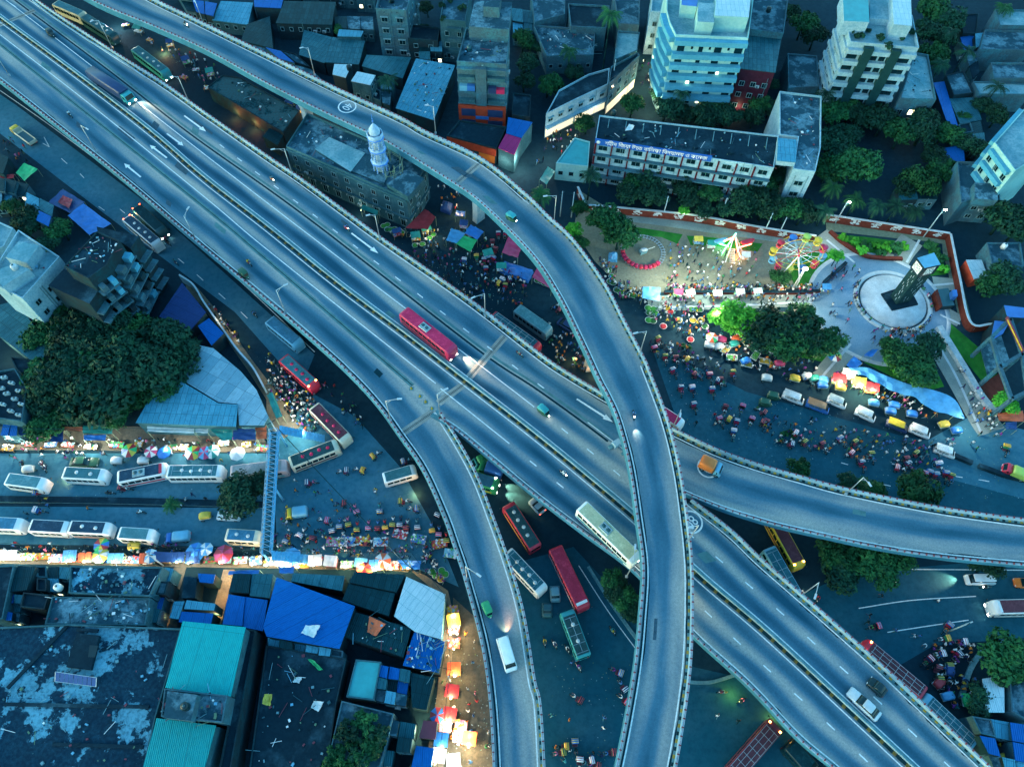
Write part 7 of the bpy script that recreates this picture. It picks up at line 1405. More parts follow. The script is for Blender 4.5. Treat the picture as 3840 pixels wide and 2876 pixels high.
# ---------------------------------------------------------------- stalls, carts, baskets, tarps
TARP = {k: plain('tarp_' + k, v, .45, 0, .35, .9) for k, v in dict(blue=(.02, .17, .52), sky=(.07, .30, .56), green=(.02, .42, .14), teal=(.02, .26, .22), red=(.36, .03, .04), rose=(.46, .05, .14), orange=(.66, .12, .04), white=(.62, .65, .64), yellow=(.62, .46, .06), navy=(.015, .06, .2)).items()}
def tarp(label, px, z, col, poles=True, name='tarpaulin', cat='tarpaulin', sag=.35, n=6, heap=False):
    q = [G(x, y, z) for x, y in px]; o = sum(q, Vector()) / 4; o.z = 0; root = tag(empty(name, o), label, cat); q = [p - o for p in q]; mb = MB(); g = []
    for i in range(n + 1):
        for j in range(n + 1):
            u, v = i / n, j / n; p = q[0].lerp(q[1], u).lerp(q[3].lerp(q[2], u), v); w2 = 16 * u * (1 - u) * v * (1 - v); p.z += (1.0 * w2 if heap else -sag * w2 * .6) + ru(-.09, .09) * (2 if heap else 1); p.x += ru(-.06, .06); p.y += ru(-.06, .06); g.append(p)
    for i in range(n):
        for j in range(n): a = i * (n + 1) + j; mb.face([g[a], g[a + n + 1], g[a + n + 2], g[a + 1]], TARP[col] if isinstance(col, str) else col, None, True)
    if heap:
        ring = [g[i * (n + 1)] for i in range(n + 1)] + [g[n * (n + 1) + j] for j in range(1, n + 1)] + [g[i * (n + 1) + n] for i in range(n - 1, -1, -1)] + [g[j] for j in range(n - 1, 0, -1)]
        for a, b in zip(ring, ring[1:] + ring[:1]): mb.face([a, b, (b.x * 1.1, b.y * 1.1, 0), (a.x * 1.1, a.y * 1.1, 0)], TARP[col])
    mb.build('sheet', root)
    if poles and not heap:
        for p in q: mb = MB(); mb.bar((p.x, p.y, 0), p, .05, BAM, 5); mb.build('pole', root)
    return root
T4 = lambda ox, oy, L, *a, **k: None
for lb, o, L, z, c, kw in (('bright green tarpaulin shelter in the middle of the dark market', (1000, 700), [(1560, 470), (1610, 400), (1745, 440), (1685, 540)], 2.4, 'green', {}), ('blue tarpaulin shelter left of the bright green one', (1000, 700), [(1485, 445), (1530, 345), (1650, 385), (1572, 472)], 2.5, 'sky', {}), ('deep blue tarpaulin shelter above the bright green one', (1000, 700), [(1640, 385), (1690, 315), (1800, 375), (1745, 440)], 2.6, 'blue', {}), ('dark red tarpaulin slung from the mosque corner', (1000, 700), [(1150, 345), (1310, 185), (1400, 250), (1335, 355)], 3.0, 'red', {}), ('rose tarpaulin roof beside the rickshaws', (1000, 700), [(1950, 550), (2000, 415), (2125, 465), (2080, 590)], 2.6, 'rose', {}), ('crumpled blue tarp heap below the rose roof', (1000, 700), [(1940, 690), (1970, 620), (2200, 690), (2160, 775)], .9, 'blue', {'heap': True}), ('small blue tarp beside the ramp pier', (1000, 700), [(1560, 240), (1570, 200), (1645, 205), (1640, 250)], 2.2, 'blue', {}), ('green awning of the lit stall at the mosque foot', (1000, 700), [(780, 185), (795, 150), (925, 200), (915, 240)], 2.6, 'teal', {}), ('dark blue tarp bundle right of the mosque corner', (1000, 700), [(1440, 180), (1460, 115), (1540, 140), (1520, 210)], 1.0, 'navy', {'heap': True}), ('long rose tarpaulin under the high ramp edge', (2000, 700), [(-10, 750), (50, 640), (190, 820), (150, 850)], 2.4, 'rose', {}), ('square bright blue tarpaulin roof at the fairground corner', (2000, 700), [(910, 830), (1052, 836), (1046, 950), (902, 922)], 2.5, 'sky', {}), ('round blue covered heap beside the train ride', (2000, 700), [(625, 600), (630, 545), (695, 545), (695, 605)], .9, 'sky', {'heap': True}), ('blue tarp by the plaza gate, nearer the trees', (2840, 700), [(735, 1480), (800, 1400), (870, 1460), (800, 1530)], 2.4, 'blue', {}), ('blue tarp wall at the plaza edge', (2840, 700), [(880, 1400), (940, 1350), (1010, 1345), (950, 1410)], 2.2, 'blue', {}), ('orange tarpaulin awning at the right edge', (2840, 1400), [(1990, 330), (2200, 308), (2208, 400), (2000, 392)], 2.6, 'orange', {}), ('dark blue tarp hanging under the orange awning', (2840, 1400), [(2055, 405), (2150, 400), (2150, 470), (2060, 460)], 2.0, 'navy', {}), ('bright green tarpaulin over a stall on the far left', (0, 0), [(130, 1430), (200, 1352), (310, 1400), (205, 1500)], 2.5, 'green', {}), ('curled red tarp at the far left edge', (0, 0), [(-20, 1480), (-10, 1450), (120, 1445), (110, 1475)], 2.2, 'red', {}), ('wide deep blue tarp spread near the dark brick block', (0, 700), [(560, 240), (690, 140), (920, 310), (740, 400)], 2.2, 'blue', {}), ('tattered blue tarp above the wide one, with cloths', (0, 700), [(400, 130), (520, 20), (700, 130), (580, 220)], 2.0, 'navy', {}), ('maroon cloth lying on the tattered blue tarps', (0, 700), [(480, 130), (520, 70), (600, 110), (570, 180)], 2.4, 'red', {}), ('red cloth awning at the corner of the north stalls', (0, 1400), [(2110, 430), (2205, 425), (2210, 540), (2130, 545)], 3.2, 'orange', {}), ('bright blue tarp strip over the lower stalls near the footbridge', (1000, 1400), [(100, 1600), (230, 1600), (220, 1655), (105, 1655)], 3.2, 'blue', {}), ('blue tarp stall cover at the far end of the south stalls', (1000, 1400), [(1080, 1545), (1280, 1550), (1270, 1625), (1130, 1615)], 1.6, 'blue', {}), ('blue tarpaulin over the street near the pole, right of the pink awnings', (0, 2126), [(1900, 30), (2150, 25), (2140, 60), (1890, 65)], 3.4, 'blue', {}), ('red cloth thrown over the dark ribbed roof', (1000, 2126), [(835, 540), (850, 405), (985, 470), (905, 570)], 5.3, 'orange', {'poles': False}), ('crumpled white plastic on the royal blue roof', (1000, 2126), [(285, 545), (320, 480), (445, 480), (390, 585)], 6.9, 'white', {'poles': False}), ('white crumpled sheet in the dark yard', (1000, 2126), [(365, 1160), (390, 1105), (475, 1115), (430, 1195)], 4.3, 'white', {'poles': False}), ('small white sheet left in the dark yard', (1000, 2126), [(215, 950), (235, 910), (295, 915), (270, 960)], 4.3, 'white', {'poles': False}), ('yellow and blue cloth on the yard edge', (1000, 2126), [(-40, 1130), (-20, 1050), (45, 1050), (30, 1150)], 4.5, 'yellow', {'poles': False}), ('green cloth sheet draped in the yard', (1000, 2126), [(340, 760), (380, 765), (470, 850), (430, 855)], 4.6, 'green', {'poles': False}), ('white banner cloth on the school roof', (2000, 0), [(760, 1085), (790, 1030), (840, 1040), (815, 1080)], 12.3, 'white', {'poles': False}), ('blue green tarp stall by the low green hall', (2000, 0), [(50, 1490), (120, 1380), (180, 1420), (110, 1530)], 2.6, 'teal', {}), ('heap of blue cloth bundles on the pale school yard roof', (2840, 0), [(340, 650), (380, 560), (470, 600), (430, 690)], .9, 'blue', {'heap': True})):
    tarp(lb, [(o[0] + x * .4527, o[1] + y * .4527) for x, y in L], z, c, **kw)
# the long blue awning
top = smooth([G(x, y, 3.4) for x, y in ((3184, 1380), (3250, 1378), (3311, 1404), (3410, 1441), (3519, 1468), (3582, 1500), (3618, 1566))], 40); bot = smooth([G(x, y, 2.7) for x, y in ((3196, 1397), (3243, 1411), (3297, 1440), (3365, 1474), (3428, 1490), (3487, 1533), (3540, 1550), (3622, 1574))], 40)
root = tag(empty('long_awning', (top[0].x, top[0].y, 0)), 'very long wavy blue awning above the lit snack stalls', 'awning'); o = root.location; mb = MB()
for i in range(39):
    w0, w1 = .18 * math.sin(i * 1.1), .18 * math.sin((i + 1) * 1.1); u = lambda p, w: p - o + Vector((0, 0, w)); m0, m1 = top[i].lerp(bot[i], .5), top[i + 1].lerp(bot[i + 1], .5)
    mb.face([u(top[i], 0), u(m0, w0), u(m1, w1), u(top[i + 1], 0)], TARP['sky'], None, True); mb.face([u(m0, w0), u(bot[i], -w0), u(bot[i + 1], -w1), u(m1, w1)], TARP['sky'], None, True)
mb.build('sheet', root)
for i in range(0, 40, 5):
    for P in (top, bot): p = P[i] - o; mb = MB(); mb.bar((p.x, p.y, 0), p, .05, BAM, 5); mb.build('pole', root)
GOODS = [plain('goods_' + k, v, .6, 0, .2, 5) for k, v in dict(a=(.6, .08, .08), b=(.7, .7, .68), c=(.1, .25, .55), d=(.65, .45, .08), e=(.1, .4, .15), f=(.6, .25, .4), g=(.7, .68, .6), h=(.3, .5, .6), i=(.62, .3, .06)).values() if False] if 0 else [plain('goods_' + str(i), v, .6, 0, .2, 5) for i, v in enumerate([(.6, .08, .08), (.7, .7, .68), (.1, .25, .55), (.65, .45, .08), (.1, .4, .15), (.6, .25, .4), (.7, .68, .6), (.3, .5, .6), (.62, .3, .06), (.72, .72, .7)])]
BULB = glow('bare_bulb', (1, .9, .65), 40)
LIGHTS = []
def light(p, watts, col=(1, .84, .58), r=.12): LIGHTS.append((Vector(p), watts, col, r))
def stall(px, py, w, d, label=None, place=None, rz=0.0, top='goods', awn=None, bulb=None, col=(1, .84, .58), group='lit market stalls', name='market_stall', cat='stall'):
    o = G(px, py, .8); o.z = 0; root = empty(name, o, rz); tag(root, label, cat, group if place else None, place); mb = MB(); wood = plain('stall_wood', (.20, .13, .07), .7, 0, .3, 2)
    mb.box((0, 0, .78), (w, d, .08), wood)
    for i in (-1, 1):
        for j in (-1, 1): mb.box((i * (w / 2 - .1), j * (d / 2 - .1), .37), (.08, .08, .74), wood)
    mb.build('table', root); mb = MB(); pal = random.sample(GOODS, 4); mb.box((0, 0, .835), (w - .1, d - .1, .03), pal[0])
    for k in range(int(w * d * 9)): x, y = ru(-w / 2 + .1, w / 2 - .1), ru(-d / 2 + .1, d / 2 - .1); s = ru(.12, .34); mb.box((x, y, .83 + s * .3), (s * 1.3, s, s * .6), random.choice(pal), ru(0, 3))
    mb.build('goods', root)
    if awn:
        mb = MB(); n = 5; h0, h1 = 2.35, 2.0; m = TARP[awn]
        for i in range(n):
            f = lambda t: Vector((-w * .55 + w * 1.1 * t, -d * .62, h1 + ru(-.04, .04))); g = lambda t: Vector((-w * .55 + w * 1.1 * t, d * .55, h0 + ru(-.04, .04))); mb.face([f(i / n), f((i + 1) / n), g((i + 1) / n), g(i / n)], m)
        mb.build('awning', root)
        for i in (-1, 1):
            for j, hh in ((-.6, 2.0), (.53, 2.35)): mb = MB(); mb.bar((i * w * .5, j * d, 0), (i * w * .5, j * d, hh), .04, BAM, 5); mb.build('pole', root)
    if bulb:
        mb = MB(); bx, by = ru(-.3, .3), -d * .75; mb.bar((bx, d * .4, .8), (bx, d * .4, 2.7), .03, DARKMETAL, 4); mb.bar((bx, d * .4, 2.7), (bx, by, 2.75), .025, DARKMETAL, 4); mb.build('lamp_stand', root); mb = MB(); mb.blob((bx, by, 2.68), .09, BULB, 8, 5); mb.build('bulb', root); q = o + Vector((bx * math.cos(rz) - by * math.sin(rz), bx * math.sin(rz) + by * math.cos(rz), 2.5)); light(q, bulb, col)
    return root
def umbrella(px, py, r, cols, label, h=2.5):
    r *= .78
    o = G(px, py, h); o.z = 0; root = tag(empty('umbrella', o, ru(0, 1)), label, 'umbrella'); mb = MB(); n = 8
    for k in range(n): a, b = 2 * PI * k / n, 2 * PI * (k + 1) / n; mb.face([(r * math.cos(a), r * math.sin(a), h - r * .32), (r * math.cos(b), r * math.sin(b), h - r * .32), (0, 0, h)], TARP[cols[k % len(cols)]])
    mb.build('canopy', root); mb = MB(); mb.bar((0, 0, 0), (0, 0, h + .1), .03, STEEL, 5); mb.build('pole', root)
RB = ['red', 'yellow', 'green', 'blue', 'white']
for a in ((480, 1685, 1.9, RB, 'rainbow umbrella at the left of the north stalls'), (562, 1690, 1.6, ['white', 'rose'], 'faded pink umbrella next to the left rainbow one'), (612, 1693, 1.7, ['blue'], 'plain blue umbrella among the north stalls'), (720, 1694, 2.0, RB, 'rainbow umbrella in the middle of the north stalls'), (765, 1694, 1.8, ['sky', 'rose'], 'blue and pink umbrella touching the middle rainbow one'), (793, 1690, 1.9, ['teal', 'white'], 'pale green umbrella right of the middle rainbow one'), (887, 1697, 1.9, ['white'], 'large pale white umbrella near the footbridge landing'), (729, 2066, 2.3, ['sky', 'blue'], 'big blue umbrella on the south stalls'), (834, 2074, 2.2, ['red', 'rose'], 'big red umbrella left of the footbridge foot'), (376, 2041, 1.8, ['green', 'yellow', 'red', 'blue'], 'multicoloured umbrella on the lower kerb'), (372, 2078, 1.9, ['yellow', 'white', 'green'], 'faded yellow and green umbrella on the south stalls'), (770, 2056, 1.6, ['white', 'sky'], 'grey white umbrella beside the big blue one'), (1090, 2084, 2.2, ['sky'], 'blue peaked canopy just right of the footbridge foot'), (1368, 2124, 2.0, ['orange', 'red'], 'orange umbrella glowing among the brightest stalls'), (1434, 2100, 1.9, ['white', 'orange'], 'white and orange umbrella near the market corner'), (3134, 1330, 1.9, RB, 'rainbow umbrella at the plaza gate'), (2672, 1262, 1.7, ['white', 'orange', 'green'], 'striped white and orange umbrella in the vegetable market'), (560, 2082, 1.7, ['sky', 'white'], 'blue and white umbrella over the south stalls'), (1640, 2680, 1.6, ['blue', 'red'], 'blue and red umbrella at the warm strip')): umbrella(*a)
x = -10
while x < 1540:
    y = 2082 + x * .026; aw = random.choice([None, None, None, 'white', 'sky', None, 'navy', None, 'orange', None])
    stall(x, y + ru(-6, 6), ru(2.0, 2.9), ru(1.2, 1.7), {None: 'open goods table', 'white': 'white awning stall', 'sky': 'blue awning stall', 'navy': 'navy awning stall', 'orange': 'orange awning stall'}[aw], 'in the bright south row', ru(-.1, .1), awn=aw, bulb=random.choice([None, ru(30, 70), ru(70, 140), ru(90, 170)]), col=random.choice([(1, .86, .62), (1, .92, .78), (1, .76, .42)] if x < 1100 else [(1, .72, .36), (1, .62, .26)])); x += 57
for x in (30, 110, 190, 255, 340, 440, 520, 640, 690, 840, 925, 985): stall(x, 1668 + ru(-8, 14), ru(1.6, 2.6), ru(1.0, 1.4), 'lit goods table', 'in the north row', ru(-.1, .1), bulb=random.choice([None, ru(40, 90), ru(90, 180)]), col=random.choice([(1, .93, .8), (1, .88, .66), (.95, 1, .85)]), group='lit stalls in the north row')
for i, (x, y) in enumerate(Z(1000, 1400, [(555, 1395), (670, 1390), (795, 1390), (945, 1395), (1105, 1330), (1260, 1370), (1430, 1410), (1530, 1490)])): stall(x, y, 2.7, 1.7, 'clothes table', 'in the open below the queue', ru(-.3, .3), group='clothes tables in the open')
for (x, y), c, b in zip(Z(1000, 2126, [(1540, 360), (1550, 450), (1550, 510), (1550, 630), (1555, 850), (1540, 1030), (1520, 1220), (1480, 1320), (1450, 1430), (1430, 1560), (1550, 1600), (1610, 1310), (1590, 1400), (1680, 1420)]), ('red', 'yellow', 'white', 'red', 'orange', 'red', 'red', None, 'blue', 'white', 'white', 'white', 'white', 'orange'), (170, 150, 130, 120, 200, 150, 260, 0, 60, 170, 170, 110, 180, 300)): stall(x, y, 2.0, 1.7, f'{c} topped stall' if c else 'dark goods stall', 'in the warm market strip', ru(-.2, .2), awn=c if rnd() < .45 else None, bulb=b, col=(1, .62, .24) if c in ('red', 'orange', 'yellow') else (1, .88, .7), group='stalls in the warm strip')
for k, (x, y) in enumerate([(470, 95), (520, 118), (560, 150), (700, 235), (735, 262), (790, 280), (690, 290), (640, 170), (780, 330), (1090, 395), (1130, 420), (1600, 870), (1740, 850), (1770, 880), (1830, 960), (1880, 1010), (1560, 895), (1490, 880)]): stall(x, y, ru(1.5, 2.2), ru(1, 1.4), 'dim goods table', 'by the small fire' if x < 900 else ('in the orange lit gap' if x < 1200 else 'among the tarps by the pier'), ru(-.6, .6), awn=random.choice([None, 'sky', None, 'navy', 'teal']), group='dim goods tables')
def basket_proto(fill, nm):
    root = empty('vegetable_basket'); mb = MB(); mb.lathe((0, 0, 0), [(.32, 0), (.58, .32), (.66, .36), (.6, .34)], P_['white'], 14); mb.build('basket', root); mb = MB(); mb.lathe((0, 0, 0), [(.58, .33), (.45, .42), (.2, .48), (.01, .5)], fill, 12)
    for k in range(20): t, r = ru(0, 6.3), ru(0, .48); mb.blob((r * math.cos(t), r * math.sin(t), .42), ru(.06, .11), fill, 5, 3)
    mb.build('produce', root); return root
VEG = {'green': plain('veg_green', (.06, .30, .06), .5, 0, .4, 6), 'dark green': plain('veg_dark', (.03, .15, .05), .5, 0, .4, 6), 'red': plain('veg_red', (.45, .04, .05), .5, 0, .3, 6), 'yellow': plain('veg_yellow', (.6, .40, .05), .5, 0, .3, 6)}
BP = {}
def basket(px, py, k, place, s=1.0):
    p = G(px, py, .2); p.z = 0
    if k not in BP: BP[k] = basket_proto(VEG[k], k); r = BP[k]; r.location = p; r.scale = (s, s, s)
    else: r = dup(BP[k], p, ru(0, 6), s)
    tag(r, f'basket of {k} produce', 'basket', 'produce baskets', place)
for x, y in Z(2000, 700, [(950, 1010), (995, 1020), (1010, 1055), (960, 1050), (955, 1110), (990, 1115)]): basket(x, y, random.choice(['green', 'dark green']), 'right of the high ramp bend', 1.25)
for x, y in Z(2000, 700, [(800, 900), (830, 905), (720, 880), (690, 860), (650, 750), (635, 790), (620, 700), (660, 800)]): basket(x, y, random.choice(['green', 'dark green', 'green']), 'beside the square blue tarpaulin', 1.2)
for x, y in Z(2000, 700, [(1205, 1110), (1310, 1020), (1350, 1020), (1390, 1110), (1320, 1110), (1110, 1010), (1135, 1040), (1075, 1160), (1380, 1020), (1420, 1160), (1300, 1270)]): basket(x, y, random.choice(['green', 'dark green', 'red', 'yellow']), 'in the middle of the vegetable market', 1.2)
for x, y in Z(2000, 700, [(1750, 1240), (1780, 1300), (1750, 1285), (2100, 1395), (2145, 1405), (1960, 1470), (1990, 1490), (1700, 1210)]): basket(x, y, random.choice(['green', 'red', 'yellow']), 'under the grove west of plaza', 1.2)
for x, y in Z(1000, 700, [(970, 330), (1000, 320), (1025, 360), (1060, 355), (1000, 360), (1100, 370), (1230, 490), (1290, 480), (1350, 430), (1380, 400), (1120, 385)]): basket(x, y, random.choice(['dark green', 'green', 'green']), 'along the mosque foot', 1.1)
for x, y in Z(2000, 700, [(30, 780), (60, 790), (90, 805), (120, 815), (150, 825), (175, 835)]): basket(x, y, 'dark green', 'under the long rose tarpaulin', 1.0)
for x, y in Z(1000, 2126, [(1370, 40), (1400, 70), (1440, 100), (1480, 60), (1450, 30)]): basket(x, y, random.choice(['yellow', 'green']), 'at the market corner', 1.0)
def cart(px, py, rz, fill, label, w=2.2, d=1.4, cover=None, cat='cart', lit=0):
    o = G(px, py, .9); o.z = 0; root = tag(empty('vendor_cart', o, rz), label, cat); mb = MB(); wood = plain('cart_wood', (.32, .30, .22), .7, 0, .3, 2); mb.box((0, 0, .82), (w, d, .1), wood)
    for s in (-1, 1): mb.box((0, s * (d / 2 - .03), .92), (w, .06, .2), KERB); mb.box((s * (w / 2 - .03), 0, .92), (.06, d - .12, .2), KERB)
    mb.build('tray', root); mb = MB()
    if cover: loft(mb, [(-w / 2, d / 2 - .1, .85, 1.5, .3), (-w / 4, d / 2, .85, 1.75, .3), (w / 4, d / 2, .85, 1.7, .3), (w / 2, d / 2 - .1, .85, 1.45, .3)], TARP[cover]); mb.build('cover', root)
    else:
        for k in range(70): mb.blob((ru(-w / 2 + .15, w / 2 - .15), ru(-d / 2 + .12, d / 2 - .12), .92), ru(.08, .13), fill, 5, 3)
        mb.build('produce', root)
    a, b = wheel_mesh(.34, .06)
    for x, y in ((-w * .3, d / 2), (-w * .3, -d / 2), (w * .45, 0)): q = inst('wheel', a, root, (x, y, .34)); inst('rim', b, q)
    if lit: light(o + Vector((0, 0, 2.6)), lit)
for (x, y), rz, f, lb in zip(Z(2000, 700, [(1595, 1350), (1645, 1415), (1840, 1400), (1915, 1445), (1920, 1340), (2005, 1365), (1770, 1470)]), (.9, -.1, .9, -.2, -.2, -.2, -.3), ('yellow', 'green', 'green', 'yellow', 'dark green', 'dark green', 'yellow'), ('cart heaped with yellow fruit at the left of the cart row', 'cart of green fruit under the left yellow cart', 'upright cart of green fruit in mid row', 'cart heaped with oranges in the mid row', 'dark green produce cart under the grove, left one', 'dark green produce cart under the grove, right one', 'fruit cart half covered beside the blue bundle')): cart(x, y, rz, VEG[f], lb)
for px, py, rz, c, lb in ((2760, 1272, .3, 'orange', 'orange covered cart in the vegetable market'), (2752, 1290, .3, 'teal', 'teal covered cart right under the orange one'), (2705, 1275, -.2, 'rose', 'rose covered cart in the vegetable market'), (2660, 1295, -.3, 'white', 'white covered cart in the vegetable market'), (2695, 1300, .2, 'white', 'second white covered cart further right in the market'), (2795, 1355, .4, 'blue', 'blue bundle cart in the fruit row'), (2922, 1365, 0, 'rose', 'cart with rose and blue bundle by the plaza trees'), (3275, 1512, -.2, 'sky', 'sky blue covered van cart behind the van row'), (3352, 1520, -.2, 'blue', 'upper blue covered cart under the long awning'), (3338, 1543, -.2, 'blue', 'blue covered cart with a red cloth right of the vans'), (3418, 1553, -.2, 'blue', 'single blue covered cart above the yellow roofed van'), (3538, 1592, .2, 'yellow', 'yellow covered cart at the end of the long awning'), (3585, 1615, .1, 'blue', 'large blue covered cart at the corner of the park path'), (3150, 1455, -.2, 'yellow', 'bright yellow covered stall cart left of the snack stalls'), (3085, 1425, 0, 'sky', 'pale blue covered cart by the plaza gate'), (3082, 1446, 0, 'blue', 'small blue covered cart below the pale blue one'), (3025, 1412, .2, 'white', 'white box cart at the end of the fruit row'), (3052, 1420, .2, 'teal', 'dark teal box cart beside the white box cart'), (2980, 1420, -.3, 'yellow', 'straw coloured loaded cart at the fruit row end'), (2875, 1418, -.2, 'white', 'white loaded cart below the fruit carts'), (3560, 2510, 1.3, 'navy', 'navy covered cart in the lower right market'), (3552, 2610, .2, 'sky', 'grey blue covered cart in the lower right market'), (3520, 2560, .6, 'red', 'red covered cart in the lower right market'), (3622, 2625, 1.5, 'green', 'lime green covered cart beside the curved kerb'), (3760, 2840, .3, 'yellow', 'dark yellow loaded cart in the lower right corner'), (108, 1760, .1, 'white', 'grey sack cart on the upper left street'), (440, 1728, 0, 'white', 'white clothes cart by the dark green car'), (540, 1728, 0, 'white', 'white goods cart left of the middle umbrellas'), (505, 2048, .1, 'yellow', 'cream goods cart behind the short white minibus'), (770, 1935, .2, 'yellow', 'straw loaded yellow cart beside the white saloon car'), (3335, 2190, .1, 'white', 'small white cart on the lower right road')): cart(px, py, rz, None, lb, 2.0, 1.3, cover=c)
for px, py, c, b, lb in ((3140, 1428, 'red', 200, 'red fronted snack stall glowing under the long awning'), (3215, 1442, 'yellow', 260, 'yellow lit snack stall under the long awning'), (3262, 1462, 'red', 260, 'red and white lit snack stall right of the yellow one'), (3175, 1410, 'white', 160, 'bright white snack stall at the awning start')): stall(px, py, 2.4, 1.6, lb, None, -.2, awn=c, bulb=b, col=(1, .85, .5))
for px, py, c, lb in ((2540, 1108, 'rose', 'pink goods table on the fence path'), (2585, 1110, 'white', 'white goods table on the fence path'), (2685, 1112, 'white', 'green white goods table mid fence path'), (2770, 1106, 'white', 'white ice box stall on the fence path'), (2835, 1104, 'white', 'white drinks stall on the fence path'), (2930, 1082, None, 'long pink goods counter at the fence near the mast'), (3092, 1088, 'sky', 'blue snack cart at the west plaza gate'), (2615, 910, 'yellow', 'yellow toy stall in the park'), (2665, 925, 'teal', 'teal net booth in the park'), (2792, 968, 'white', 'white ticket table by the swing ride')): stall(px, py, 1.8, 1.1, lb, None, ru(-.1, .2), awn=c)
# awnings in front of the north shops
for px, z, c, lb in (([(62, 1590), (186, 1592), (180, 1634), (58, 1632)], 3.2, 'navy', 'dark blue shop awning at the left of the north row'), ([(192, 1612), (238, 1612), (236, 1658), (190, 1656)], 3.0, 'navy', 'small dark blue awning right of the long left one'), ([(312, 1594), (421, 1595), (421, 1626), (312, 1626)], 3.6, 'teal', 'teal shop awning in the north row'), ([(314, 1630), (398, 1630), (396, 1652), (314, 1650)], 3.0, 'blue', 'royal blue awning right below the teal one'), ([(552, 1594), (729, 1598), (729, 1624), (552, 1618)], 3.4, 'white', 'long pale corrugated awning in the north row'), ([(733, 1602), (780, 1602), (780, 1624), (733, 1622)], 3.3, 'white', 'short pale awning next to the long pale one'), ([(784, 1604), (872, 1606), (870, 1648), (830, 1650)], 3.3, 'teal', 'dark teal awning near the red cloth awning'), ([(874, 1608), (955, 1608), (960, 1649), (874, 1649)], 3.2, 'navy', 'dull blue awning beside the red cloth awning'), ([(232, 1600), (308, 1602), (308, 1616), (232, 1614)], 3.4, 'orange', 'red and white striped shop fascia in the north row'), ([(1000, 1480), (1020, 1470), (1060, 1560), (1035, 1570)], 3.0, 'teal', 'green awning along the curved footpath')): tarp(lb, px, z, c, name='shop_awning', cat='awning', sag=.1)
# ---------------------------------------------------------------- crowds by place
def inside(p, poly):
    c = False; n = len(poly); j = n - 1
    for i in range(n):
        (xi, yi), (xj, yj) = poly[i], poly[j]
        if (yi > p[1]) != (yj > p[1]) and p[0] < (xj - xi) * (p[1] - yi) / (yj - yi) + xi: c = not c
        j = i
    return c
def scatter(poly, n, place, crowd=0.0, poses=None, gap=11):
    if crowd: n = int(n * 1.4)
    xs = [p[0] for p in poly]; ys = [p[1] for p in poly]; pts = []; tries = 0
    while len(pts) < n and tries < n * 60:
        tries += 1; q = (ru(min(xs), max(xs)), ru(min(ys), max(ys)))
        if inside(q, poly) and all(abs(q[0] - a) + abs(q[1] - b) > gap for a, b in pts): pts.append(q)
    for q in pts: person(q[0], q[1], place, random.choice(poses) if poses else None, crowd=rnd() < crowd)
WK = ['walking', 'striding', 'standing', 'walking']; ST = ['standing', 'reaching', 'bending', 'standing', 'walking']
scatter([(1680, 2230), (1770, 2330), (1850, 2860), (1620, 2870), (1665, 2500)], 30, 'in the warm market strip', 0, ST)
scatter([(2060, 2420), (2360, 2420), (2300, 2800), (2060, 2860)], 6, 'between the two lower ramps', 0, WK); scatter([(2080, 2790), (2300, 2830), (2290, 2876), (2075, 2876)], 8, 'in the cluster at the bottom edge', 0, ST)
scatter([(2560, 2620), (2760, 2620), (2820, 2720), (2540, 2700)], 3, 'in the shade beside the lower flyover', 0, WK)
scatter([(3430, 2430), (3640, 2400), (3650, 2640), (3560, 2680)], 16, 'by the lower right market', 0, ST); scatter([(3100, 2220), (3600, 2200), (3500, 2400), (3260, 2400)], 7, 'on the lower right road', 0, WK); scatter([(3640, 2720), (3800, 2800), (3830, 2876), (3720, 2860)], 7, 'at the lower right corner', 0, ST)
scatter([(1060, 1780), (1420, 1800), (1600, 2010), (1660, 2060), (1050, 2060)], 30, 'on the open junction', 0, WK); scatter([(-10, 2040), (1000, 2050), (1520, 2060), (1540, 2090), (1000, 2080), (-10, 2072)], 44, 'before the bright south row', .15, ST); scatter([(1480, 2080), (1640, 2090), (1700, 2200), (1560, 2140)], 14, 'at the market corner', 0, ST)
scatter([(-10, 1650), (990, 1655), (990, 1740), (700, 1720), (-10, 1730)], 46, 'along the north row', .5, ST); scatter([(100, 1830), (780, 1830), (780, 1960), (100, 1960)], 8, 'on the left street', .2, WK)
scatter([(1020, 1330), (1080, 1420), (1240, 1560), (1160, 1640), (1080, 1560), (1020, 1450)], 40, 'by the curved left footpath', .4, ST); scatter([(740, 1110), (800, 1150), (960, 1330), (900, 1300)], 14, 'on the upper curved footpath', .3, ST); scatter([(1180, 1400), (1330, 1500), (1380, 1640), (1290, 1560)], 14, 'beside the slanting red bus', .3, WK)
scatter([(2450, 1560), (2840, 1520), (3300, 1640), (3280, 1720), (2700, 1640)], 20, 'on the dark street before the vans', .2, WK); scatter([(3350, 1640), (3640, 1660), (3700, 1700), (3400, 1700)], 12, 'on the pale road by the lone van', .2, WK)
scatter([(1440, 860), (1560, 880), (1760, 860), (1960, 1000), (1980, 1160), (1720, 1130)], 40, 'among the tarps by the ramp pier', .6, ST); scatter([(1620, 690), (1720, 700), (1730, 800), (1640, 790)], 12, 'right of the mosque', .6, WK)
scatter([(3100, 1000), (3230, 985), (3200, 1120), (3180, 1230), (3100, 1180)], 16, 'on the plaza west of the plinth', .4, WK); scatter([(3180, 1240), (3480, 1220), (3430, 1290), (3240, 1300)], 18, 'on the plaza south of the plinth', .4, WK)
for k in range(46):
    t = math.radians(ru(120, 400)); q = c0 + Vector((7.85 * math.cos(t), 7.85 * math.sin(t), .12)); person(0, 0, 'on the plinth rim', 'sitting', rz=t, pos=q, crowd=rnd() < .6)
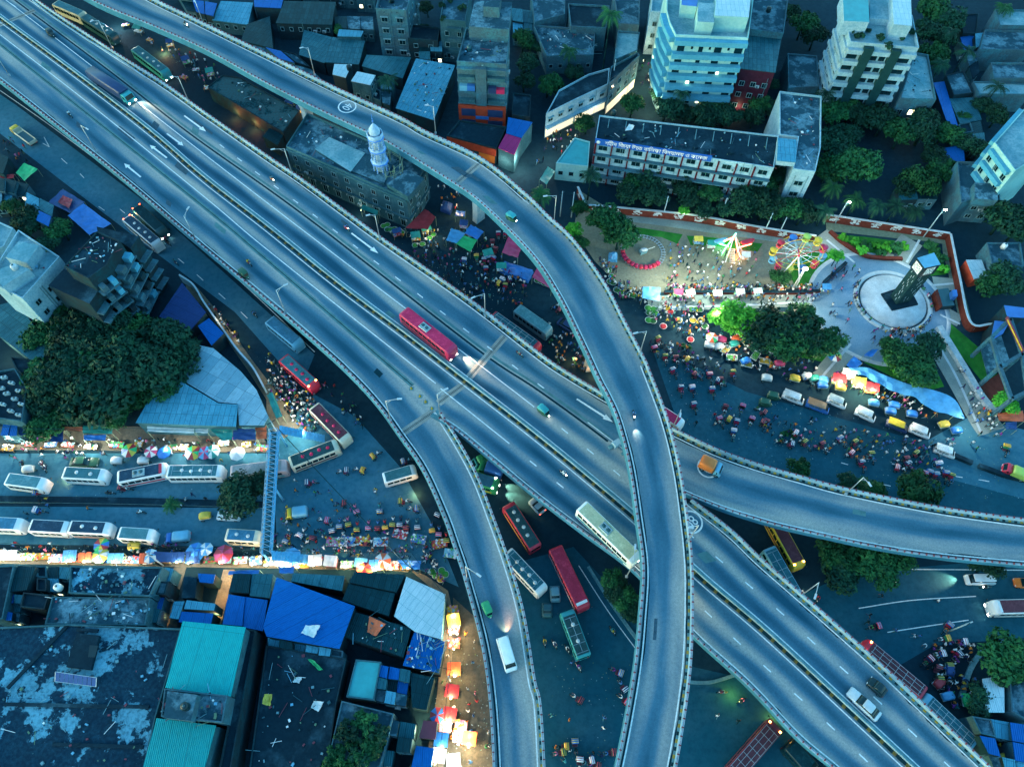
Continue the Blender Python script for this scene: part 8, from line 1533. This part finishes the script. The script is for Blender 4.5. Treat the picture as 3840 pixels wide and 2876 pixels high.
scatter([(2500, 920), (2680, 930), (2840, 960), (2840, 1080), (2480, 1086), (2500, 1000)], 62, 'on the fairground earth', .75, WK); scatter([(2490, 1080), (3060, 1078), (3060, 1096), (2490, 1096)], 70, 'along the fence path', .9, ST, 7); scatter([(2470, 1118), (3070, 1108), (3070, 1140), (2470, 1146)], 40, 'on the market path', .8, ST)
scatter([(2240, 960), (2300, 980), (2340, 1060), (2410, 1090), (2400, 1140), (2330, 1130), (2260, 1040)], 44, 'beside the square blue tarpaulin', .85, ST, 8); scatter([(2400, 1140), (2680, 1150), (2660, 1280), (2560, 1260), (2440, 1200)], 60, 'in the vegetable market', .8, ST, 8); scatter([(2600, 1260), (2800, 1260), (3060, 1380), (3040, 1450), (2700, 1360)], 46, 'around the fruit carts', .8, ST, 9)
scatter([(3120, 1400), (3300, 1460), (3540, 1560), (3460, 1580), (3140, 1450)], 34, 'under the long awning', .7, ST, 9); scatter([(3560, 1330), (3640, 1420), (3720, 1580), (3640, 1600)], 14, 'on the lower right park path', .6, WK); scatter([(3680, 1530), (3780, 1540), (3740, 1640), (3640, 1640)], 10, 'by the orange awning', .5, ST)
scatter([(560, 170), (760, 220), (900, 330), (820, 360), (700, 260)], 24, 'in the gap by the small fire', .8, ST); scatter([(1060, 370), (1210, 425), (1200, 445), (1050, 400)], 12, 'in the orange lit gap', 1, ST); scatter([(2415, 160), (2445, 160), (2470, 380), (2420, 400), (2400, 300)], 16, 'in the lit lane', 1, WK, 8); scatter([(2060, 500), (2170, 500), (2140, 600), (2010, 620)], 22, 'at the lane mouth', .9, ST, 9); scatter([(3000, 300), (3020, 300), (3020, 310)], 0, '', 1)
scatter([(240, 1700), (900, 1705), (900, 1722), (240, 1725)], 10, 'between the buses and north row', .5, ST); scatter([(380, 960), (400, 900), (420, 920)], 0, '', 1); scatter([(40, 500), (180, 640), (120, 660), (20, 560)], 8, 'on the far left roadside', .3, ST)
scatter([(1440, 860), (1560, 880), (1760, 860), (1960, 1000), (1980, 1160), (1720, 1130)], 70, 'among the tarps by the ramp pier', 1, ST, 9); scatter([(2010, 1200), (2170, 1260), (2210, 1400), (2100, 1380)], 40, 'under the high ramp', 1, ST, 9); scatter([(1010, 1330), (1070, 1400), (1240, 1560), (1160, 1640), (1010, 1470)], 70, 'by the curved left footpath', 1, ST, 8); scatter([(2430, 1290), (2560, 1300), (2740, 1400), (2600, 1420)], 40, 'below the fruit market', 1, ST, 9); scatter([(1060, 1960), (1620, 2020), (1680, 2120), (1480, 2090), (1060, 2070)], 70, 'before the bright south row', 1, ST, 8); scatter([(2860, 1560), (3340, 1640), (3560, 1690), (3460, 1780), (2900, 1660)], 60, 'on the dark street', 1, WK, 10); scatter([(3440, 2420), (3640, 2400), (3660, 2640), (3600, 2700)], 30, 'by the lower right market', 1, ST, 9)
flush_crowd()
# litter and produce scraps strewn on the streets
mb = MB(); LM = [plain('litter_' + str(i), c, .8, 0, .1, 9) for i, c in enumerate([(.36, .39, .39), (.2, .24, .25), (.12, .2, .08), (.35, .3, .2)])]
for poly, n in (([(2440, 1290), (2800, 1480), (3640, 1600), (3840, 1700), (3840, 1900), (3100, 1800), (2560, 1620)], 420), ([(1060, 1700), (1500, 1760), (1680, 2080), (1060, 2080)], 160), ([(0, 1700), (1000, 1700), (1000, 1870), (0, 1870)], 120), ([(0, 2040), (1500, 2060), (1500, 2100), (0, 2080)], 260), ([(1680, 2240), (1840, 2500), (1860, 2876), (1600, 2876)], 200), ([(1450, 850), (1800, 850), (2000, 1180), (1700, 1150)], 260), ([(2080, 2300), (2400, 2450), (2350, 2876), (2060, 2876)], 90), ([(2200, 900), (3060, 900), (3060, 1090), (2480, 1100), (2700, 1300), (2400, 1200)], 420), ([(560, 170), (900, 320), (1100, 480), (700, 280)], 120), ([(1020, 1330), (1240, 1560), (1120, 1640), (900, 1330)], 120)):
    xs = [p[0] for p in poly]; ys = [p[1] for p in poly]; k = 0
    while k < n:
        q = (ru(min(xs), max(xs)), ru(min(ys), max(ys)))
        if not inside(q, poly): continue
        k += 1; p = G(*q); s = ru(.04, .13); a = ru(0, 6.3); z = .16; c = [Vector((p.x + s * math.cos(a + t) * ru(.6, 1.2), p.y + s * math.sin(a + t) * ru(.6, 1.2), z + ru(0, .05))) for t in (0, 1.6, 3.1, 4.7)]; mb.face(c, random.choice(LM))
o = mb.build('litter'); o['kind'] = 'stuff'
# junk on the roofs: scraps, planks, sheets
mb = MB(); JM = [SL_PALE, SL_DARK, P_['grey'], P_['skyblue'], P_['dkgrey'], CLOTH['khaki'], P_['maroon'], P_['white']]
for px, z, n in (([(1713, 243), (1899, 254), (1908, 130), (1750, 122)], 17.6, 40), ([(2000, 100), (2231, 118), (2226, 212), (2050, 217)], 5.1, 50), ([(1410, 46), (1525, 53), (1545, 0), (1420, 0)], 13.1, 20), ([(1075, 557), (1155, 440), (1560, 620), (1510, 700)], 9.6, 80), ([(268, 2124), (615, 2128), (566, 2238), (262, 2226)], 6.6, 60), ([(200, 2238), (568, 2244), (548, 2346), (172, 2342)], 6.1, 70), ([(620, 2581), (856, 2608), (837, 2710), (607, 2687)], 9.6, 40), ([(1010, 2440), (1290, 2480), (1250, 2640), (1200, 2870), (960, 2870)], 4.1, 60), ([(1340, 2300), (1535, 2356), (1505, 2455), (1300, 2384)], 5.0, 25), ([(1554, 2370), (1666, 2405), (1645, 2520), (1512, 2493)], 4.9, 70), ([(244, 1003), (403, 999), (453, 908), (367, 880)], 18.1, 40), ([(-10, 2360), (670, 2365), (540, 2870), (-10, 2870)], 7.15, 60), ([(2240, 450), (2910, 520), (2895, 620), (2235, 525)], 12.1, 60), ([(3372, 370), (3495, 375), (3470, 225), (3430, 215)], 8.6, 25), ([(1561, 226), (1704, 250), (1625, 442), (1485, 400)], 5.1, 60), ([(100, 1062), (225, 975), (90, 885), (10, 1050)], 14.1, 20), ([(2930, 360), (3070, 375), (3050, 640), (2980, 630)], 12.1, 30), ([(840, 300), (900, 310), (1110, 425), (1060, 490)], 4.1, 30)):
    xs = [p[0] for p in px]; ys = [p[1] for p in px]; k = 0
    while k < n:
        q = (ru(min(xs), max(xs)), ru(min(ys), max(ys)))
        if not inside(q, px): continue
        k += 1; p = G(q[0], q[1], z)
        if rnd() < .3: a = ru(0, 6.3); mb.bar(p + Vector((0, 0, .08)), p + Vector((math.cos(a), math.sin(a), .05)) * ru(.8, 2.6), .05, random.choice(JM), 4)
        else: s = ru(.1, .5); mb.box(p + Vector((0, 0, .1)), (s, s * ru(.4, 1.2), ru(.06, .3)), random.choice(JM), ru(0, 3))
o = mb.build('roof_junk'); o['kind'] = 'stuff'
# ---------------------------------------------------------------- labels told apart
ORD = ['', 'first', 'second', 'third', 'fourth', 'fifth', 'sixth', 'seventh', 'eighth', 'ninth', 'tenth', 'eleventh', 'twelfth', 'thirteenth', 'fourteenth', 'fifteenth', 'sixteenth', 'seventeenth', 'eighteenth']
groups = {}
for o, d, pl in PENDING: groups.setdefault((d, pl), []).append(o)
for (d, pl), L in groups.items():
    L.sort(key=lambda o: PX(o.location)[0]); n = len(L)
    for i, o in enumerate(L):
        if n == 1: o['label'] = f'{d} {pl}'
        elif i == 0: o['label'] = f'leftmost {d} {pl}'
        elif i == n - 1: o['label'] = f'rightmost {d} {pl}'
        elif i < (n + 1) / 2: o['label'] = f'{ORD[i + 1]} {d} from the left {pl}'
        else: o['label'] = f'{ORD[n - i]} {d} from the right {pl}'
for o in scene.objects:
    if o.parent is None and 'label' in o and len(o['label'].split()) > 16: print('LONG', o.name, o['label'])
# ---------------------------------------------------------------- light
w = bpy.data.worlds.new('World'); scene.world = w; w.use_nodes = True
nt = w.node_tree; bg = nt.nodes['Background']; sky = nt.nodes.new('ShaderNodeTexSky'); sky.sky_type = 'NISHITA'; sky.sun_disc = False
sky.sun_elevation = math.radians(4.0); sky.sun_rotation = math.radians(250); sky.ozone_density = 3
tint = _mix(nt, 1.0, sky.outputs[0], (.78, 1.06, .90), 'MULTIPLY'); nt.links.new(tint, bg.inputs['Color']); bg.inputs['Strength'].default_value = .15
su = bpy.data.lights.new('sun', 'SUN'); su.energy = .05; su.angle = math.radians(25); su.color = (1, .85, .7)
so = bpy.data.objects.new('sun', su); COL.objects.link(so); so.rotation_euler = (math.radians(62), 0, math.radians(-70))
scene.view_settings.exposure = 3.42
WARM = (1, .78, .46); NEUT = (1, .93, .74); AMB = (1, .55, .2)
for px, py, z, wt, c in ((2560, 1010, 6, 900, (.92, 1, .78)), (2700, 1040, 6, 700, (.92, 1, .78)), (2480, 1060, 5, 350, (.9, 1, .8)), (2976, 1082, 6.6, 700, (1, .9, .62)), (2765, 962, 1.2, 90, (1, .5, .2)), (2745, 905, 2.4, 60, (.2, 1, .3)), (3120, 850, 5.5, 260, NEUT), (3440, 905, 7, 350, (.95, 1, .75)), (2690, 1170, 4.5, 380, (1, .95, .6)), (2640, 1230, 3.5, 300, NEUT), (2560, 1200, 3.5, 200, NEUT), (2760, 1310, 3.5, 220, NEUT), (3080, 1400, 4, 200, WARM), (3400, 1520, 4, 150, WARM), (3650, 1580, 4.5, 300, NEUT), (2566, 790, 3, 60, (1, 1, .5)), (2440, 200, 4, 260, WARM), (2430, 290, 4, 260, WARM), (2440, 380, 4, 240, WARM), (2350, 350, 4, 90, WARM), (2250, 420, 3, 60, NEUT), (2140, 500, 4, 130, WARM), (2060, 560, 4, 220, NEUT), (1950, 600, 3.5, 260, NEUT), (1880, 620, 3, 120, NEUT),
        (1350, 790, 2.2, 60, NEUT), (1090, 600, 3, 60, WARM), (1610, 875, 2.5, 90, WARM), (1720, 780, 2.5, 90, AMB), (430, 70, 3, 260, NEUT), (400, 90, 3, 200, (.7, .8, 1)), (610, 190, 1.2, 220, AMB), (700, 160, 2, 60, AMB), (880, 430, 1.5, 120, (1, .3, .08)), (950, 470, 1.5, 120, (1, .3, .08)), (1150, 410, 3, 260, (1, .5, .2)), (1240, 455, 2, 90, AMB), (560, 310, 2, 40, WARM), (840, 330, 2, 80, AMB),
        (2150, 1350, 1.5, 60, (1, .4, .1)), (2230, 1400, 1.5, 60, (1, .4, .1)), (660, 2160, 1.6, 75, AMB), (640, 2230, 1.6, 75, AMB), (618, 2310, 1.6, 75, AMB), (850, 2160, 1.6, 75, AMB), (832, 2230, 1.6, 75, AMB), (812, 2310, 1.6, 75, AMB), (1540, 2800, 2.6, 260, (1, .82, .45)), (1570, 2740, 2.6, 200, (1, .82, .45)), (1760, 2760, 3, 220, AMB), (1740, 2400, 3, 140, AMB), (1790, 2850, 3, 120, AMB),
        (1070, 1500, 3, 110, WARM), (1100, 1580, 3, 200, (1, .95, .7)), (1010, 1400, 3, 60, WARM), (830, 1190, 3, 60, WARM), (880, 1260, 2.5, 40, WARM), (1130, 1620, 3, 160, NEUT), (30, 1640, 3, 260, NEUT), (15, 1320, 3, 120, WARM), (2750, 2600, 1.5, 60, (1, .8, .1)), (2900, 2690, 1.2, 60, (1, .55, .1)), (500, 800, 3, 60, AMB), (250, 1795, .7, 50, AMB), (290, 1800, .7, 60, AMB), (1560, 1850, 1.0, 70, AMB), (2790, 380, 2, 60, NEUT), (2770, 410, 2, 50, WARM), (3400, 445, 2, 40, AMB), (3560, 1190, 2, 20, NEUT), (3030, 2205, 2, 15, NEUT)):
    light(G(px, py, z), wt, c, .15)
LK = .5
for p, wt, c, r in LIGHTS:
    l = bpy.data.lights.new('lamp', 'POINT'); l.energy = wt * LK; l.color = c; l.shadow_soft_size = r; o = bpy.data.objects.new('lamp', l); COL.objects.link(o); o.location = p
def beam(px, py, z, tx, ty, tz, watts, col=(1, .95, .75), size=50):
    l = bpy.data.lights.new('beam', 'SPOT'); l.energy = watts; l.color = col; l.spot_size = math.radians(size); l.spot_blend = .8; l.shadow_soft_size = .1; o = bpy.data.objects.new('beam', l); COL.objects.link(o); a = G(px, py, z); b = G(tx, ty, tz); o.location = a; o.rotation_euler = (b - a).to_track_quat('-Z', 'Y').to_euler()
for s in (-8, 8):
    beam(487 + s, 362 - s, ZD + 1.0, 570 + s, 428 - s, ZD, 1500, (1, .86, .6), 40)
    beam(1706 + s, 1318 - s, ZD + 1.0, 1790 + s, 1392 - s, ZD, 1100, (1, .7, .42), 45)
    beam(2405 + s, 2110 - s, ZD + 1.0, 2450 + s, 2160 - s, ZD, 700, (1, .8, .3), 60)
    beam(1872, 1815 + s * 2, 1.2, 1925, 1850 + s * 2, 0, 1000, (1, .92, .5), 42)
    beam(3722, 2275 + s * 2, 1.2, 3640, 2285 + s * 3, 0, 700, (1, .9, .6), 50)
beam(3626, 2165, 1.0, 3540, 2175, 0, 700, (1, .82, .5), 50); beam(1900, 2376, ZD + .8, 1893, 2340, ZD, 120, (1, .45, .2), 80); beam(2382, 1592, 17, 2388, 1625, 16, 60, NEUT, 60)
